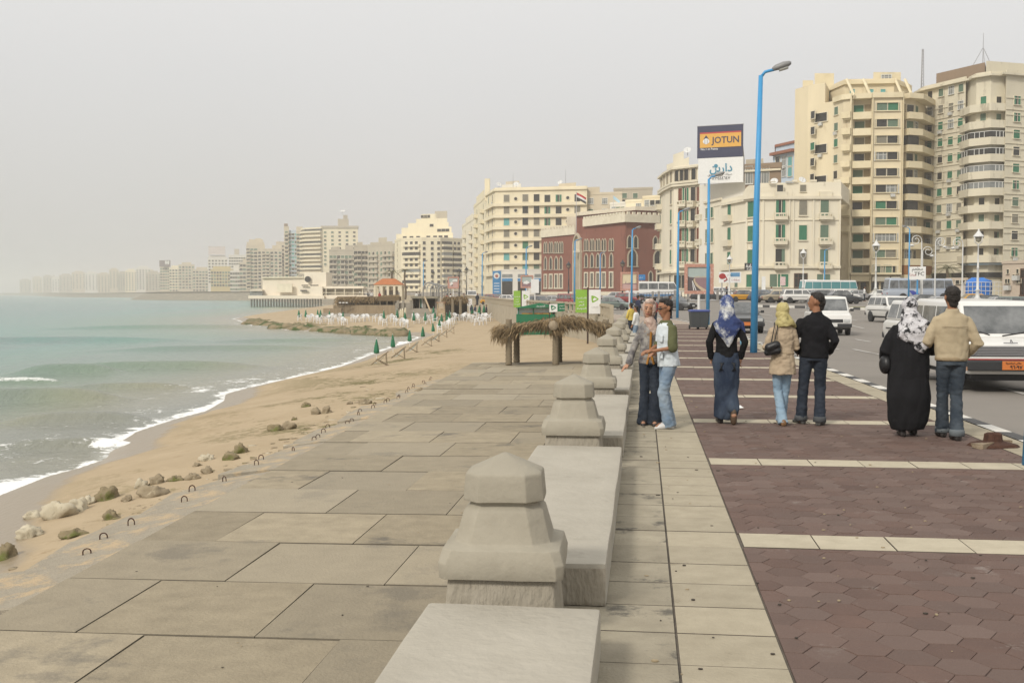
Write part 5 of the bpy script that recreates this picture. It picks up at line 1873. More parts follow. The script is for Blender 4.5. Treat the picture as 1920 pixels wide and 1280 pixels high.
while fx < 540:
 w_ = rnd.uniform(13, 26)
 n_ += 1
 Dv = 3000 - (fx - 60) * 5.2 if fx < 440 else 1060
 yt = (522 - (fx - 60) * 0.028 if fx < 440 else 492) + rnd.uniform(-5, 7)
 farblock(f'hazy rear block, {ordw(n_)} in the back row of the skyline from the sea end', fx, fx + w_, Dv, yt, rnd.choice((W_TAN, W_DUST, W_HOTEL, W_WHITE, W_TAN)), 4, max(3, min(7, int((546 - yt) * Dv / FPX / 3.8))), yt + 4, 3.8 * FPX / Dv, 2.4, 1.9, ('dark', 'dark', 'fade'), top=[(rnd.uniform(0, .4), rnd.uniform(.5, 1), 0.2, 0.7, rnd.uniform(2, 7))])
 fx += w_ * rnd.uniform(0.8, 1.3)
t = thing('rooftop_hoarding', 'dark rooftop hoarding with white arches on a hazy block', 'billboard', (*pd(312, 1395)[:2], zat(500, 1395)))
mb = MB()
mb.box((-1, 0, 4), (14, 0.6, 8), YAW)
mb.build('panel', flat('hoarding_dark', (0.16, 0.11, 0.11)), t)
for x in (0.5, 3.6):
 mb = MB()
 mb.lathe([(0.01, -0.5), (1.4, -0.5), (1.4, -0.3)], 12, c=(x, 0, 5.2), axis='Y', sy=1.8)
 mb.build('emblem', G_FRAME, t)

# ---------------- pier pavilion on piles
t = thing('pier_pavilion', 'cream flat-walled pavilion standing on piles over the water', 'pavilion', (*pd(545, 425)[:2], ZS))
O = Vector((*pd(545, 425)[:2], 0))
def pbox(px0, px1, y0, y1, D0, D1, m, name, dep_=14, label=None):
 p, q = pd(px0, D0) - O, pd(px1, D1) - O
 aw_ = Vector((-math.sin(YAW), math.cos(YAW), 0)) * dep_
 mb = MB()
 mb.prism([(p.x, p.y), (q.x, q.y), (q.x + aw_.x, q.y + aw_.y), (p.x + aw_.x, p.y + aw_.y)], zat(y1, D0) - ZS, zat(y0, D0) - ZS)
 o = mb.build(name, m, t)
 return o
PAV = pm('pavilion_plaster', (0.72, 0.65, 0.53), (0.66, 0.59, 0.475), scale=0.2, rough=0.9)
pbox(493, 573, 521, 558, 425, 419, PAV, 'wall')
pbox(571, 612, 511, 558, 418, 412, PAV, 'tower')
pbox(560, 605, 537, 559, 415, 409, PAV, 'wall', 6)
pbox(491, 574, 519, 521.4, 424, 418, TRIM, 'cornice', 15)
pbox(466, 608, 554, 559.5, 423, 408, PAV, 'deck', 17)
pbox(469, 492, 546, 555, 424, 423, G_PALE, 'glazing', 8)
pbox(469, 492, 543, 545, 423, 422, PAV, 'canopy', 9)
pbox(520, 548, 532, 548, 420.5, 418.2, TRIM, 'relief', 1)
for y in (535, 544.5):
 for x0, x1 in ((566, 578), (582, 597)):
  pbox(x0 - (y > 540) * 3, x1 - (y > 540) * 2, y - 1, y + 1, 413, 411, G_DARK, 'window', 1)
mb = MB()
p = pd(578, 415.5) - O
mb.lathe([(0.01, -0.5), (1.15, -0.5), (1.15, 0.2)], 18, c=(p.x, p.y, zat(523.5, 415) - ZS), axis='Y')
mb.build('round_window', G_DARK, t)
pl = MB()
pl.box((0, 0, 2.0), (0.5, 0.5, 6.0))
pile = pl.mesh('pile', pm('pile_dark', (0.075, 0.085, 0.075), (0.13, 0.13, 0.11), scale=1))
for k in range(26):
 for r in range(2):
  if r and k % 2:
   continue
  p = pd(472 + k * 5.2, 421 - k * 0.45 + r * 8) - O
  link('pile', pile, t, (p.x, p.y, -2.0)).scale = (1, 1, 1.0 if k % 3 else 0.98)
# pier walkway and its covered colonnade
t2 = thing('pier_walkway', 'low cream colonnade walkway linking the pavilion to the promenade', 'walkway', (*pd(650, 410)[:2], ZS))
t, Ob = t2, O
O = Vector((*pd(650, 410)[:2], 0))
pbox(606, 682, 536.5, 541, 410, 400, PAV, 'roof', 4)
pbox(606, 690, 553, 560, 410, 400, PAV, 'deck', 5)
pbox(606, 690, 548, 549, 409, 399, TRIM, 'handrail', 0.3)
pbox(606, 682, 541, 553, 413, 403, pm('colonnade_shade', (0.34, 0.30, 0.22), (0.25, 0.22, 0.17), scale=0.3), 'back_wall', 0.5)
for k in range(5):
 x = 611 + k * 17
 pbox(x, x + 1.6, 541, 553, 409.5 - k * 2, 409.3 - k * 2, TRIM, 'column', 0.5)
# ================================================================ LETTERING
AR = {'ا': (0xFE8D, 2), 'ب': (0xFE8F, 4), 'ة': (0xFE93, 2), 'ت': (0xFE95, 4), 'ج': (0xFE9D, 4), 'ح': (0xFEA1, 4), 'د': (0xFEA9, 2), 'ر': (0xFEAD, 2), 'ز': (0xFEAF, 2),
      'س': (0xFEB1, 4), 'ش': (0xFEB5, 4), 'ص': (0xFEB9, 4), 'ط': (0xFEC1, 4), 'ع': (0xFEC9, 4), 'ف': (0xFED1, 4), 'ق': (0xFED5, 4), 'ك': (0xFED9, 4), 'ل': (0xFEDD, 4),
      'م': (0xFEE1, 4), 'ن': (0xFEE5, 4), 'ه': (0xFEE9, 4), 'و': (0xFEED, 2), 'ي': (0xFEF1, 4)}
def arab(s):
 out = []
 for i, ch in enumerate(s):
  if ch not in AR:
   out.append(ch)
   continue
  base, n = AR[ch]
  pj = i > 0 and s[i - 1] in AR and AR[s[i - 1]][1] == 4
  nj = n == 4 and i + 1 < len(s) and s[i + 1] in AR
  f = (3 if nj else 1) if pj else (2 if nj else 0)
  out.append(chr(base + min(f, n - 1 if n == 4 else (1 if pj else 0))))
 return ''.join(out[::-1])
LET = {}
def lettering(text, size, m, parent, loc, rz=0.0, bold=0.0, width=None, name='lettering', squash=1.0):
 key = (text, m.name)
 if key not in LET:
  c = bpy.data.curves.new('lettering', 'FONT')
  c.body = text
  c.align_x = 'CENTER'
  c.align_y = 'CENTER'
  c.extrude = 0.006
  c.offset = bold
  c.resolution_u = 2
  o = bpy.data.objects.new('lettering_tmp', c)
  COL.objects.link(o)
  bpy.context.view_layer.update()
  me = bpy.data.meshes.new_from_object(o.evaluated_get(bpy.context.evaluated_depsgraph_get()))
  bpy.data.objects.remove(o)
  me.materials.clear()
  me.materials.append(m)
  LET[key] = me
 me = LET[key]
 o = link(name, me, parent, loc)
 s = size
 if width:
  xs = [v.co.x for v in me.vertices]
  s = width / (max(xs) - min(xs))
 o.rotation_euler = (math.pi / 2, 0, rz)
 o.scale = (s, s * squash, 1)
 return o
WHITE = flat('paint_white', (0.70, 0.70, 0.68))
BLACK = flat('paint_black', (0.02, 0.02, 0.022))
NAVY = flat('sign_navy', (0.028, 0.032, 0.075))
BLUE_T = flat('sign_teal', (0.04, 0.22, 0.33))
STEEL = flat('steel_grey', (0.33, 0.33, 0.34), 0.5, 0.3)
LAMPB = pm('lamp_blue', (0.055, 0.28, 0.54), (0.05, 0.25, 0.49), scale=2, rough=0.45, spec=0.4, c3=(0.10, 0.30, 0.50), s3=3, t3=0.66)
DARKM = flat('dark_metal', (0.04, 0.042, 0.045), 0.5)

def facing(p, extra=0.0):
 """rotation that turns a thing's -Y side to the promenade viewpoint"""
 return math.atan2(p.x, -p.y) * 0 + math.atan2(-p.x, p.y) + extra

# ---------------- rooftop paint billboard
D = 203.5
pc = pd(1349, D)
t = thing('paint_billboard', 'navy and yellow paint billboard standing above a white sign panel on the blind wall', 'billboard', (pc.x, pc.y, 1.0), math.atan2((pd(1390, 202) - pd(1308, 205)).y, (pd(1390, 202) - pd(1308, 205)).x))
def bb(px0, px1, y0, y1, m, name, out, th=0.06, bev=0):
 k = D / FPX
 mb = MB()
 mb.box(((((px0 + px1) / 2) - 1349) * k * 1.02, -out, zy((y0 + y1) / 2, D) - 1.0), ((px1 - px0) * k * 1.02, th, (y1 - y0) * k))
 return mb.build(name, m, t)
bb(1307, 1390, 239, 298, NAVY, 'panel', 0.5, 0.5)
bb(1309, 1391, 298.3, 345, WHITE, 'panel', 0.5, 0.45)
bb(1306.5, 1390.5, 238, 239, STEEL, 'frame', 0.5, 0.6)
bb(1312, 1387, 253.5, 279, flat('sign_yellow', (0.66, 0.36, 0.06)), 'yellow_field', 0.78)
bb(1312, 1387, 250.8, 253.5, flat('sign_red', (0.42, 0.03, 0.035)), 'red_stripe', 0.78)
k_ = D / FPX
lettering('JOTUN', 1, NAVY, t, ((1359.5 - 1349) * k_, -0.83, zy(266.5, D) - 1.0), bold=0.02, width=51 * k_, squash=1.05)
lettering('No.1 in Paints', 1, WHITE, t, ((1329 - 1349) * k_, -0.78, zy(281.8, D) - 1.0), bold=0.012, width=32 * k_)
# penguin-less round emblem: dark cap over white body with ribs
mb = MB()
ex, ez = (1323 - 1349) * k_, zy(266, D) - 1.0
mb.lathe([(0.01, -0.86), (0.42, -0.86), (0.42, -0.82)], 14, c=(ex, 0, ez - 0.1), axis='Y', sy=1.4)
mb.lathe([(0.01, -0.84), (0.62, -0.84), (0.62, -0.82)], 16, c=(ex, 0, ez - 0.15), axis='Y', mi=0, sy=0.75)
mb.build('emblem', WHITE, t)
mb = MB()
mb.add([(ex - 0.5, -0.88, ez + 0.25), (ex, -0.88, ez + 1.0), (ex + 0.5, -0.88, ez + 0.25), (ex, -0.88, ez + 0.45)], [(0, 3, 2, 1)])
for q in (-0.22, 0.22):
 mb.box((ex + q, -0.88, ez - 0.2), (0.06, 0.02, 0.7))
mb.build('emblem', NAVY, t)
lettering(arab('دارين'), 1, BLUE_T, t, (0.2, -0.78, zy(318, D) - 1.0), bold=0.02, width=42 * k_)
mb = MB()
mb.lathe([(0.01, -0.79), (0.36, -0.79), (0.36, -0.72)], 16, c=((1341.5 - 1349) * k_, 0, zy(313.5, D) - 1), axis='Y')
mb.build('dot', BLUE_T, t)
lettering(arab('صيانة - ادارة - تسويق'), 1, DARKM, t, (0, -0.78, zy(329.5, D) - 1.0), width=45 * k_)
lettering('٠١٢٣٤٤٤٦٤٧', 1, DARKM, t, ((1350 - 1349) * k_, -0.78, zy(336.5, D) - 1.0), bold=0.01, width=36 * k_)
for px in (1312, 1348, 1386):
 mb = MB()
 x = (px - 1349) * k_
 mb.tube([(x, -0.2, zy(345, D) - 1.0), (x, -0.2, zy(241, D) - 1.0)], 0.12, 5)
 mb.tube([(x, 3.6, zy(300, D) - 1.0), (x, 0.0, zy(243, D) - 1.0)], 0.09, 5)
 mb.tube([(x, 3.6, zy(345, D) - 1.0), (x, 3.6, zy(298, D) - 1.0)], 0.09, 5)
 mb.build('strut', STEEL, t)

# ---------------- blue street lamps
def street_lamp(loc, h, label, rz=0.0, lean=0.0, r=0.107):
 t = thing('street_lamp', label, 'street lamp', loc, rz, 'blue street lamps along the kerb')
 mb = MB()
 mb.smooth = True
 mb.tube([(0, 0, 0), (lean * 0.3, 0, h * 0.5), (lean, 0, h)], [r, r * 0.84, r * 0.6], 14)
 mb.build('pole', LAMPB, t)
 mb = MB()
 mb.smooth = True
 mb.tube([(lean, 0, h - 0.05), (lean + 0.12, 0, h + 0.10), (lean + 0.42, 0, h + 0.17)], 0.045, 8)
 a = mb.build('arm', LAMPB, t)
 mb = MB()
 hd = MB()
 sec = [(0.32, 0.05, 0.04), (0.40, 0.10, 0.085), (0.62, 0.135, 0.11), (0.80, 0.115, 0.08), (0.86, 0.06, 0.04)]
 rings = []
 for x, w, hh in sec:
  rings.append([(lean + x, w * math.cos(k * math.pi / 6), h + 0.17 + (x - 0.3) * 0.28 + hh * math.sin(k * math.pi / 6) * (1.1 if k < 7 else 0.9)) for k in range(12)])
 hd.smooth = True
 hd.rings(rings)
 o = hd.build('lamp_head', flat('lamp_head', (0.22, 0.22, 0.215), 0.45), t)
 hd = MB()
 hd.smooth = True
 hd.rings([[(lean + x, w * 0.8 * math.cos(k * math.pi / 5), h + 0.13 + (x - 0.3) * 0.28 - 0.05 + 0.05 * math.sin(k * math.pi / 5)) for k in range(10)] for x, w in ((0.52, 0.08), (0.66, 0.115), (0.78, 0.09))])
 hd.build('lens', flat('lamp_lens', (0.42, 0.42, 0.38), 0.2), t)
 return t
L0 = gp(1413, 661, 0)
street_lamp(L0, 8.12, 'big blue street lamp rising between the long-skirted and beige-coated women', -0.05, 0.13)
street_lamp(gp(1327, 609, 0), 8.1, 'blue street lamp beside the dark wheeled bin', -0.05, 0.0)
street_lamp(lpd(1270, 84.6) * 1.0, 8.1, 'blue street lamp on the kerb beyond the embracing couple', -0.1, 0.05)
street_lamp(gp(1937, 872, 0), 8.1, 'blue street lamp cut by the edge of the photo next to a rusty stump', 0, 0.6)
for k, (px, Dv) in enumerate(((1184, 107), (1077, 130), (986, 150), (904, 175), (794, 230))):
 street_lamp(lpd(px, Dv), 8.0, ['blue street lamp standing in front of the brick building end', 'blue street lamp beside the tall brick porch', 'blue street lamp before the broad cream block', 'blue street lamp past the petrol sign pylon', 'blue street lamp by the arched greenhouse frame'][k], 0.1, 0.05)
for k, (px, Dv, yt) in enumerate(((1545, 160, 470), (1703, 128, 429), (1125, 178, 476))):
 p = lpd(px, Dv)
 street_lamp(p, zy(yt, Dv) - p.z, ['slim blue lamp in front of the cream peeling block', 'slim blue lamp in front of the yellowed tower', 'slim blue lamp in front of the brick windows'][k], math.pi if k == 1 else 0)

# ---------------- ornamental lamps
def classic_lamp(loc, h, label, m, black=False):
 t = thing('ornamental_lamp', label, 'street lamp', loc, 0, 'black lantern lamps' if black else 'white ornamental lamps on the traffic island')
 s = h / 5.6
 mb = MB()
 mb.smooth = True
 prof = [(0.26, 0), (0.26, 0.5), (0.2, 0.55), (0.2, 0.95), (0.24, 1.0), (0.13, 1.1), (0.12, 1.5), (0.17, 1.55), (0.09, 1.65), (0.07, 3.0), (0.10, 3.05), (0.06, 3.1), (0.045, 4.5), (0.09, 4.55), (0.05, 4.62)]
 mb.lathe([(r * s, z * s) for r, z in prof], 12)
 mb.build('pole', m, t)
 mb = MB()
 for q in range(4):
  a = q * math.pi / 2 + 0.5
  mb.tube([(0.05 * s * math.cos(a), 0.05 * s * math.sin(a), 4.6 * s), (0.30 * s * math.cos(a), 0.30 * s * math.sin(a), 4.75 * s), (0.33 * s * math.cos(a), 0.33 * s * math.sin(a), 5.12 * s)], 0.03 * s, 5)
 mb.build('bracket', m, t)
 mb = MB()
 mb.smooth = True
 mb.lathe([(0.02, 4.72 * s), (0.16 * s, 4.8 * s), (0.22 * s, 5.1 * s)], 12)
 mb.build('globe', flat('globe_glass', (0.30, 0.28, 0.22), 0.15), t)
 mb = MB()
 mb.smooth = True
 mb.lathe([(0.36 * s, 5.08 * s), (0.34 * s, 5.14 * s), (0.18 * s, 5.32 * s), (0.14 * s, 5.36 * s), (0.10 * s, 5.45 * s), (0.05 * s, 5.5 * s), (0.06 * s, 5.56 * s), (0.01, 5.62 * s)], 14)
 mb.build('cap', m, t)
 return t
LW = flat('lamp_white', (0.60, 0.60, 0.58), 0.4)
for px, Dv, yt, lab in ((1832, 88, 430, 'large white ornamental lamp above the big white van'), (1641, 104, 450, 'white ornamental lamp in front of the shops of the yellowed tower'), (1505, 122, 466, 'white ornamental lamp behind the parked cars'), (1367, 112, 478, 'white ornamental lamp next to the round logo sign')):
 p = lpd(px, Dv)
 classic_lamp(p, zy(yt, Dv) - p.z, lab, LW)
for px, Dv, yt, lab in ((1066, 172, 490, 'black lantern lamp left of the brick porch'.replace('left of', 'next to')), (1167, 150, 487, 'black lantern lamp by the brick corner'), (861, 190, 503, 'dark lantern lamp near the pink framed billboard'), (875, 205, 500, 'thin dark lantern lamp by the stepped blocks'), (812, 210, 506, 'dark lantern lamp behind the arched frame')):
 p = lpd(px, Dv)
 classic_lamp(p, zy(yt, Dv) - p.z, lab, DARKM, True)
def scroll_lamp(loc, h, label, rz):
 t = thing('scroll_lamp', label, 'street lamp', loc, rz, 'white scroll lamps by the greyed tower')
 mb = MB()
 mb.tube([(0, 0, 0), (0, 0, h * 0.9)], [0.10, 0.06], 8)
 mb.build('pole', LW, t)
 mb = MB()
 pts = [(0, 0, h * 0.88)]
 for k in range(22):
  a = math.pi - k * 0.42
  r = 0.6 * (1 - k / 30)
  pts.append((0.6 + r * math.cos(a), 0, h * 0.9 + r * math.sin(a) + 0.1))
 mb.tube(pts, 0.042, 6)
 mb.build('scroll', LW, t)
 mb = MB()
 mb.smooth = True
 mb.lathe([(0.05, 0), (0.28, -0.12), (0.24, -0.2), (0.02, -0.3)], 10, c=(1.05, 0, h * 0.86))
 mb.build('lamp_shade', LW, t)
for px, Dv, yt, rz, lab in ((1726, 120, 440, math.pi, 'tall white scroll lamp beside the letter sign'), (1728, 123, 463, 0, 'lower white scroll lamp turned toward the greyed tower'), (1752, 128, 444, 0, 'thin white scroll lamp in front of the greyed tower windows'), (1803, 120, 446, math.pi, 'white scroll lamp beside the palm and blue tarpaulin')):
 p = lpd(px, Dv)
 scroll_lamp(p, zy(yt, Dv) - p.z, lab, rz + 0.1)

# ---------------- picture billboards on posts along the kerb
PINKF = pm('frame_pink', (0.48, 0.27, 0.21), (0.40, 0.20, 0.15), scale=6, rough=0.7, c3=(0.62, 0.50, 0.44), s3=8, t3=0.56)
def post_board(px, Dv, y0, y1, wpx, label, paint, rz=0.0):
 p = lpd(px, Dv)
 t = thing('street_billboard', label, 'billboard', p, facing(p, rz))
 k = Dv / FPX
 w, h = wpx * k, (y1 - y0) * k
 zc = zy((y0 + y1) / 2, Dv) - p.z
 mb = MB()
 mb.tube([(0, 0, -0.05), (0, 0, zc - h / 2)], 0.075, 10)
 mb.build('post', WHITE, t)
 mb = MB()
 f = 0.11 * w
 for c, d in (((0, 0, zc + h / 2 - f / 2), (w, 0.22, f)), ((0, 0, zc - h / 2 + f / 2), (w, 0.22, f)), ((-w / 2 + f / 2, 0, zc), (f, 0.22, h - 2 * f)), ((w / 2 - f / 2, 0, zc), (f, 0.22, h - 2 * f))):
  mb.box(c, d)
 mb.build('frame', PINKF, t)
 pw, ph = w - 2 * f, h - 2 * f
 mb = MB()
 paint(mb, pw, ph, zc)
 mb.build('picture', [flat('pic_sky', (0.36, 0.42, 0.40)), flat('pic_mauve', (0.26, 0.17, 0.18)), flat('pic_sand', (0.50, 0.40, 0.28)), flat('pic_dark', (0.10, 0.085, 0.085)), flat('pic_cream', (0.62, 0.53, 0.36)), flat('pic_pink', (0.50, 0.33, 0.30)), WHITE], t)
 return t
def P2(mb, pts, mi, y, pw, ph, zc):
 mb.add([(x * pw - pw / 2, y, zc - ph / 2 + z * ph) for x, z in pts], [tuple(range(len(pts)))], mi)
def coast_pic(mb, pw, ph, zc):
 mb.box((0, -0.02, zc), (pw, 0.04, ph), 0, 0)
 P2(mb, [(0, 0), (1, 0), (1, 0.56), (0.35, 0.55), (0, 0.6)], 1, -0.045, pw, ph, zc)
 P2(mb, [(0, 0), (0.62, 0), (0.36, 0.25), (0.26, 0.42), (0.30, 0.55), (0.24, 0.56), (0.12, 0.56), (0, 0.62)], 3, -0.05, pw, ph, zc)
 P2(mb, [(0.62, 0), (0.88, 0), (0.5, 0.22), (0.34, 0.4), (0.33, 0.52), (0.27, 0.52), (0.26, 0.42), (0.36, 0.22)], 2, -0.055, pw, ph, zc)
 for x0, x1 in ((0.15, 0.18), (0.25, 0.19)):
  P2(mb, [(x0 + 0.1, 0.02), (x0 + 0.14, 0.02), (x1 + 0.035, 0.42), (x1 + 0.015, 0.42)], 6, -0.058, pw, ph, zc)
 for k in range(8):
  P2(mb, [(0.3 + k * 0.08, 0.56), (0.35 + k * 0.08, 0.56), (0.35 + k * 0.08, 0.60 + 0.02 * (k % 3)), (0.3 + k * 0.08, 0.60)], 2, -0.048, pw, ph, zc)
def sunset_pic(mb, pw, ph, zc):
 mb.box((0, -0.02, zc), (pw, 0.04, ph), 0, 4)
 P2(mb, [(0, 0), (1, 0), (1, 0.34), (0, 0.34)], 5, -0.045, pw, ph, zc)
 P2(mb, [(0, 0.32), (0.2, 0.36), (0.25, 0.55), (0.28, 0.36), (0.6, 0.42), (0.8, 0.36), (1, 0.38), (1, 0.3), (0, 0.3)], 1, -0.05, pw, ph, zc)
def harbour_pic(mb, pw, ph, zc):
 mb.box((0, -0.02, zc), (pw, 0.04, ph), 0, 0)
 P2(mb, [(0, 0), (1, 0), (1, 0.4), (0.6, 0.5), (0.2, 0.4), (0, 0.45)], 1, -0.045, pw, ph, zc)
 P2(mb, [(0.1, 0.3), (0.5, 0.25), (0.8, 0.4), (0.5, 0.6), (0.2, 0.5)], 6, -0.05, pw, ph, zc)
def shell_pic(mb, pw, ph, zc):
 mb.box((0, -0.02, zc), (pw, 0.04, ph), 0, 5)
 P2(mb, [(0, 0.55), (1, 0.6), (1, 1), (0, 1)], 0, -0.045, pw, ph, zc)
 P2(mb, [(0.3, 0.6), (0.7, 0.7), (0.95, 0.62), (0.9, 0.85), (0.5, 0.8)], 6, -0.05, pw, ph, zc)
 P2(mb, [(0.1, 0.35), (0.3, 0.6), (0.5, 0.45), (0.4, 0.2), (0.2, 0.2)], 6, -0.052, pw, ph, zc)
 P2(mb, [(0.22, 0.2), (0.45, 0.35), (0.4, 0.1)], 3, -0.055, pw, ph, zc)
post_board(1310, 63, 495, 551, 54, 'pink framed billboard with a painting of the curving corniche', coast_pic, 0.05)
post_board(1180, 108, 510, 545, 34, 'pink framed billboard with a sunset skyline in front of the brick building', sunset_pic)
post_board(988, 140, 516, 540, 24, 'billboard with a harbour picture in front of the petrol station', harbour_pic)
post_board(850, 178, 519, 541, 21, 'pink framed billboard by the arched frame with a cloudy picture', shell_pic)
p = lpd(1003, 138)
t = thing('notice_sign', 'plain white sign panel on a post beside the harbour picture billboard', 'sign', p, facing(p))
mb = MB()
mb.tube([(0, 0, 0), (0, 0, 1.9)], 0.07, 8)
mb.build('post', WHITE, t)
mb = MB()
mb.box((0, 0, 2.75), (1.0, 0.25, 1.75))
mb.build('panel', WHITE, t)
# round logo sign, letter sign, blue road sign, black shop sign, poster
p = lpd(1368, 140)
k_ = 140 / FPX
t = thing('shop_sign', 'white roadside sign with a red round logo and blue lettering', 'sign', p, facing(p))
zc = zy(520, 140) - p.z
mb = MB()
mb.box((0, 0, zc), (41 * k_, 0.2, 20 * k_))
mb.build('panel', WHITE, t)
mb = MB()
mb.lathe([(0.16, -0.14), (0.36, -0.14), (0.36, -0.11), (0.16, -0.11)], 16, c=(-0.95, 0, zc + 0.15), axis='Y', sx=1.2)
mb.tube([(-0.6, -0.13, zc + 0.15), (-0.35, -0.13, zc - 0.25), (-0.75, -0.13, zc - 0.5)], 0.08, 6)
mb.build('logo', flat('logo_red', (0.33, 0.03, 0.03)), t)
mb = MB()
mb.box((0.65, -0.12, zc + 0.35), (1.15, 0.03, 0.5))
mb.build('lettering', flat('logo_blue', (0.10, 0.25, 0.42)), t)
lettering(arab('سيارات'), 1, DARKM, t, (0.0, -0.14, zc + 0.3), width=0.7)
lettering(arab('سيارات'), 1, flat('logo_red', (0.33, 0.03, 0.03)), t, (0.7, -0.14, zc - 0.3), width=1.0)
mb = MB()
mb.tube([(-1.0, 0.05, -0.1), (-1.0, 0.05, zc - 0.6)], 0.07, 6)
mb.build('post', STEEL, t)
p = lpd(1719, 118)
k_ = 118 / FPX
t = thing('letter_sign', 'white framed sign with grey letters above the city bus', 'sign', p, facing(p))
zc = zy(512, 118) - p.z
mb = MB()
mb.box((0, 0, zc), (29 * k_, 0.2, 24 * k_))
mb.build('panel', WHITE, t)
lettering('TFC', 1, DARKM, t, (0.18, -0.11, zc - 0.1), bold=0.01, width=1.0)
lettering(arab('بيتزا'), 1, flat('logo_red', (0.33, 0.03, 0.03)), t, (-0.5, -0.115, zc - 0.15), width=0.6)
lettering(arab('مطعم'), 1, DARKM, t, (0, -0.11, zc + 0.45), width=1.1)
mb = MB()
mb.tube([(0, 0.05, -0.1), (0, 0.05, zc - 12 * k_)], 0.09, 8)
mb.build('post', LAMPB, t)
p = lpd(1203, 150)
t = thing('road_sign', 'small blue road sign behind the sunset billboard', 'sign', p, facing(p))
mb = MB()
zc = zy(520, 150) - p.z
mb.box((0, 0, zc), (0.95, 0.08, 0.75))
mb.build('panel', flat('road_blue', (0.03, 0.18, 0.42)), t)
mb = MB()
mb.tube([(0, 0.06, -0.1), (0, 0.06, zc)], 0.04, 6)
mb.build('post', STEEL, t)
lettering(arab('شرق'), 1, WHITE, t, (-0.1, -0.05, zc), width=0.5)
p = pd(1407, 182)
t = thing('shop_sign', 'black sign with white script hung on the cream peeling block', 'sign', (p.x, p.y, zy(500, 182)), facing(p, -0.25))
mb = MB()
mb.box((0, 0, 0), (2.1, 0.15, 1.2))
mb.build('panel', BLACK, t)
mb = MB()
mb.tube([(0, 0.0, 0.2), (0, 4.2, 0.3)], 0.06, 5)
mb.build('bracket', STEEL, t)
lettering(arab('عيادة'), 1, WHITE, t, (0, -0.09, 0.12), bold=0.02, width=1.6)
lettering(arab('باطنة'), 1, WHITE, t, (0, -0.09, -0.38), width=1.3)
p = lpd(1467, 150)
t = thing('notice_board', 'small white notice on a post in front of the cream peeling block', 'sign', p, facing(p))
zc = zy(527, 150) - p.z
mb = MB()
mb.box((0, 0, zc), (0.72, 0.08, 1.2))
mb.build('panel', pm('notice_paper', (0.65, 0.58, 0.56), (0.5, 0.3, 0.3), scale=8), t)
mb = MB()
mb.tube([(0, 0.06, -0.1), (0, 0.06, zc)], 0.05, 6)
mb.build('post', STEEL, t)
for px, y0, y1, lab in ((1431, 512, 548, 'slim white post beside the big blue lamp'),):
 p = lpd(px, 150)
 t = thing('signpost', lab, 'post', p)
 mb = MB()
 mb.tube([(0, 0, 0), (0, 0, 1.4)], 0.04, 6)
 mb.build('pole', STEEL, t)
 mb = MB()
 mb.box((0, 0, 2.3), (0.5, 0.2, 1.8))
 mb.build('panel', WHITE, t)

# ---------------- bins, rusty stump
binm = flat('bin_grey', (0.055, 0.062, 0.065), 0.5)
lidm = flat('bin_lid_blue', (0.045, 0.065, 0.22), 0.45)
for px, py, lab in ((1303, 617, 'dark wheeled bin behind the white billboard post'), (1318, 617, 'second dark wheeled bin touching the blue lamp post')):
 p = gp(px, py, 0)
 t = thing('wheeled_bin', lab, 'bin', p, 0.15, 'dark wheeled bins with blue lids')
 mb = MB()
 mb.rings([sq_ring(0.21, 0.26, 0.1, 0.04), sq_ring(0.27, 0.32, 0.86, 0.05)])
 mb.build('body', binm, t)
 mb = MB()
 mb.rings([sq_ring(0.30, 0.35, 0.865, 0.05), sq_ring(0.29, 0.34, 0.93, 0.06), sq_ring(0.2, 0.22, 0.965, 0.06)])
 mb.build('lid', lidm, t)
 for s in (-1, 1):
  mb = MB()
  mb.lathe([(0.01, -0.03), (0.1, -0.03), (0.1, 0.03), (0.01, 0.03)], 12, c=(s * 0.22, 0.26, 0.1), axis='X')
  mb.build('wheel', BLACK, t)
p = gp(1862, 836, 0)
t = thing('rusty_stump', 'rusty cut-off lamp base with a flange lying on the paving', 'stump', p, 0.3)
mb = MB()
mb.rings([sq_ring(0.26, 0.2, 0.0, 0.08), sq_ring(0.24, 0.18, 0.03, 0.08), sq_ring(0.1, 0.09, 0.06, 0.04), sq_ring(0.085, 0.075, 0.14, 0.04), sq_ring(0.05, 0.05, 0.16, 0.02)])
me = mb.mesh('flange', rust)
lump(me, 0.012, 9)
link('flange', me, t)
mb = MB()
mb.box((-0.2, -0.1, 0.03), (0.2, 0.14, 0.05), 0.4)
mb.box((0.22, 0.12, 0.025), (0.16, 0.12, 0.045), -0.3)
me = mb.mesh('rubble', pm('mortar_lump', (0.30, 0.24, 0.17), (0.2, 0.15, 0.1), scale=10, rough=0.95, bump=1))
lump(me, 0.03, 9)
link('rubble', me, t)['kind'] = 'stuff'
mb = MB()
mb.add([(-0.06, -0.03, 0.005), (0.05, -0.04, 0.02), (0.07, 0.03, 0.0), (0.0, 0.05, 0.05), (-0.05, 0.04, 0.01)], [(0, 1, 3), (1, 2, 3), (0, 3, 4)])
tag(mb.build('litter_paper', WHITE, loc=gp(1388, 766, 0.004)), 'crumpled scrap of white paper on the brown paving by the long-skirted woman', 'litter')

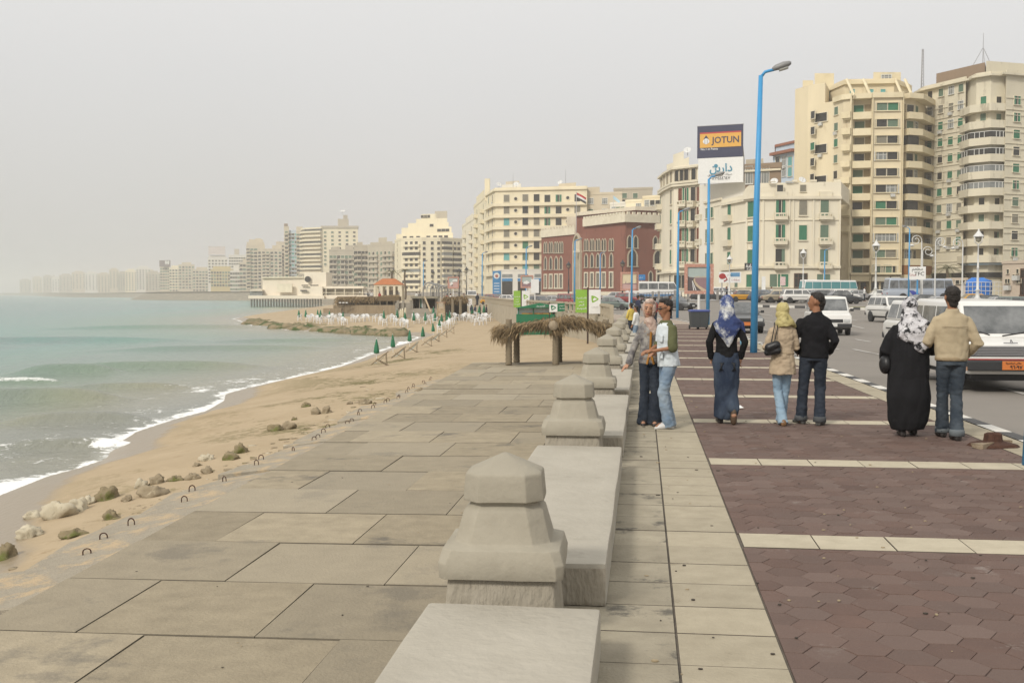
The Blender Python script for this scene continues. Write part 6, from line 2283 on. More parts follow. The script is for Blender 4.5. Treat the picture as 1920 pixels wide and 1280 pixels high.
# ---------------- traffic island kerb and lane marks
road_white = pm('road_paint', (0.48, 0.46, 0.43), (0.36, 0.34, 0.31), scale=1.5, rough=0.8, c3=(0.22, 0.20, 0.185), s3=2.5, t3=0.55)
mb = MB()
for px0, y0, px1, y1 in ((1600, 655, 1650, 665), (1602, 636, 1632, 641), (1497, 634, 1515, 639), (1555, 651, 1571, 655), (1595, 610, 1620, 616), (1590, 598, 1607, 601), (1429, 617, 1438, 619), (1422, 588, 1448, 592), (1430, 601, 1448, 604), (1603, 593, 1640, 595),
                          (1662, 640 + 26, 1700, 674), (1880, 728, 1925, 740), (1500, 583, 1518, 585), (1585, 586, 1610, 588), (1470, 601, 1490, 604), (1360, 592, 1372, 594), (1445, 577.6 + 6, 1462, 585)):
 a, c = lgp(px0, y0), lgp(px1, y1)
 d_ = (c - a)
 n_ = Vector((-d_.y, d_.x, 0)).normalized() * 0.075
 u_ = Vector((0, 0, 0.012))
 mb.add([a - n_ + u_, a + n_ + u_, c + n_ + u_, c - n_ + u_], [(3, 2, 1, 0)])
me = mb.mesh('lane_markings', road_white)
for p_ in me.polygons:
 if p_.normal.z < 0:
  p_.flip()
tag(link('lane_markings', me), kind='structure')
mb = MB()
isl = [(1395, 574.8), (1430, 576), (1470, 577), (1510, 578), (1550, 579), (1600, 580.5), (1640, 582), (1700, 584), (1760, 586.5)]
pts = [lgp(px, y) for px, y in isl]
k = 0
for a, c in zip(pts, pts[1:]):
 n = max(1, round((c - a).length / 0.9))
 for j in range(n):
  A, B = a.lerp(c, j / n), a.lerp(c, (j + 1) / n)
  h = Vector((0, 0, 0.22))
  bk = Vector((0.05, 0.3, 0.22))
  mb.add([A, B, B + h, A + h, B + bk, A + bk], [(0, 1, 2, 3), (3, 2, 4, 5)], k % 2)
  k += 1
tag(mb.build('island_kerb', [kw, kb]), kind='structure')
mb = MB()
gi = [p + Vector((0.05, 0.3, 0.2)) for p in pts[5:]]
bk = [p + Vector((1.2, 9, 0.2)) for p in pts[5:]]
mb.rings([gi, bk], closed=False, cap=False)
g = mb.build('island_grass', pm('dry_grass', (0.13, 0.14, 0.05), (0.20, 0.18, 0.09), scale=2.5, rough=0.95, bump=1, bscale=20, c3=(0.24, 0.20, 0.13), s3=1.2, t3=0.55))
tag(g, kind='stuff')
# far median kerb across the bend
mb = MB()
pts = [lpd(px, Dv) for px, Dv in ((1165, 118), (1120, 128), (1060, 142), (1000, 158), (940, 178), (880, 205))]
k = 0
for a, c in zip(pts, pts[1:]):
 n = max(1, round((c - a).length / 1.0))
 for j in range(n):
  A, B = a.lerp(c, j / n), a.lerp(c, (j + 1) / n)
  h, b_ = Vector((0, 0, 0.28)), Vector((0.1, 0.5, 0.28))
  mb.add([A, B, B + h, A + h, B + b_, A + b_], [(0, 1, 2, 3), (3, 2, 4, 5)], k % 2)
  k += 1
tag(mb.build('median_kerb', [kw, kb]), kind='structure')
# grey railing on the square in front of the narrow block
t = thing('railing', 'grey concrete and iron railing along the square before the narrow old block', 'railing')
fp = [lpd(px, Dv) for px, Dv in ((1196, 133), (1235, 131), (1290, 128), (1345, 127), (1395, 128))]
rail = MB()
for h, r in ((1.25, 0.06), (0.2, 0.06)):
 rail.tube([p + Vector((0, 0, h)) for p in fp], r, 6)
rail.build('rail', STEEL, t)
po, br_ = MB(), MB()
po.box((0, 0, 0.7), (0.28, 0.28, 1.4))
br_.tube([(0, 0, 0.2), (0, 0, 1.25)], 0.03, 4)
pom, brm = po.mesh('post', pm('fence_post', (0.26, 0.25, 0.23), (0.2, 0.19, 0.18))), br_.mesh('bar', DARKM)
for a, c in zip(fp, fp[1:]):
 n = max(2, round((c - a).length / 0.45))
 for j in range(n):
  link('post' if j % 5 == 0 else 'bar', pom if j % 5 == 0 else brm, t, a.lerp(c, j / n))
# tarpaulin scaffold, small house, palm on the square
p = lpd(1836, 132)
t = thing('scaffold_cage', 'white lattice cage wrapped in bright blue tarpaulin', 'scaffold', p, facing(p))
k_ = 132 / FPX
tarp = pm('blue_tarpaulin', (0.02, 0.13, 0.46), (0.035, 0.18, 0.55), scale=1.2, rough=0.5, bump=1, bscale=2)
mb = MB()
mb.smooth = True
mb.rings([[(x * 1.45 + 0.1 * mnoise.noise((x, y, z)) - 0.1, y * 1.1 + 0.2 * mnoise.noise((x * 2, y * 2, z * 2)), z) for x, y in [(math.copysign(abs(math.cos(a)) ** 0.4, math.cos(a)), math.copysign(abs(math.sin(a)) ** 0.4, math.sin(a))) for a in [q * math.pi / 16 for q in range(32)]]] for z in (0.3, 1.0, 1.8, 2.45)] +
         [[(x * 0.9, y * 0.8, 2.75 + 0.12 * math.sin(5 * x)) for x, y in [(math.cos(q * math.pi / 16), math.sin(q * math.pi / 16)) for q in range(32)]]])
mb.build('tarpaulin', tarp, t)
mb = MB()
for kx in range(12):
 x = -1.75 + kx * 0.48
 mb.tube([(x, -1.25, 0.1), (x, -1.25, 2.3)], 0.035, 4)
for kz in range(5):
 mb.tube([(-1.75, -1.25, 0.2 + kz * 0.52), (3.55, -1.25, 0.2 + kz * 0.52)], 0.035, 4)
mb.build('lattice', LW, t)
q = Bld('kiosk_house', 'low pinkish house with a few tiny square windows at the photo edge', [(1878, 128), (1960, 122)], zat(492, 127), W_PINK, 0.7, 6, parapet=0.15)
for px, y in ((1888, 509), (1906, 509), (1899, 519), (1885, 527), (1890, 527), (1907, 527), (1911, 527)):
 q.put(window_mesh('dark'), 0, q.at(0, px)[0], zat(y, 127), 0.32, 0.45)
q.put(window_mesh('brown'), 0, q.at(0, 1916)[0], zat(530, 127), 0.5, 2.6)
q = Bld('kiosk_house', 'small pale garden wall house beside the lattice cage', [(1774, 142), (1812, 140)], zat(523, 141), W_PINK, 0.7, 4, parapet=0.15)
for px in (1780, 1795, 1803):
 q.put(window_mesh('dark'), 0, q.at(0, px)[0], zat(529, 141), 0.6, 0.45)
def palm(loc, h, label, fr=13, ln=2.6):
 t = thing('palm_tree', label, 'palm tree', loc)
 mb = MB()
 mb.smooth = True
 pts = [(0.15 * math.sin(z), 0, z) for z in np.linspace(0, h, 12)]
 mb.tube(pts, [0.22 + 0.03 * (i % 2) - 0.005 * i for i in range(12)], 10)
 mb.build('trunk', pm('palm_bark', (0.17, 0.13, 0.09), (0.10, 0.08, 0.055), scale=6, rough=0.95, bump=1, bscale=9), t)
 mb = MB()
 for k in range(fr):
  a = 2 * math.pi * k / fr + rnd.uniform(-.2, .2)
  el = rnd.uniform(0.1, 0.95)
  prev = None
  for s in range(9):
   u = s / 8
   r = ln * u * math.cos(el * (1 - u * 0.4))
   z = h + ln * (math.sin(el) * u - 0.75 * u * u)
   c = Vector((r * math.cos(a) + pts[-1][0], r * math.sin(a), z))
   if prev is not None:
    side = Vector((-math.sin(a), math.cos(a), 0))
    for sg in (-1, 1):
     for w_ in (0.0, 0.5):
      b0 = prev.lerp(c, w_)
      tip = b0 + side * sg * 0.55 * (1 - u * 0.6) + (c - prev) * 0.9 + Vector((0, 0, -0.18))
      mb.add([b0, b0 + (c - prev) * 0.28, tip], [(0, 1, 2)])
   prev = c
 mb.build('fronds', pm('palm_frond', (0.085, 0.09, 0.04), (0.14, 0.125, 0.065), scale=3, rough=0.8), t)
palm(lpd(1776, 150), 4.4, 'dusty palm tree in front of the greyed tower shops')
for px, Dv, h, lab in ((736, 235, 6.0, 'tall thin palm behind the orange-roofed kiosk'), (760, 240, 6.4, 'second thin palm by the orange-roofed kiosk')):
 palm(lpd(px, Dv), h, lab, 11, 2.0)

# ---------------- grit and scraps on the paving
mb = MB()
for n in range(260):
 x, y = rnd.uniform(-0.1, 4.0), 4.5 + 16 * rnd.random() ** 1.3
 if n % 5 == 0:
  x = rnd.uniform(-6.2, -1.3)
 z = 0.004 if x > -1 else ZD - 0.012 * (-1.05 - x) + 0.004
 r = rnd.uniform(0.004, 0.013)
 mb.ball((x, y, z), (r * rnd.uniform(0.8, 2), r, r * 0.6), 3, mi=rnd.choice((0, 0, 1, 1)))
tag(mb.build('paving_litter', [pm('grit_tan', (0.35, 0.28, 0.18)), pm('grit_dark', (0.06, 0.05, 0.04))]), kind='stuff')
# ================================================================ VEHICLES  (local -Y is the front)
tyre_m = pm('tyre_rubber', (0.025, 0.025, 0.026), (0.04, 0.04, 0.04), scale=8, rough=0.85)
rim_m = flat('rim_steel', (0.30, 0.30, 0.31), 0.4, 0.6)
carglass = pm('car_glass', (0.05, 0.055, 0.057), (0.19, 0.195, 0.195), scale=2.2, rough=0.08, spec=0.6)  # paler patches in the glass colour stand in for reflected sky
chrome = flat('car_chrome', (0.5, 0.5, 0.52), 0.2, 0.9)
lampglass = flat('headlamp_glass', (0.55, 0.56, 0.55), 0.1, 0.2)
tail_m = flat('tail_red', (0.28, 0.015, 0.012), 0.3)
plate_m = flat('plate_orange', (0.55, 0.17, 0.04), 0.5)
plate_w = flat('plate_white', (0.6, 0.6, 0.58), 0.5)
bump_m = flat('bumper_black', (0.028, 0.029, 0.031), 0.6)
def paint(name, c, rough=0.35):
 return pm(name, c, tuple(x * 0.93 for x in c), scale=1.5, rough=rough, spec=0.45, coat=0.35, c3=tuple(x * 0.75 + 0.03 for x in c), s3=0.9, t3=0.68)
WH = {}
def wheel_meshes(r, w=0.19):
 key = round(r, 2)
 if key not in WH:
  mb = MB()
  mb.smooth = True
  mb.lathe([(r * 0.62, -w / 2), (r * 0.93, -w / 2), (r, -w * 0.3), (r, w * 0.3), (r * 0.93, w / 2), (r * 0.62, w / 2)], 24, axis='X')
  a = mb.mesh('tyre', tyre_m)
  mb = MB()
  mb.lathe([(0.02, -w * 0.36), (r * 0.2, -w * 0.44), (r * 0.24, -w * 0.3), (r * 0.52, -w * 0.32), (r * 0.64, -w * 0.46), (r * 0.64, w * 0.46), (r * 0.52, w * 0.32), (r * 0.24, w * 0.3), (r * 0.2, w * 0.44), (0.02, w * 0.36)], 20, axis='X')
  WH[key] = (a, mb.mesh('rim', rim_m))
 return WH[key]

# side profiles: body outline (y, z) clockwise from front bottom; cabin outline (y, z): [front base, front top, rear top, rear base]
KIND = {
 'sedan': dict(L=4.2, W=1.64, belt=0.88, body=[(0.0, 0.32), (0.0, 0.55), (0.10, 0.70), (1.15, 0.86), (3.35, 0.90), (4.12, 0.84), (4.2, 0.60), (4.2, 0.34)], cab=[(1.05, 0.85), (1.72, 1.36), (2.85, 1.38), (3.5, 0.89)], axle=(0.78, 3.28), r=0.30, pil=(2.3,)),
 'hatch': dict(L=3.8, W=1.6, belt=0.9, body=[(0.0, 0.32), (0.0, 0.56), (0.12, 0.72), (0.98, 0.88), (3.5, 0.92), (3.75, 0.80), (3.8, 0.58), (3.8, 0.34)], cab=[(0.92, 0.87), (1.6, 1.42), (3.1, 1.42), (3.62, 0.92)], axle=(0.72, 3.1), r=0.29, pil=(2.1, 2.95)),
 'wagon': dict(L=4.1, W=1.64, belt=0.93, body=[(0.0, 0.36), (0.0, 0.58), (0.08, 0.80), (0.95, 0.93), (3.9, 0.95), (4.05, 0.9), (4.1, 0.58), (4.1, 0.38)], cab=[(0.9, 0.92), (1.45, 1.50), (3.75, 1.52), (3.98, 0.95)], axle=(0.75, 3.3), r=0.31, pil=(1.95, 2.9)),
 'van': dict(L=4.3, W=1.66, belt=1.0, body=[(0.0, 0.36), (0.0, 0.62), (0.04, 0.92), (0.42, 1.05), (4.1, 1.05), (4.24, 1.0), (4.3, 0.6), (4.3, 0.38)], cab=[(0.38, 1.03), (0.92, 1.74), (4.0, 1.78), (4.2, 1.03)], axle=(0.80, 3.3), r=0.31, pil=(1.35, 2.4, 3.4)),
 'bus': dict(L=8.5, W=2.3, belt=1.35, body=[(0.0, 0.42), (0.0, 0.9), (0.05, 1.3), (0.25, 1.4), (8.3, 1.4), (8.45, 1.3), (8.5, 0.9), (8.5, 0.45)], cab=[(0.2, 1.38), (0.55, 2.75), (8.2, 2.85), (8.4, 1.38)], axle=(1.6, 6.6), r=0.46, pil=(1.5, 2.9, 4.3, 5.7, 7.1)),
 'minibus': dict(L=6.2, W=2.0, belt=1.15, body=[(0.0, 0.40), (0.0, 0.75), (0.05, 1.05), (0.3, 1.2), (6.0, 1.2), (6.15, 1.1), (6.2, 0.75), (6.2, 0.42)], cab=[(0.25, 1.18), (0.8, 2.15), (5.95, 2.25), (6.12, 1.18)], axle=(1.1, 4.7), r=0.36, pil=(1.5, 2.7, 3.9, 5.0)),
}
def vehicle(name, label, cat, kind, m, loc, rz, group=None, plate='white', s=1.0, extra=None, glass=None, lower=None):
 k = KIND[kind]
 t = thing(name, label, cat, loc, rz, group)
 t.scale = (s, s, s)
 W, L_ = k['W'], k['L']
 y0 = -L_ / 2
 glass = glass or carglass
 hw = W / 2
 # body: cross-sections swept along the side outline; sides bulge a little
 bp = [(y + y0, z) for y, z in k['body']]
 mb = MB()
 tops = [p for p in bp[1:-1]]
 zb = bp[0][1]
 rings = []
 for (y, z) in [bp[0]] + tops + [bp[-1]]:
  pass
 xs = [(-1.0, 0.0), (-1.0, 1.0), (1.0, 1.0), (1.0, 0.0)]
 secs = []
 ys = sorted(set([p[0] for p in bp]))
 outline = bp[1:-1]
 for i, (y, z) in enumerate([(bp[0][0] + 0.0, bp[1][1])] + outline[1:-1] + [(bp[-1][0], outline[-1][1])]):
  w = hw * (0.93 if i in (0,) else (0.95 if i == len(outline) - 1 else 1.0))
  zt = z
  zm = zb + (zt - zb) * 0.55
  secs.append([(-w * 0.93, y, zb), (-w, y, zm), (-w * 0.985, y, zt - 0.06), (-w * 0.90, y, zt), (w * 0.90, y, zt), (w * 0.985, y, zt - 0.06), (w, y, zm), (w * 0.93, y, zb)])
 mb.rings([r[::-1] for r in secs])
 body = mb.build('body', lower or m, t, bevel=0.035, seg=2, smooth=45)
 # dark wheel arches and underside
 mb = MB()
 for ay in k['axle']:
  for sg in (-1, 1):
   mb.lathe([(0.01, 0), (k['r'] * 1.07, 0), (k['r'] * 1.07, 0.03), (0.01, 0.03)], 20, c=(sg * (hw - 0.012) - 0.015, ay + y0, k['r'] * 1.05), axis='X')
 mb.box((0, 0, zb - 0.02), (W * 0.82, L_ * 0.94, 0.16))
 mb.build('wheel_arch', bump_m, t)['kind'] = 'stuff'
 ty, rm = wheel_meshes(k['r'])
 for ay in k['axle']:
  for sg in (-1, 1):
   w_ = thing('wheel', None, None, (sg * (hw - 0.075), ay + y0, k['r']))
   w_.parent = t
   link('tyre', ty, w_)
   link('rim', rm, w_)
 # cabin
 c = [(y + y0, z) for y, z in k['cab']]
 tw = 0.83 if kind in ('sedan', 'hatch', 'wagon') else 0.90
 wb = hw * 0.93
 wt = wb * tw
 q = lambda x, p: (x, p[0], p[1])
 mb = MB()
 mb.add([q(-wb, c[0]), q(wb, c[0]), q(wt, c[1]), q(-wt, c[1]), q(-wt, c[2]), q(wt, c[2]), q(wb, c[3]), q(-wb, c[3])],
           [(0, 1, 2, 3), (3, 2, 5, 4), (4, 5, 6, 7), (1, 6, 5, 2), (0, 3, 4, 7), (0, 7, 6, 1)])
 mb.build('roof', m, t, bevel=0.07 if kind != 'bus' else 0.12, seg=3, smooth=50)
 # glass panels standing 6 mm proud of the cabin faces
 def pane(pts, nm='window', inset=0.0):
  pts = [Vector(p) for p in pts]
  cc = sum(pts, Vector()) / len(pts)
  nrm = (pts[1] - pts[0]).cross(pts[-1] - pts[0]).normalized()
  if nrm.dot(cc - Vector((0, cc.y * 0.6, 0.7))) < 0:
   nrm = -nrm
  mb = MB()
  f = [p + nrm * 0.008 for p in pts]
  b_ = [p - nrm * 0.03 for p in pts]
  mb.rings([b_, f])
  return mb.build(nm, glass, t)
 def lerp2(a, b, u):
  return (a[0] + (b[0] - a[0]) * u, a[1] + (b[1] - a[1]) * u)
 lo, hi = 0.12, 0.86
 def frontback(a, b, nm):
  p, r = lerp2(a, b, lo), lerp2(a, b, hi)
  w0, w1 = (wb + (wt - wb) * lo) * 0.90, (wb + (wt - wb) * hi) * 0.90
  pane([q(-w0, p), q(w0, p), q(w1, r), q(-w1, r)], nm)
 frontback(c[0], c[1], 'windscreen')
 frontback(c[3], c[2], 'rear_window')
 edges = [None] + [y + y0 for y in k['pil']] + [None]
 zl, zh = c[0][1] + (c[1][1] - c[0][1]) * 0.14, c[0][1] + (c[1][1] - c[0][1]) * 0.84
 def yf(z):
  return c[0][0] + (c[1][0] - c[0][0]) * (z - c[0][1]) / (c[1][1] - c[0][1]) + 0.11
 def yr(z):
  return c[3][0] + (c[2][0] - c[3][0]) * (z - c[3][1]) / (c[2][1] - c[3][1]) - 0.11
 def xw(z):
  return wb + (wt - wb) * (z - c[0][1]) / (c[1][1] - c[0][1])
 g = 0.045 if kind != 'bus' else 0.03
 for i in range(len(edges) - 1):
  for sg in (-1, 1):
   a0 = yf(zl) if edges[i] is None else edges[i] + g
   a1 = yf(zh) if edges[i] is None else edges[i] + g
   b0 = yr(zl) if edges[i + 1] is None else edges[i + 1] - g
   b1 = yr(zh) if edges[i + 1] is None else edges[i + 1] - g
   pane([(sg * xw(zl), a0, zl), (sg * xw(zl), b0, zl), (sg * xw(zh), b1, zh), (sg * xw(zh), a1, zh)])
 fy, by = y0, -y0
 zn = k['body'][1][1]
 # bumpers, grille, lamps, plates
 mb = MB()
 mb.box((0, fy - 0.04, zb + 0.10), (W * 0.98, 0.16, 0.17))
 mb.build('bumper', bump_m, t, bevel=0.03)
 mb = MB()
 mb.box((0, by + 0.04, zb + 0.12), (W * 0.98, 0.16, 0.17))
 mb.build('bumper', bump_m, t, bevel=0.03)
 zg = (zb + 0.2 + zn + 0.08) / 2 + 0.04
 if kind in ('bus', 'minibus'):
  zg = zb + 0.38
 mb = MB()
 mb.box((0, fy - 0.008, zg), (W * 0.52, 0.05, 0.13))
 mb.build('grille', bump_m, t)
 for sg in (-1, 1):
  mb = MB()
  mb.box((sg * W * 0.365, fy - 0.006, zg + 0.005), (W * 0.15, 0.06, 0.145))
  mb.build('headlight', lampglass, t, bevel=0.015)
  mb = MB()
  mb.box((sg * W * 0.40, by + 0.004, zn + 0.04), (W * 0.13, 0.05, 0.16))
  mb.build('tail_light', tail_m, t, bevel=0.01)
  mb = MB()
  mb.box((sg * (wb + 0.12), c[0][0] + 0.16, c[0][1] + 0.12), (0.15, 0.08, 0.12))
  mb.box((sg * (wb + 0.02), c[0][0] + 0.17, c[0][1] + 0.10), (0.12, 0.04, 0.03))
  mb.build('mirror', bump_m, t, bevel=0.01)
 for yy, sgn in ((fy - 0.125, -1), (by + 0.03, 1)):
  mb = MB()
  mb.box((0, yy, zb + (0.13 if sgn < 0 else 0.32)), (0.36, 0.015, 0.16))
  mb.build('number_plate', plate_m if plate == 'orange' else plate_w, t)
 mb = MB()
 for sg in (-1, 1):
  mb.box((sg * (hw + 0.002), 0, zb + 0.34), (0.02, L_ * 0.80, 0.035))
 if kind in ('sedan', 'hatch', 'wagon'):
  mb.build('side_trim', bump_m, t)['kind'] = 'stuff'
 if extra:
  extra(t, k, m)
 return t

white_p = paint('paint_car_white', (0.66, 0.65, 0.62))
grey_p = paint('paint_car_grey', (0.095, 0.098, 0.10))
dark_p = paint('paint_car_dark', (0.05, 0.055, 0.06))
navy_p = paint('paint_car_navy', (0.06, 0.085, 0.12))
beige_p = paint('paint_car_beige', (0.33, 0.28, 0.20))
red_p = paint('paint_car_red', (0.24, 0.035, 0.035))
green_p = paint('paint_car_green', (0.13, 0.165, 0.15))
silver_p = paint('paint_car_silver', (0.32, 0.32, 0.32))
yellow_p = paint('paint_taxi_yellow', (0.52, 0.26, 0.02))
bus_p = paint('paint_bus_grey', (0.36, 0.40, 0.46))
teal_glass = pm('bus_glass_teal', (0.05, 0.19, 0.20), (0.09, 0.25, 0.26), scale=0.5, rough=0.1, spec=0.6)
ROADDIR = 0.06

# ---------------- the big white van at the kerb: short nose, wide grille, black bumper
def van_front(t, k, m):
 fy = -k['L'] / 2
 W = k['W']
 for o in list(t.children):
  if o.name.split('.')[0] in ('grille', 'headlight', 'bumper', 'number_plate') and min(v.co.y for v in o.data.vertices) < -1.5:
   bpy.data.objects.remove(o)
 mb = MB()
 mb.box((0, fy - 0.02, 0.80), (1.30, 0.05, 0.185))
 mb.build('grille', flat('grille_grey', (0.20, 0.20, 0.20), 0.5), t)
 for j in range(6):
  mb = MB()
  mb.box((0, fy - 0.048, 0.725 + j * 0.03), (1.28, 0.025, 0.012))
  mb.build('grille_bar', chrome, t)
 for sg in (-1, 1):
  mb = MB()
  mb.box((sg * 0.725, fy - 0.02, 0.80), (0.23, 0.06, 0.19))
  hs = mb.build('headlight_surround', flat('surround_grey', (0.16, 0.16, 0.17), 0.4), t, bevel=0.01)
  mb = MB()
  mb.smooth = True
  mb.lathe([(0.01, fy - 0.085), (0.05, fy - 0.08), (0.08, fy - 0.06), (0.085, fy - 0.03)], 20, c=(sg * 0.72, 0, 0.80), axis='Y')
  mb.build('headlight', lampglass, t)
  mb = MB()
  mb.box((sg * 0.79, fy - 0.10, 0.47), (0.10, 0.05, 0.07))
  mb.build('indicator', flat('indicator_amber', (0.45, 0.25, 0.15), 0.3), t)
  # wipers lying on the foot of the windscreen
  mb = MB()
  mb.tube([(sg * 0.42 - 0.45, fy + 0.40, 1.075), (sg * 0.42, fy + 0.455, 1.145), (sg * 0.42 + 0.16, fy + 0.41, 1.09)], 0.012, 5)
  mb.build('wiper', BLACK, t)
 mb = MB()
 mb.box((0, fy - 0.03, 0.675), (W * 0.98, 0.07, 0.035))
 mb.build('white_trim', white_p, t)
 mb = MB()
 mb.box((0, fy - 0.035, 0.645), (W * 0.985, 0.075, 0.02))
 mb.build('red_stripe', flat('stripe_red', (0.40, 0.05, 0.04)), t)
 mb = MB()
 mb.box((0, fy - 0.09, 0.53), (W * 1.0, 0.2, 0.20))
 mb.build('bumper', bump_m, t, bevel=0.03)
 mb = MB()
 mb.box((-0.02, fy - 0.2, 0.54), (0.40, 0.014, 0.165))
 pl_ = mb.build('number_plate', plate_m, t)
 lettering('٩٦٠٩٧', 1, BLACK, pl_, (0.03, fy - 0.209, 0.505), bold=0.02, width=0.22)
 lettering(arab('ملاكي اسكندرية'), 1, BLACK, pl_, (-0.02, fy - 0.209, 0.585), width=0.28)
 mb = MB()
 for pts in ([(-0.13, fy + 0.03, 0.955), (0.13, fy + 0.03, 0.955)], [(0, fy + 0.03, 0.95), (0, fy + 0.03, 1.02)], [(0.0, fy + 0.03, 1.02), (0.035, fy + 0.03, 0.965)]):
  mb.tube(pts, 0.010, 5)
 mb.build('emblem', chrome, t)
 mb = MB()
 mb.box((0, fy + 0.4, 0.30), (1.3, 0.5, 0.14))
 mb.build('underbody', bump_m, t)
 for sg in (-1, 1):
  mb = MB()
  mb.box((sg * 0.818, fy + 1.55, 0.72), (0.02, 0.015, 0.6))
  mb.build('door_seam', bump_m, t)
 # a driver and passenger are only dim shapes behind the glass
pv = lgp(1887, 737)
vehicle('white_van', 'big old white van with short nose, wide grille and orange plate driving along the kerb', 'van', 'van', white_p, (pv.x + 0.03, pv.y + 2.15, pv.z), ROADDIR * 0.3, plate='orange', extra=van_front)
p = lpd(1748, 34)
vehicle('station_wagon', 'white estate car half hidden behind the woman in black', 'car', 'wagon', white_p, p, ROADDIR, 'white vehicles driving on the near lanes', s=1.1)
p = lgp(1673, 604)
vehicle('station_wagon', 'farther white estate car with its wheel showing above the lane marks', 'car', 'wagon', white_p, p, ROADDIR + 0.12, 'white vehicles driving on the near lanes', s=1.12)
p = lgp(1564, 629)
vehicle('white_minivan', 'white minivan driving up behind the man in a black shirt', 'van', 'van', white_p, (p.x, p.y + 2, p.z), ROADDIR - 0.1)
p = lgp(1396, 625)
vehicle('grey_car', 'dark grey hatchback with orange plate behind the big blue lamp', 'car', 'hatch', grey_p, (p.x, p.y + 1.9, p.z), ROADDIR, plate='orange', s=1.03)
def carat(px, Dv, kind, m, label, rz, cat='car', name=None, s=1.0, **kw):
 return vehicle(name or {'sedan': 'parked_car', 'hatch': 'parked_car', 'wagon': 'parked_car', 'van': 'parked_van'}.get(kind, kind), label, cat, kind, m, lpd(px, Dv), rz, s=s, **kw)
SIDE = math.pi / 2
carat(1265, 106, 'sedan', grey_p, 'dark grey saloon car coming round the bend by the railing', 0.9, name='grey_car')
carat(1151, 116, 'sedan', green_p, 'grey-green saloon car beside the sunset billboard', 1.15, name='green_car')
carat(1068, 138, 'van', red_p, 'dark red van with a white roof below the tall brick porch', 0.6, 'van', name='red_van')
carat(1180, 134, 'hatch', red_p, 'dark red hatchback next to the white minibus', 1.0, name='red_car')
carat(1012, 142, 'hatch', navy_p, 'blue-grey car partly behind the harbour billboard', 0.8, name='blue_car')
carat(1040, 156, 'sedan', silver_p, 'silver car passing in front of the brick windows', 1.3, name='silver_car')
carat(1158, 150, 'sedan', silver_p, 'pale car parked before the brick building plinth', 1.5)
carat(956, 172, 'hatch', white_p, 'white hatchback beyond the first green banner', 1.2, name='white_car')
carat(937, 200, 'hatch', dark_p, 'dark car waiting by the petrol station bay', 1.3, name='dark_car')
carat(925, 192, 'hatch', red_p, 'maroon car beside the blue sign pylon', 1.0, name='maroon_car')
vehicle('white_van', 'cream minivan with roof load far along the corniche', 'van', 'van', white_p, lpd(884, 205), 0.2, s=1.15)
vehicle('yellow_car', 'yellow and red taxi near the far kerb of the bend', 'taxi', 'hatch', yellow_p, lpd(920, 165), 1.1, s=0.8)
def taxi_black(t, k, m):
 for o in t.children:
  if o.name.startswith('roof'):
   o.data.materials[0] = dark_p
carat(1397, 124, 'sedan', yellow_p, 'black and yellow taxi parked by the big blue lamp', SIDE + 0.05, 'taxi', name='parked_taxi', extra=taxi_black)
carat(1436, 122, 'hatch', navy_p, 'blue-grey hatchback parked after the taxi', SIDE - 0.5)
carat(1462, 121, 'sedan', beige_p, 'beige saloon car parked along the island', SIDE + 0.1)
carat(1499, 119, 'wagon', white_p, 'white estate car parked by the white ornamental lamp', SIDE + 0.1)
carat(1516, 127, 'hatch', white_p, 'white hatchback with red tail lights behind the parked estate', SIDE + 0.7)
carat(1545, 120, 'hatch', dark_p, 'dark hatchback parked behind the black shirted man', SIDE + 0.4)
carat(1577, 116, 'sedan', dark_p, 'black saloon car parked at the end of the row', SIDE + 0.2)
carat(1580, 132, 'hatch', white_p, 'white hatchback parked in front of the white coach', SIDE + 0.2)
carat(1610, 150, 'sedan', silver_p, 'silver car by the shop openings of the yellowed tower', SIDE)
carat(1655, 152, 'hatch', white_p, 'white car between the shops and the city bus', SIDE)
carat(1348, 146, 'van', white_p, 'small white van behind the corniche billboard', SIDE - 0.9, 'van')
carat(1325, 140, 'sedan', dark_p, 'dark car behind the railing by the small white van', SIDE)
carat(1440, 150, 'sedan', white_p, 'white car parked before the green doors of the cream block', SIDE + 0.6)
carat(1735, 96, 'sedan', dark_p, 'dark car roof showing behind the white vans', SIDE + 0.2)
carat(1768, 88, 'sedan', silver_p, 'silver car roof glimpsed beside the beige jacketed man', SIDE + 0.1)
carat(1858, 92, 'hatch', dark_p, 'dark car seen above the roof of the big white van', SIDE)
carat(1890, 84, 'hatch', silver_p, 'silver car above the big van roof at the edge', SIDE + 0.1)
carat(1830, 100, 'sedan', yellow_p, 'yellow taxi roof behind the large white ornamental lamp', SIDE, 'taxi')
carat(1916, 80, 'wagon', green_p, 'greenish jeep at the extreme edge behind the big van', SIDE + 0.5)
def bus_blue(t, k, m):
 for sg in (-1, 1):
  mb = MB()
  mb.box((sg * (k['W'] / 2 + 0.004), 0, 0.62), (0.02, k['L'] * 0.92, 0.28))
  mb.build('stripe', flat('bus_stripe', (0.10, 0.20, 0.36)), t)
vehicle('white_minibus', 'white minibus with a blue lower stripe in front of the narrow old block', 'bus', 'minibus', white_p, lpd(1224, 146), SIDE + 0.25, extra=bus_blue, s=1.15)
vehicle('coach', 'white coach with teal tinted windows in front of the cream block', 'bus', 'bus', white_p, lpd(1553, 158), SIDE - 2 * SIDE + 0.25 + math.pi, glass=teal_glass, s=1.0)
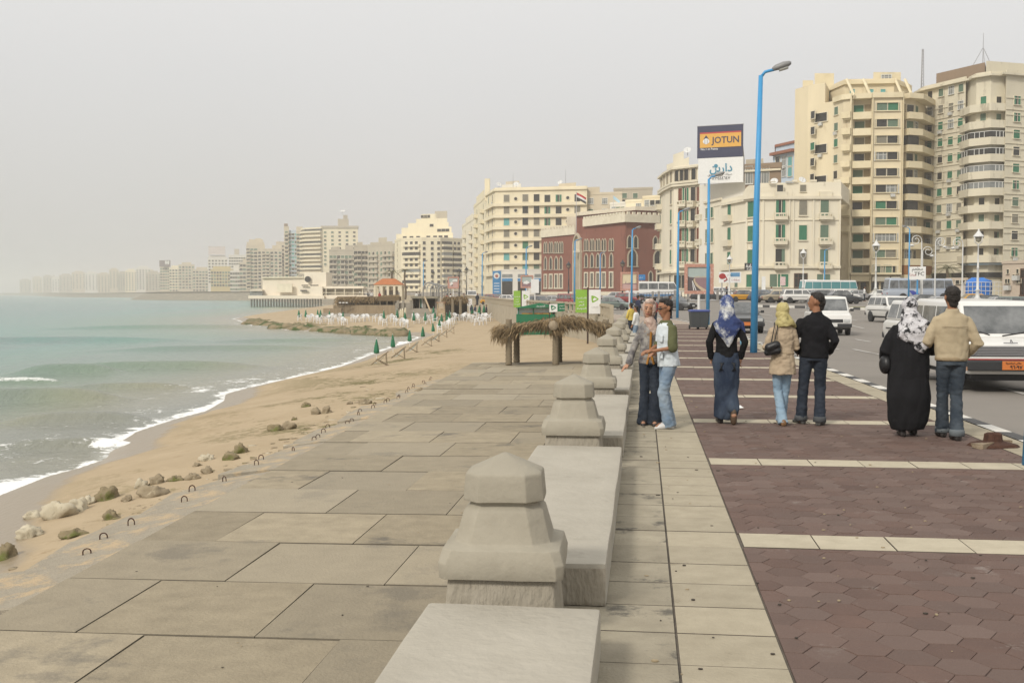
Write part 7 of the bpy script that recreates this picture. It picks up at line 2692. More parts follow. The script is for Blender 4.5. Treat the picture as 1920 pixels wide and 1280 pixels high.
def swoosh(t, k, m):
 mb = MB()
 for sg in (-1, 1):
  x = sg * (k['W'] / 2 + 0.02)
  pts = [(x, -1.6, 0.55), (x, 0.2, 0.75), (x, 1.1, 1.3), (x, 1.7, 1.32), (x, 1.0, 0.55), (x, 0.0, 0.5)]
  mb.add(pts, [tuple(range(6)) if sg > 0 else tuple(range(5, -1, -1))])
  mb.build('swoosh', flat('swoosh_blue', (0.04, 0.06, 0.32)), t)
  mb = MB()
vehicle('city_bus', 'grey-blue city bus with a dark blue swoosh and people inside', 'bus', 'bus', bus_p, lpd(1722, 136), -SIDE + 0.12 + math.pi, extra=swoosh, s=1.0)
# ================================================================ BEACH FURNITURE
thatch_m = pm('dry_thatch', (0.26, 0.19, 0.105), (0.15, 0.105, 0.055), scale=9, rough=0.95, isl=0.35, c3=(0.36, 0.28, 0.17), s3=4, t3=0.6)
trunk_m = pm('palm_trunk', (0.27, 0.22, 0.15), (0.15, 0.12, 0.08), scale=7, rough=0.95, bump=1, bscale=16, stretch=(1, 1, 4))
dark_in = flat('dark_inside', (0.03, 0.026, 0.02), 0.9)  # near-black colour paints the shaded void at the back of the shelters
def blades(mb, p0, n, ln, spread, dirv, w=0.035):
 for _ in range(n):
  d = (Vector(dirv) + Vector((rnd.gauss(0, spread), rnd.gauss(0, spread), rnd.gauss(0, spread * 0.6)))).normalized() * ln * rnd.uniform(0.6, 1.15)
  s = Vector((rnd.gauss(0, 1), rnd.gauss(0, 1), rnd.gauss(0, 0.4))).normalized() * w
  a = Vector(p0) + Vector((rnd.gauss(0, 0.05), rnd.gauss(0, 0.06), rnd.gauss(0, 0.03)))
  m_ = a + d * 0.55 + Vector((0, 0, 0.03))
  mb.add([a - s, a + s, m_ + s * 0.8, m_ - s * 0.8, a + d + Vector((0, 0, -0.06))], [(0, 1, 2, 3), (3, 2, 4)])
# ---------------- palm thatch shelter at the end of the deck
HD = 50.4
hp = pd(1042, HD)
t = thing('thatched_shelter', 'palm trunk shelter with a drooping arched thatch at the end of the slab deck', 'shelter', (hp.x, hp.y, ZD), YAW)
k_ = HD / FPX
def trunk(mb, x, y, h, r):
 prof = []
 for i in range(24):
  z = h * i / 23
  prof.append((r * (1.06 if i % 2 else 0.92) * (1.08 - 0.12 * z / h), z - 0.05))
 mb.lathe(prof, 12, c=(x, y, 0))
for i, (px, y_, h) in enumerate(((954, 0, 2.12), (1042, 0, 1.9), (1136, 0, 2.1), (969, 2.0, 1.9), (1052, 2.0, 1.9), (1140, 2.0, 1.9))):
 mb = MB()
 mb.smooth = True
 trunk(mb, (px - 1042) * k_, y_, h, 0.145)
 mb.build('post', trunk_m, t)
mb = MB()
for y_ in (0.0, 2.0):
 mb.tube([((948 - 1042) * k_, y_, 1.72), ((1146 - 1042) * k_, y_, 1.72)], 0.07, 8)
mb.build('beam', trunk_m, t)
mb = MB()
mb.smooth = True
mb.lathe([(0.01, -0.42), (0.20, -0.42), (0.225, -0.38), (0.225, 0.3)], 20, c=((1037 - 1042) * k_, 0, zy(610, HD) - ZD), axis='Y')
mb.build('log_end', pm('log_disc', (0.33, 0.27, 0.19), (0.25, 0.2, 0.14), scale=5), t)
mb = MB()
topl = [(930, 612), (948, 608), (975, 605), (1005, 602), (1030, 596), (1050, 592), (1072, 591), (1095, 596), (1115, 601), (1140, 604), (1152, 609), (1160, 616)]
botl = [(924, 634), (940, 640), (958, 638), (980, 622), (1005, 615), (1020, 616), (1040, 628), (1052, 626), (1062, 618), (1088, 612), (1108, 617), (1125, 632), (1140, 634), (1150, 626), (1160, 620)]
tx, ty = zip(*topl)
bx, by_ = zip(*botl)
for n in range(3000):
 px = rnd.uniform(927, 1157)
 yt, yb = np.interp(px, tx, ty), np.interp(px, bx, by_)
 u = rnd.random()
 py = yt + (yb - yt) * u * 0.9
 x = (px - 1042) * k_
 side = (px - 1037) / 95
 edge = abs(px - 1042) > 88
 dx = 0.75 * math.sin(side * 3.1) * (1 if px > 1037 else 1)
 yv = rnd.choice((-0.28, -0.2, 0.15, 0.9, 1.7, 2.2)) + rnd.uniform(-0.15, 0.15)
 if edge:
  dx = 1.1 * (1 if px > 1042 else -1) * (1 - u)
 blades(mb, (x, yv, zy(py, HD) - ZD), 1, 0.38, 0.16, (dx, -0.25 if yv < 0.4 else 0.1, -1.0 + 0.35 * (1 - u)), 0.022)
mb.build('thatch', thatch_m, t)['kind'] = 'stuff'
mb = MB()
mb.smooth = True
rs = []
for px in range(932, 1157, 14):
 z0 = zy(np.interp(px, tx, ty) + 2, HD) - ZD
 z1 = zy(np.interp(px, bx, by_) - 7, HD) - ZD
 x = (px - 1042) * k_
 zm = (z0 + z1) / 2
 h = max(0.06, (z0 - z1) / 2)
 rs.append([(x, 1.0 + 1.22 * math.cos(a), zm + h * math.sin(a)) for a in [q * math.pi / 8 for q in range(16)]])
mb.rings(rs)
mb.build('thatch_bed', pm('thatch_bed', (0.17, 0.125, 0.07), (0.10, 0.07, 0.04), scale=8, rough=1.0, bump=1, bscale=20), t)

# ---------------- closed green parasols
gsun = pm('parasol_green', (0.015, 0.13, 0.065), (0.02, 0.16, 0.08), scale=4, rough=0.7, c3=(0.50, 0.42, 0.05), s3=5.5, t3=0.60)
def parasol_meshes():
 mb = MB()
 mb.smooth = True
 rs = []
 for z, r in ((0.40, 0.10), (0.44, 0.165), (0.62, 0.155), (0.9, 0.115), (1.2, 0.06), (1.38, 0.02)):
  rs.append([(r * (1 + 0.22 * math.cos(4 * a)) * math.cos(a), r * (1 + 0.22 * math.cos(4 * a)) * math.sin(a), z) for a in [q * math.pi / 10 for q in range(20)]])
 mb.rings(rs)
 a = mb.mesh('canopy', gsun)
 mb = MB()
 mb.tube([(0, 0, -0.1), (0, 0, 1.44)], 0.022, 6)
 return a, mb.mesh('pole', WHITE)
pa, pb = parasol_meshes()
UM = [(706, 671), (737, 659.5), (768, 648), (793, 638), (812.5, 627), (824, 620), (828, 609), (838, 606), (843, 603), (560.5, 600), (573.5, 600), (596, 600), (601, 601), (617.5, 603), (642.5, 606), (720, 604), (745, 602), (760, 607), (776, 607.5), (784, 594), (797.5, 607),
      (813, 597), (816, 607), (853.5, 592), (885, 594), (898, 594.5), (907.5, 592)]
UL = {0: 'closed green parasol closest on the beach beside the first deckchair', 1: 'closed green parasol next along the waterline', 2: 'third closed green parasol along the waterline', 3: 'leaning closed green parasol, fourth along the waterline'}
for i, (px, py) in enumerate(UM):
 p = bgp(px, py)
 Dv = dep(py, p.z)
 t = thing('parasol', UL.get(i, f'closed green beach parasol, {ordw(i - 3)} of those standing among the white chairs' if i > 8 else f'closed green parasol in the cluster by the lifeguard chair, {ordw(i - 3)} of its bunch'), 'parasol', p, rnd.uniform(0, 3), 'closed green beach parasols')
 s = (1.0 if i < 9 else 1.15)
 t.scale = (s, s, s)
 t.rotation_euler[0] = 0.12 if i == 3 else rnd.uniform(-0.04, 0.04)
 link('canopy', pa, t)
 link('pole', pb, t)
# ---------------- white plastic chairs
plast = flat('white_plastic', (0.72, 0.72, 0.71), 0.4)
def chair_parts():
 out = []
 mb = MB()
 mb.box((0, 0, 0.42), (0.46, 0.44, 0.035))
 out.append(('seat', mb.mesh('seat', plast)))
 mb = MB()
 rs = []
 for k in range(13):
  a = math.pi * k / 12
  x, y = 0.25 * math.cos(a), 0.05 + 0.2 * math.sin(a)
  z1 = 0.66 + 0.2 * math.sin(a)
  rs.append([(x, y, 0.60 if k in (0, 12) else 0.52), (x * 1.1, y + 0.04, z1), (x * 1.0, y + 0.015, z1 + 0.02), (x * 0.93, y - 0.02, z1 - 0.02)])
 mb.rings(rs)
 out.append(('backrest', mb.mesh('backrest', plast)))
 for sg in (-1, 1):
  mb = MB()
  mb.tube([(sg * 0.255, 0.06, 0.66), (sg * 0.27, -0.2, 0.645), (sg * 0.26, -0.235, 0.6)], (0.03), 6)
  out.append(('armrest', mb.mesh('armrest', plast)))
  for yy in (-0.22, 0.2):
   mb = MB()
   mb.tube([(sg * 0.23, yy * 0.95, 0.62 if yy < 0 else 0.5), (sg * 0.25, yy * 1.12, -0.03)], [0.035, 0.028], 5)
   out.append(('leg', mb.mesh('leg', plast)))
 return out
CP = chair_parts()
CH = [(562, 601), (579, 603), (593, 604), (600, 606.5), (606, 604), (621, 600.5), (621, 607.5), (615, 604.5), (639, 600.5), (646, 608.5), (640, 607), (662, 603), (668, 604), (680, 603), (688, 602.5), (704, 603), (716, 599.5), (715, 607), (722, 608.5), (732, 602), (738, 603.5),
      (743, 609.5), (755, 611), (761, 612), (782, 602), (777, 613.5), (784, 611.5), (798, 613.5), (811, 601.5), (803, 614.5), (816, 613), (847, 600), (854, 601), (868, 602), (881, 603), (893, 598), (894, 610), (901, 602), (906, 609), (909, 602), (918, 602), (830, 618), (839, 615), (845, 610), (851, 608), (824, 624), (585, 601), (629, 604), (889, 605), (873, 600)]
for i, (px, py) in enumerate(CH):
 p = bgp(px, py)
 t = thing('plastic_chair', f'white plastic armchair on the sand, number {ordw(i + 1)} of the scattered beach chairs', 'chair', p, rnd.uniform(-3.1, 3.1), 'white plastic armchairs on the beach')
 t.scale = (1.2, 1.2, 1.2)
 for n_, me in CP:
  link(n_, me, t)
XS = sorted(range(len(CH)), key=lambda i: CH[i][0])
chs = [o for o in COL.objects if o.name.split('.')[0] == 'plastic_chair']
for r, i in enumerate(XS):
 chs[i]['label'] = f'white plastic armchair on the sand, {ordw(r + 1)} along the row counted from the sea side'
# ---------------- wooden deckchairs
wood = pm('deckchair_wood', (0.27, 0.21, 0.14), (0.18, 0.14, 0.09), scale=10, rough=0.8)
canv = pm('deckchair_canvas', (0.30, 0.33, 0.29), (0.20, 0.24, 0.22), scale=3, rough=0.9)
for i, (px, py) in enumerate(((713, 686), (748, 673), (773, 661), (801, 650), (816, 641), (831, 633), (845, 626))):
 p = bgp(px, py)
 t = thing('deckchair', f'{ordw(i + 1)} empty wooden deckchair facing the sea, counted along the row from the closest', 'deckchair', p, R(-72) + rnd.uniform(-0.2, 0.2), 'wooden deckchairs along the shore')
 t.scale = (0.78, 0.78, 0.78)
 for nm, pts, r in (('side_rail', [(-0.6, 0.12), (0.55, 1.0)], 0.028), ('leg', [(0.55, 0.02), (-0.28, 0.5)], 0.028), ('prop', [(0.45, 0.02), (0.4, 0.85)], 0.022)):
  for sg in (-1, 1):
   mb = MB()
   mb.tube([(sg * 0.28, y, z) for y, z in pts], r, 5)
   mb.build(nm, wood, t)
 mb = MB()
 mb.rings([[(-0.26, y, z), (0.26, y, z), (0.26, y, z + 0.012), (-0.26, y, z + 0.012)] for y, z in ((-0.48, 0.24), (-0.25, 0.22), (0.0, 0.40), (0.25, 0.68), (0.52, 0.98))])
 mb.build('canvas', canv, t)
 for y, z in ((-0.58, 0.14), (0.54, 0.99), (0.53, 0.06)):
  mb = MB()
  mb.tube([(-0.3, y, z), (0.3, y, z)], 0.025, 5)
  mb.build('crossbar', wood, t)
# ---------------- lifeguard chair, notice, rolled mats
p = bgp(827, 601)
t = thing('lifeguard_chair', 'tall timber lifeguard chair with a small roof among the parasols', 'lifeguard chair', p, 0.1)
lw = pm('pale_timber', (0.50, 0.40, 0.27), (0.38, 0.29, 0.18), scale=5)
for sx in (-1, 1):
 for sy in (-1, 1):
  mb = MB()
  mb.tube([(sx * 0.55, sy * 0.5, -0.2), (sx * 0.42, sy * 0.38, 2.35)], 0.055, 5)
  mb.build('leg', lw, t)
for nm, c, d in (('platform', (0, 0, 0.75), (1.0, 0.9, 0.08)), ('seat', (0, 0.1, 1.15), (0.8, 0.4, 0.3)), ('backrest', (0, 0.33, 1.3), (0.8, 0.06, 0.5)), ('handrail', (0, -0.42, 1.2), (1.0, 0.05, 0.07))):
 mb = MB()
 mb.box(c, d)
 mb.build(nm, lw, t)
mb = MB()
mb.box((0, 0, 2.38), (1.25, 1.1, 0.09), 0.0)
mb.build('roof', pm('roof_board', (0.33, 0.15, 0.09), (0.42, 0.30, 0.2), scale=3), t)
p = bgp(880, 593)
t = thing('beach_notice', 'white notice board with red text on a post before the stone sea wall', 'sign', p, facing(p))
Dv = dep(593, p.z)
mb = MB()
mb.tube([(0, 0, -0.1), (0, 0, zy(573, Dv) - p.z)], 0.05, 6)
mb.build('post', WHITE, t)
mb = MB()
mb.box((0, 0, zy(566.5, Dv) - p.z), (10.5 * Dv / FPX, 0.08, 13 * Dv / FPX))
mb.build('panel', WHITE, t)
lettering(arab('ممنوع'), 1, flat('logo_red', (0.33, 0.03, 0.03)), t, (0, -0.05, zy(564, Dv) - p.z), width=0.45)
lettering(arab('السباحة'), 1, flat('logo_red', (0.33, 0.03, 0.03)), t, (0, -0.05, zy(569, Dv) - p.z), width=0.5)
for i, (px, r_) in enumerate(((751, 0.15), (755, 0.17), (760, 0.16))):
 p = bgp(px, 597.5)
 mb = MB()
 mb.smooth = True
 mb.lathe([(r_, -0.05), (r_ * 1.15, 0.5), (r_, 1.1), (r_ * 0.7, 1.25 + 0.1 * i), (0.02, 1.36 + 0.1 * i)], 10)
 o = mb.build('rolled_parasol', pm('rolled_cream', (0.62, 0.57, 0.43), (0.5, 0.45, 0.33), scale=5), None, loc=p)
 tag(o, f'{["first", "middle", "last"][i]} of three rolled cream parasols standing against the beach cafe terrace', 'parasol', 'rolled cream parasols')
# ---------------- beach cafe: thatched terrace, block kiosk, reed fence
CD = 150
def cbox(t, px0, px1, y0, y1, D0, m, name, dp=3.0, D1=None, bev=0):
 kd = {'beach_cafe_terrace': 1.15, 'beach_kiosk': 1.09}.get(t.name, 1.08)
 D0, D1 = D0 * kd, (D1 or D0) * kd
 p, q = pd(px0, D0), pd(px1, D1)
 aw_ = Vector((-math.sin(YAW), math.cos(YAW), 0)) * dp
 L0_ = t.location
 mb = MB()
 mb.prism([(v.x - L0_.x, v.y - L0_.y) for v in (p, q, q + aw_, p + aw_)], zy(y1, D0) - L0_.z, zy(y0, D0) - L0_.z)
 return mb.build(name, m, t)
mud = pm('reed_mat', (0.30, 0.235, 0.155), (0.20, 0.155, 0.10), scale=1.2, rough=1, bump=1, bscale=9, stretch=(3, 3, 0.5))
block_m = pm('grey_block', (0.30, 0.275, 0.23), (0.23, 0.21, 0.175), scale=0.8, rough=0.95, bump=0.6, bscale=4, stretch=(0.5, 0.5, 4))
t = thing('beach_cafe_terrace', 'long thatched beach cafe terrace behind a brown reed wall', 'cafe', (*pd(690, 150)[:2], -1.5))
cbox(t, 606, 640, 578, 603, 150, mud, 'reed_wall', 1.5, 147)
cbox(t, 625, 742, 571.5, 600, 150, mud, 'reed_wall', 2.0, 146)
cbox(t, 604, 716, 587, 603, 147, block_m, 'low_wall', 0.6, 143)
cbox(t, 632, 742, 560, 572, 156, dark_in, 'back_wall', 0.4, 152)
for k in range(9):
 cbox(t, 634 + 13 * k, 635.4 + 13 * k, 560, 572, 150.5 - 0.4 * k, trunk_m, 'post', 0.12)
mb = MB()
L0_ = t.location
for n in range(2600):
 u = rnd.random()
 px = 630 + 118 * u
 py = 563 - 5.0 * math.sin(u * 9) * 0.3 - 8 * u * 0.6 + rnd.uniform(-5, 3)
 Dd = 172 + rnd.uniform(-1.5, 4)
 p = pd(px, Dd, zy(py, 172)) - L0_
 blades(mb, p, 1, 0.85, 0.5, (rnd.uniform(-0.5, 0.5), -0.6, -0.75), 0.05)
mb.build('thatch', thatch_m, t)['kind'] = 'stuff'
cbox(t, 632, 748, 556, 564, 150.6, MATS['thatch_bed'], 'thatch_bed', 4, 147)
for k in range(3):
 mb = MB()
 p = pd(638 + k * 6.2, 170, zy(567.5, 170)) - L0_
 mb.smooth = True
 mb.ball(p, (0.22, 0.15, 0.1), 6)
 mb.build('lamp', WHITE, t)
t = thing('beach_kiosk', 'grey block beach kiosk with open windows and a flat roof', 'kiosk', (*pd(792, 140)[:2], -1.4))
cbox(t, 741, 773, 568, 598, 141.5, block_m, 'wall', 3, 141)
cbox(t, 772.5, 819, 578, 598, 140.5, block_m, 'wall', 3, 139)
cbox(t, 770, 821, 555, 559.5, 140.2, pm('kiosk_roof', (0.26, 0.23, 0.18), (0.18, 0.17, 0.13), scale=1), 'roof', 4.2, 138.6)
for x0, x1 in ((772.5, 774.5), (786, 787.5), (793, 798.5), (815.5, 819)):
 cbox(t, x0, x1, 559.5, 578, 140.4, block_m, 'pier', 3.6)
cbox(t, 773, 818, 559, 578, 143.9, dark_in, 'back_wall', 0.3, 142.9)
cbox(t, 788, 790.5, 560, 576, 140.6, flat('curtain_green', (0.05, 0.25, 0.17)), 'curtain', 0.1)
cbox(t, 790.8, 792.4, 560, 577, 140.5, WHITE, 'door_frame', 0.1)
mb = MB()
a_, c_ = pd(796, 151, zy(556, 151)) - t.location, pd(808, 150, zy(585, 150)) - t.location
mb.tube([a_, c_], 0.12, 6)
mb.build('prop', lw, t)
for x in (744, 754, 768):
 cbox(t, x, x + 4, 563, 578, 141, block_m, 'post', 0.4)
t = thing('thatched_porch', 'small thatched porch on two stout palm trunks beside the kiosk', 'porch', (*pd(855, 134)[:2], -1.4))
L0_ = t.location
for px in (849, 863.5):
 mb = MB()
 mb.smooth = True
 p = pd(px, 143) - L0_
 trunk(mb, p.x, p.y, 2.4, 0.19)
 mb.build('post', trunk_m, t)
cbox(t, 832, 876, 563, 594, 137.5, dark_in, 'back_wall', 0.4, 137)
cbox(t, 834, 874, 557, 564, 134, MATS['thatch_bed'], 'thatch_bed', 3)
mb = MB()
for n in range(900):
 px = rnd.uniform(832, 876)
 p = pd(px, 144.3 + rnd.uniform(-0.5, 3), zy(rnd.uniform(555, 565), 144)) - L0_
 blades(mb, p, 1, 0.7, 0.5, (rnd.uniform(-.5, .5), -0.5, -0.8), 0.05)
mb.build('thatch', thatch_m, t)['kind'] = 'stuff'
# ---------------- orange tiled pavilion, arched frame
p = lpd(730, 212)
t = thing('tiled_pavilion', 'open promenade pavilion with an orange tiled hipped roof', 'pavilion', p, YAW)
k_ = 212 / FPX
zt, zb_ = zy(534, 212) - p.z, zy(522.5, 212) - p.z
tile_m = pm('orange_tile', (0.42, 0.155, 0.06), (0.33, 0.115, 0.045), scale=1.2, rough=0.8, bump=1, bscale=6, stretch=(3, 3, 1))
mb = MB()
W_ = 27.5 * k_
mb.rings([[(-W_, -2.6, zt), (W_, -2.6, zt), (W_, 2.6, zt), (-W_, 2.6, zt)], [(-W_ * 0.42, -0.9, zb_), (W_ * 0.42, -0.9, zb_), (W_ * 0.42, 0.9, zb_), (-W_ * 0.42, 0.9, zb_)]])
mb.build('roof', tile_m, t)
mb = MB()
mb.box((0, 0, zt - 0.15), (W_ * 1.9, 4.9, 0.3))
mb.build('beam', TRIM, t)
for sx in (-0.93, -0.45, 0.0, 0.45, 0.93):
 for sy in (-1, 1):
  mb = MB()
  mb.box((sx * W_ * 0.95, sy * 2.2, zt / 2 - 0.2), (0.42, 0.42, zt))
  mb.build('column', TRIM, t)
mb = MB()
mb.box((0.4, 0.3, 0.9), (2.6, 1.4, 2.2))
mb.build('counter', pm('pav_dark', (0.16, 0.15, 0.15), (0.22, 0.2, 0.2), scale=1), t)
p = lpd(817, 186)
t = thing('arched_frame', 'grey tunnel of bare metal hoops on the promenade by the cafe', 'frame', p, YAW + 0.25)
k_ = 186 / FPX
hoopm = flat('hoop_grey', (0.30, 0.30, 0.29), 0.4, 0.4)
for j in range(6):
 mb = MB()
 x0 = -11 * k_ + j * 4.4 * k_
 r = (12.5 - j * 0.9) * k_
 h = zy(529.5 + j * 1.6, 186) - p.z - r
 pts = [(x0 - r, -j * 0.9, 0)] + [(x0 - r * math.cos(math.pi * q / 14), -j * 0.9, max(h, 0.2) + r * math.sin(math.pi * q / 14)) for q in range(15)] + [(x0 + r, -j * 0.9, 0)]
 mb.tube(pts, 0.07 if j % 2 else 0.12, 6)
 mb.build('hoop', hoopm, t)
for q in range(1, 14, 2):
 mb = MB()
 pts = []
 for j in range(6):
  x0 = -11 * k_ + j * 4.4 * k_
  r = (12.5 - j * 0.9) * k_
  h = zy(529.5 + j * 1.6, 186) - p.z - r
  pts.append((x0 - r * math.cos(math.pi * q / 14), -j * 0.9, max(h, 0.2) + r * math.sin(math.pi * q / 14)))
 mb.tube(pts, 0.04, 5)
 mb.build('rail', hoopm, t)
# ---------------- advertising banners and the green stall below the sea wall
lime = pm('banner_lime', (0.24, 0.42, 0.06), (0.20, 0.37, 0.05), scale=1, rough=0.7)
dgreen = pm('banner_green', (0.012, 0.13, 0.06), (0.015, 0.16, 0.075), scale=1, rough=0.7)
def ebanner(pole_px, pole_py, Dv, gx, wx, gy, wy, l1, l2):
 p = pd(pole_px, Dv)
 z0 = max(sz(p.x, p.y), -1.6) if pole_py else -1.5
 t = thing('banner_pole', l1, 'banner', (p.x, p.y, z0), facing(p))
 k = Dv / FPX
 mb = MB()
 mb.tube([(0, 0, -0.3), (0, 0, zy(gy[0] - 4, Dv) - z0)], 0.06, 8)
 mb.build('pole', pm('pole_brown', (0.07, 0.045, 0.035), (0.05, 0.035, 0.03), scale=4), t)
 for (x0, x1), (y0, y1), m, nm in ((gx, gy, lime, 'banner'), (wx, wy, WHITE, 'banner')):
  mb = MB()
  cx = ((x0 + x1) / 2 - pole_px) * k
  cz = zy((y0 + y1) / 2, Dv) - z0
  mb.box((cx, 0, cz), ((x1 - x0) * k, 0.05, (y1 - y0) * k))
  o = mb.build(nm, m, t)
  o['label'] = 'lime green banner half with white script' if m is lime else 'white banner half with a green leaf emblem'
  w = (x1 - x0) * k
  hh = (y1 - y0) * k
  if m is lime:
   for j, tx_ in enumerate(('الاسكندرية', 'عروس', 'البحر', 'المتوسط')):
    lettering(arab(tx_), 1, WHITE, o, (cx, -0.03, cz + hh * (0.14 - 0.15 * j)), bold=0.01, width=w * (0.8 if j in (0, 3) else 0.45))
  else:
   logo(o, cx, cz + hh * 0.1, w * 0.33, -0.03)
   lettering(arab('اتصالات'), 1, flat('text_grey', (0.45, 0.42, 0.38)), o, (cx, -0.03, cz - hh * 0.22), width=w * 0.55)
 return t
def logo(par, cx, cz, r, y, m=None):
 """rounded green triangle with a white drop inside"""
 mb = MB()
 out = [(-0.9, 1.0), (-0.55, 1.1), (0.3, 0.75), (1.0, 0.15), (0.95, -0.1), (0.3, -0.55), (-0.4, -0.95), (-0.7, -0.9), (-0.85, 0.0)]
 mb.add([(cx + a * r, y, cz + b * r * 0.9) for a, b in out[::-1]], [tuple(range(len(out)))])
 o = mb.build('emblem', m or lime, par)
 mb = MB()
 inn = [(-0.35, 0.2), (-0.1, 0.45), (0.5, 0.15), (0.55, 0.0), (0.0, -0.3), (-0.35, -0.45), (-0.45, -0.2)]
 mb.add([(cx + a * r, y - 0.006, cz + b * r * 0.9) for a, b in inn[::-1]], [tuple(range(len(inn)))])
 mb.build('emblem', WHITE, par)
ebanner(1102, 638, 73, (1079, 1101.5), (1104, 1126), (543, 586), (543, 588), 'tall lime and white advertising banner pair on a brown pole', None)
ebanner(977, 600, 108, (963, 976.5), (978.5, 993), (545, 576), (545, 574), 'smaller lime and white advertising banner pair beside the green stall', None)
SD = 92
p = pd(1020, SD)
t = thing('green_stall', 'green beach stall with a painted sign and a gabled green roof', 'stall', (p.x, p.y, -1.5), facing(p))
k_ = SD / FPX
def sx(px):
 return (px - 1020) * k_
def sz_(py):
 return zy(py, SD) + 1.5
mb = MB()
mb.box2((sx(968), 0.0, -0.2), (sx(1040), 1.8, sz_(589)))
mb.build('counter', dgreen, t)
mb = MB()
mb.box2((sx(970), 0.25, sz_(589)), (sx(1036), 0.32, sz_(577.5)))
o = mb.build('sign_board', pm('stall_sky', (0.30, 0.42, 0.48), (0.5, 0.5, 0.5), scale=2), t)
mb = MB()
mb.box2((sx(978), 0.22, sz_(589)), (sx(1036), 0.252, sz_(586.5)))
mb.build('yellow_strip', flat('sign_yellow', (0.66, 0.36, 0.06)), t)
lettering(arab('شاطئ الاسكندرية'), 1, WHITE, t, (sx(1012), 0.23, sz_(580)), bold=0.02, width=44 * k_)
lettering(arab('البحر المتوسط'), 1, flat('sign_red', (0.42, 0.03, 0.035)), t, (sx(1005), 0.215, sz_(587.7)), width=26 * k_)
mb = MB()
mb.prism([(sx(968), -0.3), (sx(1047), -0.3), (sx(1047), 2.2), (sx(968), 2.2)], sz_(577.5), sz_(576.5))
mb.add([(sx(968), -0.3, sz_(577)), (sx(1012), -0.3, sz_(568)), (sx(1047), -0.3, sz_(575)), (sx(968), 2.2, sz_(577)), (sx(1012), 2.2, sz_(568)), (sx(1047), 2.2, sz_(575))], [(0, 1, 2), (5, 4, 3), (0, 3, 4, 1), (1, 4, 5, 2), (0, 2, 5, 3)][::1])
mb.build('roof', dgreen, t)
lettering(arab('المتوسط'), 1, WHITE, t, (sx(1014), -0.31, sz_(573.5)), width=16 * k_)
for px in (972, 1000, 1034):
 mb = MB()
 mb.box((sx(px), 0.1, (sz_(589) + sz_(577)) / 2), (0.08, 0.08, sz_(577) - sz_(589)))
 mb.build('post', dgreen, t)
t = thing('banner_strip', 'slanted white and dark green banner strip strung beside the green stall', 'banner', (*pd(1053, 88)[:2], -1.5), facing(p))
k_ = 88 / FPX
for x0, x1, y0, y1, dy, m, nm in ((1030, 1045, 570, 585, -0.5, WHITE, 'banner'), (1045.2, 1076, 569, 584, -2.2, dgreen, 'banner')):
 mb = MB()
 q = [((x - 1053) * k_, y, zy(yy, 88) + 1.5) for y in (-0.02, 0.02) for x, yy in ((x0, y1), (x1, y1 + dy), (x1, y0 + dy), (x0, y0))]
 mb.add(q, [(0, 1, 2, 3), (7, 6, 5, 4), (0, 4, 5, 1), (1, 5, 6, 2), (2, 6, 7, 3), (3, 7, 4, 0)])
 mb.build(nm, m, t)
logo(t, (1037.5 - 1053) * k_, zy(577, 88) + 1.5, 0.22, -0.03, dgreen)
lettering(arab('الاسكندرية عروس'), 1, WHITE, t, ((1060 - 1053) * k_, -0.03, zy(572.5, 88) + 1.5), bold=0.01, width=1.05)
lettering(arab('البحر المتوسط'), 1, WHITE, t, ((1060 - 1053) * k_, -0.03, zy(577.8, 88) + 1.5), bold=0.01, width=0.95)
for x in (1030, 1076):
 mb = MB()
 mb.tube([((x - 1053) * k_, 0.03, 0), ((x - 1053) * k_, 0.03, zy(566, 88) + 1.5)], 0.04, 6)
 mb.build('post', MATS['pole_brown'], t)
# ================================================================ PEOPLE
def skinm(name, c):
 return pm(name, c, tuple(x * 0.86 for x in c), scale=5, rough=0.55, spec=0.3)
SK1 = skinm('skin_light', (0.40, 0.215, 0.135))
SK2 = skinm('skin_tan', (0.30, 0.145, 0.08))
HAIRM = pm('hair_black', (0.012, 0.010, 0.009), (0.03, 0.024, 0.02), scale=30, rough=0.5, bump=0.6, bscale=120)
EYE_M = flat('eye_dark', (0.02, 0.014, 0.01), 0.3)
LIP_M = flat('lip_rose', (0.27, 0.075, 0.06), 0.5)
def cloth(name, c, c2=None, **k):
 return pm(name, c, c2 or tuple(x * 0.8 for x in c), rough=0.9, bump=0.5, spec=0.15, **{**dict(scale=3, bscale=14, detail=5), **k})
DEN_D = cloth('denim_dark', (0.020, 0.027, 0.040), (0.036, 0.043, 0.056), scale=6)
DEN_L = cloth('denim_light', (0.20, 0.30, 0.40), (0.30, 0.39, 0.46), scale=2.5)
DEN_M = cloth('denim_mid', (0.13, 0.19, 0.27), (0.36, 0.41, 0.44), scale=2.0, mix=0.55)
DEN_G = cloth('denim_grey', (0.032, 0.042, 0.055), (0.10, 0.118, 0.135), scale=2.2, mix=0.6)
SHOE = flat('shoe_dark', (0.035, 0.030, 0.028), 0.5)
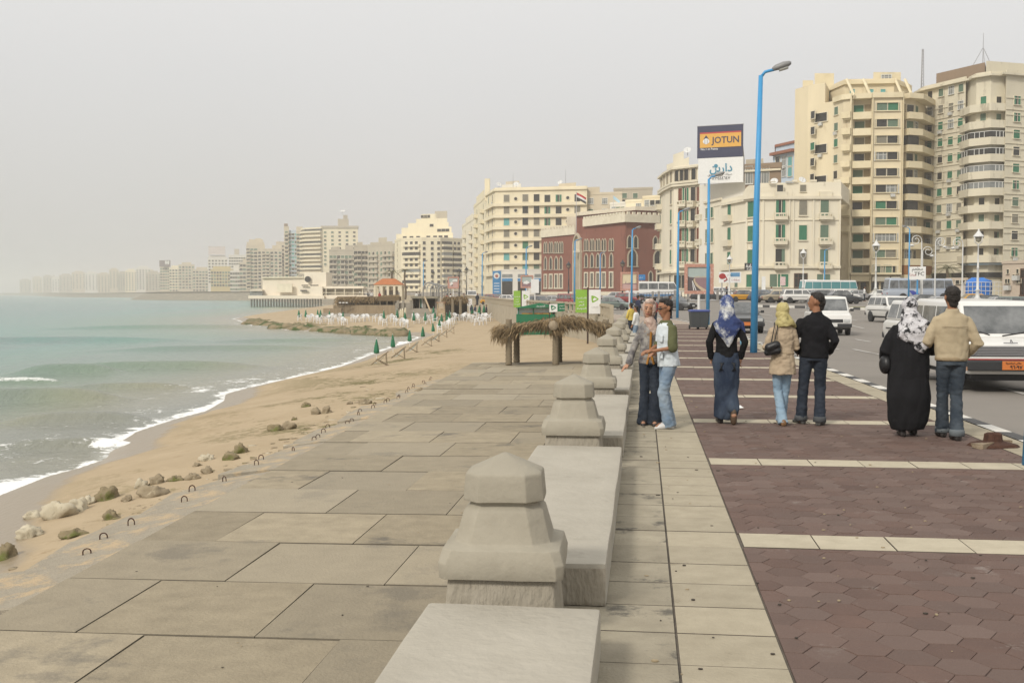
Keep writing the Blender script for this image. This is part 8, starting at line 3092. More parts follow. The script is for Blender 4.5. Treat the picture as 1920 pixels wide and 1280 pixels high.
def blob(name, parts, m, parent, voxel=0.011, it=5, wr=0.0, ws=9.0, ext=None, wst=(1, 1, 1)):
 """closed tapered tubes and balls fused into one smooth skin (voxel union), with cloth folds as noise along the normal"""
 mb = MB()
 for q in parts:
  if len(q) == 2 and not hasattr(q[0][0], '__len__') and not isinstance(q[0], Vector):
   mb.ball(q[0], q[1], 10)
  elif isinstance(q[0], Vector):
   mb.ball(q[0], q[1], 10)
  else:
   mb.tube(q[0], q[1], 16)
   for e_, r in ((q[0][0], q[1][0]), (q[0][-1], q[1][-1])):
    if len(q) > 2 and q[2] == 'flat':
     continue
    rr = r if not hasattr(r, '__len__') else None
    if rr:
     mb.ball(e_, rr, 8)
 o = link(name + '_tmp', mb.mesh(name, m))
 md = o.modifiers.new('r', 'REMESH')
 md.mode = 'VOXEL'
 md.voxel_size = voxel
 sm = o.modifiers.new('s', 'SMOOTH')
 sm.iterations = it
 sm.factor = 0.5
 bpy.context.view_layer.update()
 me = bpy.data.meshes.new_from_object(o.evaluated_get(bpy.context.evaluated_depsgraph_get()))
 bpy.data.objects.remove(o)
 me.name = name
 if not me.materials:
  me.materials.append(m)
 if wr:
  nr = [v.normal.copy() for v in me.vertices]
  for v, n_ in zip(me.vertices, nr):
   p = v.co
   q = Vector((p.x * wst[0], p.y * wst[1], p.z * wst[2]))
   d = abs(mnoise.noise(q * ws)) - 0.25 + 0.5 * (abs(mnoise.noise(q * ws * 2.1 + Vector((5, 1, 2)))) - 0.25)
   v.co = p + n_ * (d * wr * 1.6)
 shade(me, None)
 o = link(name, me, parent)
 return o

def hand(parts, w, d, up, curl=0.5, side=1):
 """palm and five fingers from the wrist w along d; thumb leaves the side of the palm"""
 w, d, up = Vector(w), Vector(d).normalized(), Vector(up).normalized()
 lat = d.cross(up).normalized() * side
 nrm = lat.cross(d).normalized()
 c = w + d * 0.045
 parts.append(([w, c, w + d * 0.085], [0.021, (0.030), 0.027]))
 for i, (o_, ln) in enumerate(((-0.028, 0.062), (-0.010, 0.074), (0.009, 0.07), (0.027, 0.055))):
  b = w + d * 0.085 + lat * o_
  k1 = b + (d * (1 - curl * 0.3) - up * curl * 0.5).normalized() * ln * 0.55
  k2 = k1 + (d * (1 - curl) - up * (0.2 + curl)).normalized() * ln * 0.5
  parts.append(([b - d * 0.02, b, k1, k2], [0.0105, 0.0105, 0.0095, 0.008]))
 tb = w + d * 0.03 - lat * 0.03
 parts.append(([tb, tb + (d * 0.7 - lat * 0.7) * 0.035, tb + (d * 0.95 - lat * 0.55 - up * 0.3) * 0.062], [0.012, 0.011, 0.009]))

def person(label, loc, rz, s, skin, legs, arms, head=(0, 0, 0), lean=(0, 0), hips=0.085, group=None, voxel=0.0085, hc=1.655, thin=1.0, curl=(0.5, 0.5)):
 """body in one piece. +Y is where the person faces; legs/arms are joint lists; head = yaw, pitch, roll"""
 t = thing('person', label, 'person', loc, rz, group)
 t.scale = (s, s, s)
 lx, ly = lean
 P = []
 P.append(((0, 0, 0.98), (0.13 * thin, 0.09, 0.09)))
 P.append(([(0, 0, 0.93), (lx * 0.3, ly * 0.3, 1.08), (lx * 0.7, ly * 0.7, 1.28), (lx, ly, 1.40), (lx, ly, 1.45)], [(0.13, 0.09), (0.12, 0.088), (0.145, 0.10), (0.14, 0.08), (0.07, 0.065)], 'flat'))
 hm = Matrix.Translation((lx, ly + 0.01, hc)) @ Matrix.Rotation(head[0], 4, 'Z') @ Matrix.Rotation(head[1], 4, 'X') @ Matrix.Rotation(head[2], 4, 'Y') @ Matrix.Scale(1.06, 4)
 P.append(([(lx, ly - 0.01, 1.42), (lx, ly, 1.50), tuple(hm @ Vector((0, -0.01, -0.05)))], [0.058, 0.054, 0.056]))
 h = lambda x, y, z: tuple(hm @ Vector((x, y, z)))
 P.append((h(0, -0.008, 0.025), (0.08, 0.097, 0.097)))
 P.append(([h(0, 0.02, 0.03), h(0, 0.038, -0.03), h(0, 0.05, -0.083)], [0.077, 0.066, 0.04]))
 P.append(([h(0, 0.092, 0.012), h(0, 0.108, -0.026), h(0, 0.092, -0.036)], [0.009, 0.0135, 0.012]))
 P.append(([h(-0.018, 0.092, -0.058), h(0.018, 0.092, -0.058)], [0.009, 0.009]))
 P.append(([h(-0.034, 0.082, 0.028), h(0.034, 0.082, 0.028)], [0.012, 0.012]))
 for sg in (-1, 1):
  P.append((h(sg * 0.076, -0.008, -0.005), (0.012, 0.022, 0.032)))
 for (hp_, kn, an) in legs:
  P.append(([hp_, kn, an], [0.082 * thin, 0.052, 0.036]))
  P.append(([(an[0], an[1] - 0.03, 0.05 + an[2] - 0.08), (an[0], an[1] + 0.15, 0.03 + max(an[2] - 0.08, 0))], [0.038, 0.034]))
 for i, (sh, el, wr, hd) in enumerate(arms):
  sg = 1 if sh[0] > 0 else -1
  P.append(([(sh[0] - sg * 0.04, sh[1], sh[2] - 0.04), el, wr], [0.046, 0.037, 0.024]))
  hand(P, wr, hd[0], hd[1], curl[i], hd[2] if len(hd) > 2 else 1)
 b = blob('body', P, skin, t, voxel, 3)
 for m_ in (EYE_M, LIP_M):
  b.data.materials.append(m_)
 inv = hm.inverted()
 for p in b.data.polygons:
  q = inv @ p.center
  if q.y > 0.055 and abs(q.x) < 0.06:
   e_ = abs(abs(q.x) - 0.032)
   if (e_ < 0.014 and abs(q.z - 0.008) < 0.0065) or (e_ < 0.019 and abs(q.z - 0.033) < 0.0055):
    p.material_index = 1
   elif abs(q.x) < 0.022 and abs(q.z + 0.059) < 0.008 and q.y > 0.08:
    p.material_index = 2
 return t, hm, h

def hair_short(t, h, m=HAIRM, hl=-0.035):
 blob('hair', [(h(0, -0.02, 0.046), (0.0875, 0.099, 0.089)), (h(0, -0.042, 0.0), (0.081, 0.062, 0.082)), (h(0, 0.012, 0.092), (0.068, 0.062, 0.04)), (h(0, -0.05, -0.07), (0.055, 0.031, 0.055))], m, t, 0.008, 3, 0.007, 34)
def trousers(t, legs, m, r=(0.108, 0.078, 0.092), zb=0.05, wr=0.012, top=0.98, cuff=None, hipw=0.165):
 P = [([(0, 0, top), (0, 0.0, 0.86)], [(hipw * 0.92, 0.118), (hipw, 0.125)], 'flat')]
 for hp_, kn, an in legs:
  e_ = (an[0], an[1] - 0.015, an[2] - 0.08 + zb)
  P.append(([(hp_[0], hp_[1], hp_[2]), tuple((Vector(hp_) + Vector(kn)) / 2), kn, tuple((Vector(kn) + Vector(e_)) / 2), e_], [r[0], (r[0] + r[1]) * 0.49, r[1], (r[1] + r[2]) * 0.48, r[2]], 'flat'))
 o = blob('trousers', P, m, t, 0.011, 4, wr, 7, wst=(1, 1, 1.6))
 if cuff:
  for hp_, kn, an in legs:
   mb = MB()
   mb.smooth = True
   mb.lathe([(r[2] * 0.8, zb - 0.01), (r[2] * 1.04, zb - 0.005), (r[2] * 1.04, zb + 0.055), (r[2] * 0.9, zb + 0.068)], 18, c=(an[0], an[1] - 0.015, an[2] - 0.08))
   mb.build('cuff', cuff, t)
 return o
def shoes(t, legs, m, yaw=(0, 0), sole=None):
 for i, (hp_, kn, an) in enumerate(legs):
  z = an[2] - 0.08
  c, s_ = math.cos(yaw[i]), math.sin(yaw[i])
  f = lambda x, y, zz: (an[0] + x * c - y * s_, an[1] + x * s_ + y * c, zz + z)
  mb = MB()
  mb.smooth = True
  mb.rings([[f(w * math.cos(a), y, max(0.0, 0.0 + hh * (0.5 + 0.62 * math.sin(a)))) for a in [q * math.pi / 7 for q in range(14)]] for y, w, hh in ((-0.085, 0.02, 0.05), (-0.075, 0.038, 0.085), (0.0, 0.044, 0.10), (0.08, 0.048, 0.075), (0.14, 0.047, 0.055), (0.18, 0.03, 0.035), (0.19, 0.01, 0.02))])
  mb.build('shoe', m, t)
def sleeves(arms, r=(0.066, 0.055, 0.046), upto=1.0):
 P = []
 for sh, el, wr, hd in arms:
  w = Vector(el).lerp(Vector(wr), upto) if upto <= 1 else Vector(wr)
  sg = 1 if sh[0] > 0 else -1
  sh = (sh[0] - sg * 0.022, sh[1], sh[2] - 0.022)
  P.append(([sh, tuple((Vector(sh) + Vector(el)) / 2), el, tuple((Vector(el) + w) / 2), tuple(w)], [r[0] * 0.92, (r[0] + r[1]) / 2, r[1], (r[1] + r[2]) / 2, r[2]]))
 return P
def torso(lx, ly, hem, wh, ww, wc, d=0.12, neck=1.49):
 return ([(0, 0, hem), (lx * .2, ly * .2, (hem + 1.1) / 2 if hem < 1.0 else 1.05), (lx * .4, ly * .4, 1.13), (lx * .8, ly * .8, 1.31), (lx, ly, 1.42), (lx, ly, 1.455), (lx, ly, neck)],
   [(wh, d + 0.015), ((wh + ww) / 2, d + 0.005), (ww, d * 0.97), (wc, d + 0.012), (wc * 0.98, d * 0.86), (wc * 0.72, d * 0.74), (0.078, 0.075)], 'flat')

# ---------------- beige jacket man, seen from behind
legs = [((-0.08, 0.0, 0.92), (-0.065, 0.10, 0.50), (-0.035, 0.20, 0.08)), ((0.085, 0, 0.92), (0.07, 0.02, 0.50), (0.035, -0.13, 0.08))]
arms = [((-0.185, 0, 1.405), (-0.275, 0.02, 1.14), (-0.20, 0.24, 1.06), ((0.5, 0.85, 0), (0, 0, 1))), ((0.185, 0, 1.405), (0.285, -0.04, 1.12), (0.20, 0.17, 0.97), ((-0.5, 0.7, -0.3), (0, 0, 1), -1))]
t, hm, h = person('man in a beige jacket and rolled jeans walking beside the woman in black', gp(1781, 822, 0), 0.02, 1.03, SK2, legs, arms, (0.05, -0.05, 0))
BEI = cloth('jacket_beige', (0.41, 0.34, 0.23), (0.36, 0.295, 0.195), scale=2)
blob('jacket', [torso(0, 0, 0.93, 0.185, 0.195, 0.20, 0.125)] + sleeves(arms, (0.066, 0.066, 0.055)) + [([(0, -0.01, 1.47), (0, -0.015, 1.525)], [(0.085, 0.085), (0.075, 0.078)], 'flat')], BEI, t, 0.011, 5, 0.014, 6, wst=(1, 1, 0.7))
blob('hem_band', [([(0, 0, 0.915), (0, 0, 0.965)], [(0.188, 0.136), (0.19, 0.138)], 'flat')], cloth('jacket_hem', (0.31, 0.24, 0.15)), t, 0.011, 2)
blob('yoke_seam', [([(-0.15, -0.118, 1.315), (0, -0.142, 1.31), (0.15, -0.118, 1.315)], [0.003, 0.003, 0.003])], cloth('jacket_seam', (0.25, 0.19, 0.115)), t, 0.004, 0)
trousers(t, legs, DEN_G, (0.095, 0.068, 0.082), 0.06, 0.010, 0.96, cloth('cuff_grey', (0.15, 0.17, 0.18)))
shoes(t, legs, SHOE)
hair_short(t, h)
# ---------------- woman in black abaya with black and white scarf
legs = [((-0.08, 0, 0.9), (-0.08, 0.05, 0.48), (-0.07, 0.0, 0.08)), ((0.08, 0, 0.9), (0.08, 0.1, 0.5), (0.09, 0.12, 0.09))]
arms = [((-0.19, 0, 1.38), (-0.29, 0.0, 1.10), (-0.25, 0.2, 0.98), ((0.4, 0.8, 0), (0, 0, 1))), ((0.19, 0, 1.38), (0.30, 0.0, 1.12), (0.34, 0.2, 1.10), ((0.5, 0.8, 0), (0, 0, 1), -1))]
t, hm, h = person('woman in long black robe and black and white flowered scarf beside the beige jacketed man', gp(1702, 817, 0), -0.04, 0.955, SK1, legs, arms, (-0.1, 0, 0.06), thin=1.2)
ABA = cloth('robe_black', (0.010, 0.010, 0.011), (0.016, 0.016, 0.018), scale=3)
blob('robe', [([(0.0, 0.02, 0.09), (0, 0.02, 0.2), (0, 0.01, 0.5), (0, 0, 0.8), (0, 0, 1.02), (0, 0, 1.25), (0, 0, 1.40), (0, 0, 1.49)], [(0.215, 0.17), (0.255, 0.2), (0.275, 0.215), (0.262, 0.205), (0.245, 0.185), (0.235, 0.165), (0.20, 0.13), (0.09, 0.09)], 'flat')] + sleeves(arms, (0.085, 0.085, 0.08)), ABA, t, 0.013, 5, 0.022, 4, wst=(1, 1, 0.35))
SCF = pm('scarf_flowered', (0.60, 0.59, 0.60), (0.42, 0.41, 0.43), scale=9, rough=0.8, c3=(0.012, 0.012, 0.014), s3=13, t3=0.485, bump=0.4, bscale=14)
blob('headscarf', [(h(0, -0.015, 0.03), (0.10, 0.112, 0.107)), (h(0, -0.02, -0.05), (0.10, 0.115, 0.09)), ([(0.0, -0.02, 1.58), (0.02, -0.045, 1.46), (0.05, -0.085, 1.36), (0.13, -0.13, 1.22), (0.13, -0.175, 1.08)], [(0.10, 0.11), (0.17, 0.13), (0.24, 0.14), (0.17, 0.08), (0.02, 0.02)], 'flat'),
     ([(0.1, -0.05, 1.4), (0.25, -0.03, 1.27), (0.36, 0.03, 1.17)], [(0.10), (0.075), (0.02)])], SCF, t, 0.010, 4, 0.012, 8)
blob('handbag', [((-0.285, 0.02, 0.92), (0.08, 0.13, 0.13))], flat('bag_black', (0.013, 0.013, 0.014), 0.4), t, 0.012, 2)
blob('trousers', [([(l[1][0], l[1][1], 0.45), (l[2][0], l[2][1], 0.07)], [0.09, 0.085], 'flat') for l in legs], DEN_D, t, 0.012, 2)
shoes(t, legs, SHOE)
# ---------------- woman in long denim skirt
legs = [((-0.08, 0, 0.92), (-0.075, 0.05, 0.5), (-0.075, 0.06, 0.08)), ((0.08, 0, 0.92), (0.08, 0.09, 0.5), (0.085, -0.16, 0.16))]
arms = [((-0.175, 0, 1.39), (-0.245, -0.06, 1.14), (-0.215, 0.02, 0.93), ((0.35, 0.7, -0.6), (1, 0, 0))), ((0.175, 0, 1.39), (0.245, -0.07, 1.14), (0.20, 0.02, 0.93), ((-0.15, 0.3, -0.95), (-1, 0, 0.2), -1))]
t, hm, h = person('woman in a long denim skirt, black top and blue and white scarf walking away', gp(1361, 793, 0), 0.05, 0.965, SK1, legs, arms, (0.0, -0.15, 0))
blob('top', [torso(0, 0, 0.93, 0.165, 0.145, 0.18, 0.112)] + sleeves(arms, (0.062, 0.05, 0.045)), cloth('top_black', (0.012, 0.012, 0.013)), t, 0.010, 4, 0.008, 8)
SKD = cloth('skirt_denim', (0.024, 0.034, 0.058), (0.085, 0.112, 0.15), scale=2.2, mix=0.6, stretch=(1, 1, 0.5))
blob('skirt', [([(0, 0, 0.99), (0, -0.01, 0.86), (0, -0.01, 0.6), (0.0, 0, 0.35), (0.0, 0.02, 0.14), (-0.01, 0.03, 0.075)], [(0.165, 0.115), (0.19, 0.135), (0.178, 0.14), (0.165, 0.14), (0.175, 0.15), (0.168, 0.14)], 'flat'), ([(0.07, -0.03, 0.5), (0.085, -0.13, 0.22)], [0.09, 0.075])], SKD, t, 0.011, 5, 0.02, 4.5, wst=(1, 1, 0.6))
for sg in (-1, 1):
 mb = MB()
 mb.smooth = True
 for q in range(3):
  mb.tube([(sg * (0.055 + 0.025 * q), -0.152 + 0.008 * q, 0.86), (sg * (0.10 - 0.01 * q), -0.148, 0.80), (sg * (0.06 + 0.03 * q), -0.153 + 0.006 * q, 0.74)], 0.007, 5)
 mb.build('pocket_embroidery', flat('thread_black', (0.012, 0.013, 0.016)), t)['kind'] = 'stuff'
SCB = pm('scarf_blue', (0.05, 0.085, 0.23), (0.025, 0.035, 0.10), scale=4, rough=0.8, c3=(0.52, 0.53, 0.52), s3=3.0, t3=0.505, bump=0.4, bscale=12)
blob('headscarf', [(h(0, -0.015, 0.03), (0.10, 0.112, 0.107)), (h(0, -0.04, -0.04), (0.10, 0.11, 0.095)), ([(0.0, -0.03, 1.58), (0.0, -0.06, 1.47), (0.0, -0.075, 1.40), (0.0, -0.105, 1.30), (0.01, -0.12, 1.17), (0.015, -0.125, 1.07)], [(0.10, 0.11), (0.13, 0.10), (0.20, 0.085), (0.165, 0.06), (0.075, 0.035), (0.012, 0.012)], 'flat'),
     ([(0.08, -0.04, 1.44), (0.20, -0.05, 1.37), (0.24, -0.06, 1.28)], [0.07, 0.05, 0.015])], SCB, t, 0.010, 4, 0.010, 8)
blob('handbag', [((0.215, -0.05, 1.15), (0.04, 0.03, 0.085))], flat('bag_pale_blue', (0.20, 0.42, 0.58), 0.4), t, 0.009, 2)
blob('leggings', [([(l[1][0], l[1][1], 0.45), l[2]], [0.075, 0.05], 'flat') for l in legs], ABA, t, 0.012, 2)
shoes(t, legs[:1], SHOE)
mb = MB()
mb.smooth = True
mb.rings([[(0.085 + w * math.cos(a), -0.17 + hh * math.sin(a), z) for a in [q * math.pi / 7 for q in range(14)]] for z, w, hh in ((0.0, 0.02, 0.02), (0.02, 0.042, 0.04), (0.10, 0.046, 0.045), (0.18, 0.04, 0.05), (0.23, 0.03, 0.04))])
mb.build('shoe', flat('shoe_brown', (0.10, 0.065, 0.04), 0.6), t)
# ---------------- woman in beige coat with black bag
legs = [((-0.075, 0, 0.92), (-0.055, 0.06, 0.5), (-0.005, -0.10, 0.08)), ((0.08, 0, 0.92), (0.06, 0.10, 0.5), (0.01, 0.16, 0.09))]
arms = [((-0.165, 0, 1.385), (-0.235, 0.0, 1.13), (-0.17, 0.2, 1.06), ((0.6, 0.8, 0), (0, 0, 1))), ((0.165, 0, 1.385), (0.20, 0.03, 1.13), (0.10, 0.22, 1.10), ((-0.6, 0.8, 0), (0, 0, 1), -1))]
t, hm, h = person('woman in a short beige coat and light jeans with a black shoulder bag', gp(1466, 796, 0), 0.06, 0.915, SK1, legs, arms, (-0.35, 0, 0))
COA_ = cloth('coat_beige', (0.43, 0.345, 0.245), (0.37, 0.29, 0.20), scale=2.5)
blob('coat', [([(0, 0, 0.74), (0, 0, 0.86), (0, 0, 1.0), (0, 0, 1.12), (0, 0, 1.30), (0, 0, 1.41), (0, 0, 1.455), (0, 0, 1.49)], [(0.20, 0.155), (0.19, 0.145), (0.17, 0.13), (0.155, 0.115), (0.172, 0.125), (0.168, 0.105), (0.12, 0.085), (0.07, 0.07)], 'flat')] + sleeves(arms, (0.066, 0.055, 0.05)), COA_, t, 0.010, 4, 0.014, 7, wst=(1, 1, 1.2))
blob('belt', [([(0, 0, 1.03), (0, 0, 1.065)], [(0.17, 0.13), (0.168, 0.128)], 'flat')], cloth('coat_belt', (0.36, 0.28, 0.19)), t, 0.010, 2)
trousers(t, legs, DEN_L, (0.093, 0.063, 0.078), 0.03, 0.008, 0.95)
shoes(t, legs, flat('shoe_tan', (0.20, 0.11, 0.05), 0.5))
SCG = pm('scarf_golden', (0.36, 0.30, 0.12), (0.46, 0.40, 0.19), scale=7, rough=0.7, c3=(0.12, 0.10, 0.035), s3=8, t3=0.55, bump=0.4, bscale=14)
blob('headscarf', [(h(0, -0.015, 0.03), (0.098, 0.11, 0.105)), (h(0, -0.03, -0.05), (0.095, 0.105, 0.09)), ([(0.0, -0.02, 1.58), (0.02, -0.03, 1.50), (0.03, -0.035, 1.43)], [(0.10, 0.11), (0.135, 0.12), (0.15, 0.11)], 'flat'), ([(0.08, 0.0, 1.48), (0.17, 0.02, 1.44)], [0.06, 0.03])], SCG, t, 0.010, 4, 0.014, 9)
blob('handbag', [([(-0.215, -0.13, 1.13), (-0.12, -0.145, 1.17)], [0.07, 0.065]), ([(-0.24, -0.12, 1.06), (-0.10, -0.15, 1.09)], [0.05, 0.055])], flat('bag_black', (0.013, 0.013, 0.014), 0.4), t, 0.010, 2)
for q in (-0.02, 0.025):
 blob('bag_strap', [([(-0.17 + q, -0.14, 1.2), (-0.13 + q, -0.12, 1.40), (-0.11 + q, -0.06, 1.49), (-0.10 + q, 0.03, 1.47)], [0.008] * 4)], MATS['bag_black'], t, 0.006, 0)
# ---------------- man in black shirt, head turned
legs = [((-0.09, 0, 0.92), (-0.13, 0.02, 0.50), (-0.155, 0.06, 0.08)), ((0.09, 0, 0.92), (0.09, 0.06, 0.5), (0.085, -0.08, 0.08))]
arms = [((-0.19, 0, 1.40), (-0.265, -0.03, 1.13), (-0.20, 0.13, 0.98), ((0.5, 0.6, -0.6), (0, 0, 1))), ((0.19, 0, 1.40), (0.275, -0.05, 1.13), (0.215, 0.13, 0.99), ((-0.5, 0.6, -0.6), (0, 0, 1), -1))]
t, hm, h = person('man in black shirt and turned-up dark jeans looking sideways at the beige coated woman', gp(1524, 795, 0), -0.12, 0.99, SK2, legs, arms, (1.25, 0.02, 0), (0.03, 0))
blob('shirt', [torso(0.03, 0, 0.90, 0.195, 0.182, 0.2, 0.125)] + sleeves(arms, (0.07, 0.06, 0.052)) + [([(0.03, -0.01, 1.47), (0.03, -0.01, 1.52)], [(0.075, 0.078), (0.068, 0.07)], 'flat')], cloth('shirt_black', (0.013, 0.013, 0.015)), t, 0.011, 4, 0.014, 6)
trousers(t, legs, DEN_D, (0.10, 0.072, 0.083), 0.05, 0.010, 0.95, cloth('cuff_dark', (0.09, 0.095, 0.10)))
shoes(t, legs, flat('shoe_grey', (0.10, 0.10, 0.095), 0.6), (0.5, -0.3))
hair_short(t, h)
# ---------------- embracing couple by the benches
legs = [((0.075, 0, 0.9), (0.08, 0.02, 0.48), (0.09, 0.0, 0.08)), ((-0.075, 0, 0.9), (-0.075, 0.05, 0.48), (-0.07, 0.02, 0.08))]
arms = [((0.155, 0, 1.375), (0.235, 0.02, 1.12), (0.30, 0.10, 0.87), ((0.55, 0.35, -0.45), (0.2, 0, 1), 1)), ((-0.155, 0, 1.375), (-0.21, 0.06, 1.14), (-0.10, 0.19, 1.02), ((0.6, 0.5, 0), (0, 0, 1)))]
t, hm, h = person('woman in flowered blouse and pale patterned scarf leaning on a bench, facing the camera', gp(1219, 796, 0), math.pi - 0.05, 0.935, SK1, legs, arms, (-0.12, -0.12, -0.1), (0.02, 0), curl=(0.25, 0.5))
BLO = pm('blouse_flowered', (0.045, 0.042, 0.055), (0.34, 0.32, 0.29), scale=10, rough=0.85, bump=0.4, bscale=14, c3=(0.20, 0.10, 0.025), s3=6, t3=0.55)
blob('blouse', [torso(0.02, 0, 0.88, 0.185, 0.14, 0.165, 0.115)] + sleeves(arms, (0.056, 0.048, 0.05), 0.95) + [([tuple(Vector(arms[0][1]).lerp(Vector(arms[0][2]), 0.75)), arms[0][2]], [0.05, 0.06], 'flat')], BLO, t, 0.010, 4, 0.012, 8)
blob('placket', [([(-0.01, 0.122, 1.33), (-0.005, 0.128, 1.15), (0.0, 0.118, 1.06), (0.045, 0.138, 0.87)], [(0.017, 0.012)] * 4, 'flat'), ([(0.0, 0.118, 1.06), (-0.055, 0.135, 0.87)], [(0.017, 0.012)] * 2, 'flat')], cloth('placket_ochre', (0.36, 0.17, 0.04)), t, 0.007, 1)
trousers(t, legs, DEN_D, (0.095, 0.068, 0.105), 0.012, 0.009, 0.95)
shoes(t, legs, SHOE)
SCP = pm('scarf_pale', (0.50, 0.39, 0.33), (0.22, 0.13, 0.10), scale=24, rough=0.8, c3=(0.60, 0.53, 0.45), s3=12, t3=0.53, bump=0.5, bscale=20)
blob('headscarf', [(h(0, -0.030, 0.035), (0.098, 0.105, 0.105)), (h(-0.055, 0.005, 0.0), (0.042, 0.072, 0.10)), (h(0.06, 0.005, 0.0), (0.036, 0.065, 0.10)), (h(0, 0.02, 0.095), (0.072, 0.062, 0.045)), (h(0, -0.03, -0.07), (0.09, 0.09, 0.08)), ([h(0, 0.02, -0.125), (0.0, 0.045, 1.45), (-0.04, 0.085, 1.36), (-0.05, 0.105, 1.28)], [(0.072, 0.066), (0.085, 0.07), (0.065, 0.04), (0.02, 0.015)], 'flat')], SCP, t, 0.009, 3, 0.010, 12)
legs = [((0.0, -0.085, 0.92), (0.10, -0.05, 0.50), (0.02, -0.07, 0.08)), ((-0.01, 0.085, 0.92), (0.03, 0.10, 0.5), (-0.07, 0.13, 0.08))]
legs = [((-0.085, 0, 0.92), (-0.07, 0.10, 0.50), (-0.075, 0.03, 0.08)), ((0.085, 0, 0.92), (0.10, 0.03, 0.5), (0.12, -0.06, 0.08))]
arms = [((-0.19, 0, 1.395), (-0.235, 0.02, 1.12), (-0.16, 0.27, 1.075), ((0.2, 0.9, -0.1), (0, 0, 1))), ((0.19, 0, 1.395), (0.22, 0.08, 1.14), (0.06, 0.26, 1.06), ((-0.5, 0.8, -0.1), (0, 0, 1), -1))]
t, hm, h = person('man in a pale denim waistcoat over an olive shirt holding hands with the scarfed woman', gp(1253, 803, 0), math.pi / 2 + 0.28, 0.945, SK2, legs, arms, (0.18, -0.2, 0), (0, 0.04))
blob('shirt', [torso(0, 0.04, 0.90, 0.17, 0.165, 0.178, 0.115)] + sleeves(arms, (0.066, 0.07, 0.068), 0.0), cloth('shirt_olive', (0.105, 0.11, 0.055)), t, 0.010, 4, 0.008, 8)
VST = cloth('waistcoat_pale', (0.50, 0.55, 0.58), (0.56, 0.60, 0.62), scale=4)
blob('waistcoat', [([(0, 0, 0.86), (0, 0.01, 1.0), (0, 0.02, 1.13), (0, 0.035, 1.30), (0, 0.04, 1.41), (0, 0.035, 1.45)], [(0.195, 0.15), (0.19, 0.14), (0.182, 0.13), (0.192, 0.135), (0.182, 0.115), (0.13, 0.09)], 'flat')], VST, t, 0.010, 4, 0.013, 7)
for x, z in ((-0.10, 1.24), (-0.11, 1.02), (0.08, 1.24)):
 blob('pocket', [([(x, 0.135, z + 0.05), (x, 0.14, z - 0.05)], [(0.055, 0.022), (0.055, 0.022)], 'flat')], VST, t, 0.009, 2, 0.004)
trousers(t, legs, DEN_M, (0.102, 0.076, 0.083), 0.03, 0.010, 0.95)
shoes(t, legs, flat('shoe_white', (0.55, 0.54, 0.52), 0.5))
hair_short(t, h)
blob('glasses', [([h(sg * 0.075, 0.0, 0.012), h(sg * 0.066, 0.075, 0.012), h(sg * 0.035, 0.1, 0.008), h(0, 0.112, 0.012)], [0.004, 0.004, 0.012, 0.004]) for sg in (-1, 1)], BLACK, t, 0.0045, 0)

# ---------------- people farther off, built once and recoloured
def walker(label, loc, rz, s, top, low, pose=0, skin=SK2, scarf=None, group=None):
 sit = pose == 1
 if sit:
  legs = [((sg * 0.09, 0, 0.55), (sg * 0.12, 0.36, 0.55), (sg * 0.12, 0.40, 0.16)) for sg in (-1, 1)]
 else:
  legs = [((-0.08, 0, 0.92), (-0.08, 0.06, 0.5), (-0.07, 0.12, 0.08)), ((0.08, 0, 0.92), (0.08, 0.0, 0.5), (0.08, -0.12, 0.08))]
 arms = [((sg * 0.18, 0, 1.39), (sg * 0.24, -0.02 * sg, 1.12), (sg * 0.22, 0.1, 0.93), ((0, 0.4, -0.9), (-sg, 0, 0), sg)) for sg in (-1, 1)]
 t, hm, h = person(label, loc, rz, s, skin, legs, arms, voxel=0.018, group=group)
 if sit:
  t.location.z -= 0.0
 blob('shirt', [torso(0, 0, 0.9, 0.18, 0.165, 0.19, 0.125)] + sleeves(arms, (0.07, 0.06, 0.052), 0.7), top, t, 0.02, 2, 0.008, 7)
 if sit:
  blob('trousers', [([(0, 0, 0.92), (0, 0, 0.6)], [(0.16, 0.12), (0.17, 0.13)], 'flat')] + [([a, b, c], [0.1, 0.085, 0.075]) for a, b, c in legs], low, t, 0.02, 2)
 else:
  trousers(t, legs, low, zb=0.06, wr=0.008)
 if scarf:
  blob('headscarf', [(h(0, -0.02, 0.03), (0.1, 0.11, 0.105)), ([(0, -0.02, 1.57), (0, -0.02, 1.42)], [(0.1, 0.11), (0.16, 0.12)], 'flat')], scarf, t, 0.018, 2)
 else:
  hair_short(t, h)
 return t
YEL = cloth('shirt_yellow', (0.55, 0.42, 0.10))
WSH = cloth('shirt_white', (0.62, 0.62, 0.60))
REDS = cloth('shirt_red', (0.35, 0.05, 0.05))
NVS = cloth('shirt_navy', (0.035, 0.04, 0.075))
GRS = cloth('shirt_grey', (0.16, 0.16, 0.16))
bz = lambda px, D: Vector((*pd(px, D)[:2], 0.0))
walker('boy in a yellow shirt leaning at the far end of the bollard wall', bz(1183, 44) + Vector((0, 0, -0.05)), 0.8, 0.80, YEL, DEN_D)
walker('boy in a white shirt bending beside the boy in yellow', bz(1193, 42) + Vector((0, 0, -0.25)), 1.2, 0.86, WSH, DEN_M)
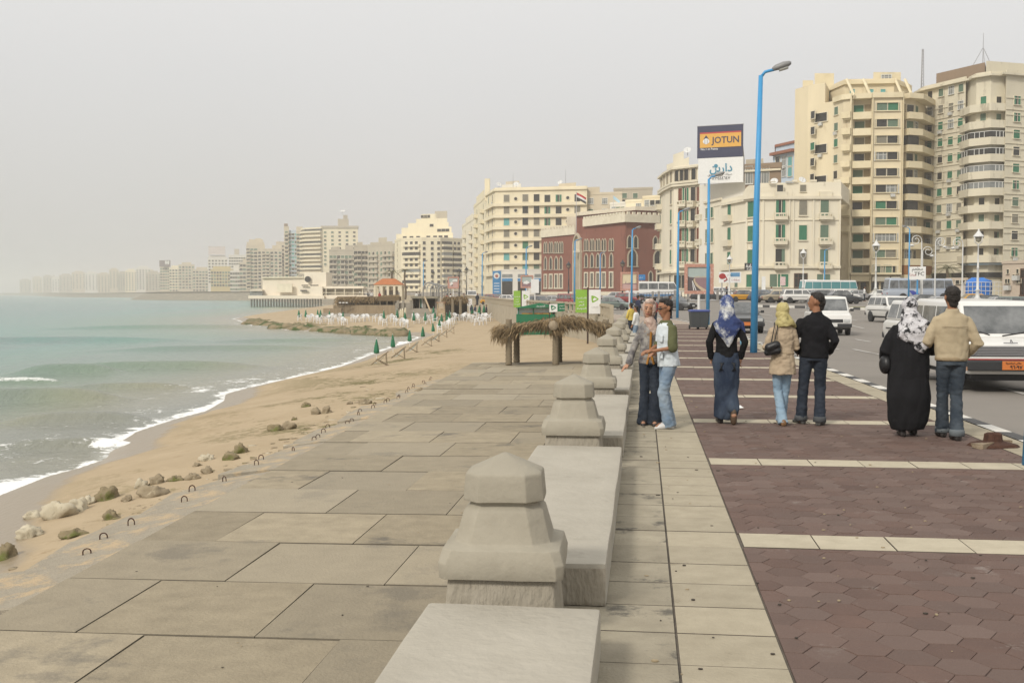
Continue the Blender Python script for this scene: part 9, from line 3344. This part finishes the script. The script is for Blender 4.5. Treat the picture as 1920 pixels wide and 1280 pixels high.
FAR = [(1196, 71, 1.0, NVS, 'person in dark blue strolling beyond the two boys'), (1216, 66, 0.92, GRS, 'person with black hair half hidden behind the scarfed woman'), (1227, 60, 0.95, REDS, 'person in dark red passing behind the couple'), (1256, 76, 0.98, GRS, 'person in dark clothes next to the blue lamp on the kerb'),
       (1362, 128, 1.0, DEN_D, 'person standing by the railing near the corniche billboard'), (1446, 140, 1.0, WSH, 'person in white beside the parked blue-grey hatchback'), (1093, 118, 1.0, ABA, 'person in black robe waiting at the median kerb'), (838, 150, 1.0, REDS, 'person in red on the promenade above the thatched porch'),
       (845, 152, 1.0, WSH, 'person in white on the promenade above the thatched porch'), (870, 156, 1.0, GRS, 'dark dressed person near the cream minivan'), (895, 158, 1.0, DEN_D, 'person in dark blue at the kerb by the cream minivan'), (781, 200, 1.0, WSH, 'person in white before the arched frame'), (787, 200, 1.0, GRS, 'grey dressed person before the arched frame'),
       (712, 206, 1.0, REDS, 'person in red standing inside the orange-roofed pavilion'), (697, 225, 1.0, WSH, 'person in white near the pavilion column'), (690, 228, 1.0, DEN_D, 'person in dark clothes between the walkway and pavilion'), (683, 260, 1.0, GRS, 'person in grey by the start of the pier walkway'), (675, 300, 1.05, WSH, 'small figure in white on the pier walkway'), (1620, 132, 1.0, WSH, 'person in white crossing before the shop openings')]
base = {}
for px, Dv, s, m_, lab in FAR:
 p = lpd(px, Dv)
 if px in (675, 683):
  p.z = zy(554, 408)
  p = Vector((*pd(px, 402)[:2], p.z))
 if not base:
  base['o'] = walker(lab, p, rnd.uniform(0, 6), s, m_, DEN_D)
  continue
 c = dup(base['o'], p, rnd.uniform(0, 6), lab, s)
 for ch in c.children:
  if ch.name.startswith('shirt'):
   ch.data = ch.data.copy()
   ch.data.materials[0] = m_
  if ch.name.startswith('trousers') and m_ in (ABA, GRS):
   ch.data = ch.data.copy()
   ch.data.materials[0] = ABA if m_ is ABA else DEN_G
for i, px in enumerate((884, 891, 900, 912)):
 p = bgp(px, 594)
 dup(base['o'], p, rnd.uniform(0, 6), f'{["first", "second", "third", "fourth"][i]} dim figure standing among the parasols under the sea wall', 0.95)
# ================================================================ haze: one closed box of even, thin air
mb = MB()
mb.box2((-5200, -60, ZS - 1.2), (3000, 5200, 75.0))
hz = mb.build('haze', None)
hm = bpy.data.materials.new('haze_air')
hm.use_nodes = True
hm.node_tree.nodes.clear()
ho = hm.node_tree.nodes.new('ShaderNodeOutputMaterial')
hv = hm.node_tree.nodes.new('ShaderNodeVolumePrincipled')
hv.inputs['Color'].default_value = (0.93, 0.90, 0.86, 1)
hv.inputs['Density'].default_value = HAZE
hv.inputs['Anisotropy'].default_value = 0.2
hm.node_tree.links.new(hv.outputs[0], ho.inputs['Volume'])
hz.data.materials.append(hm)
tag(hz, kind='stuff')
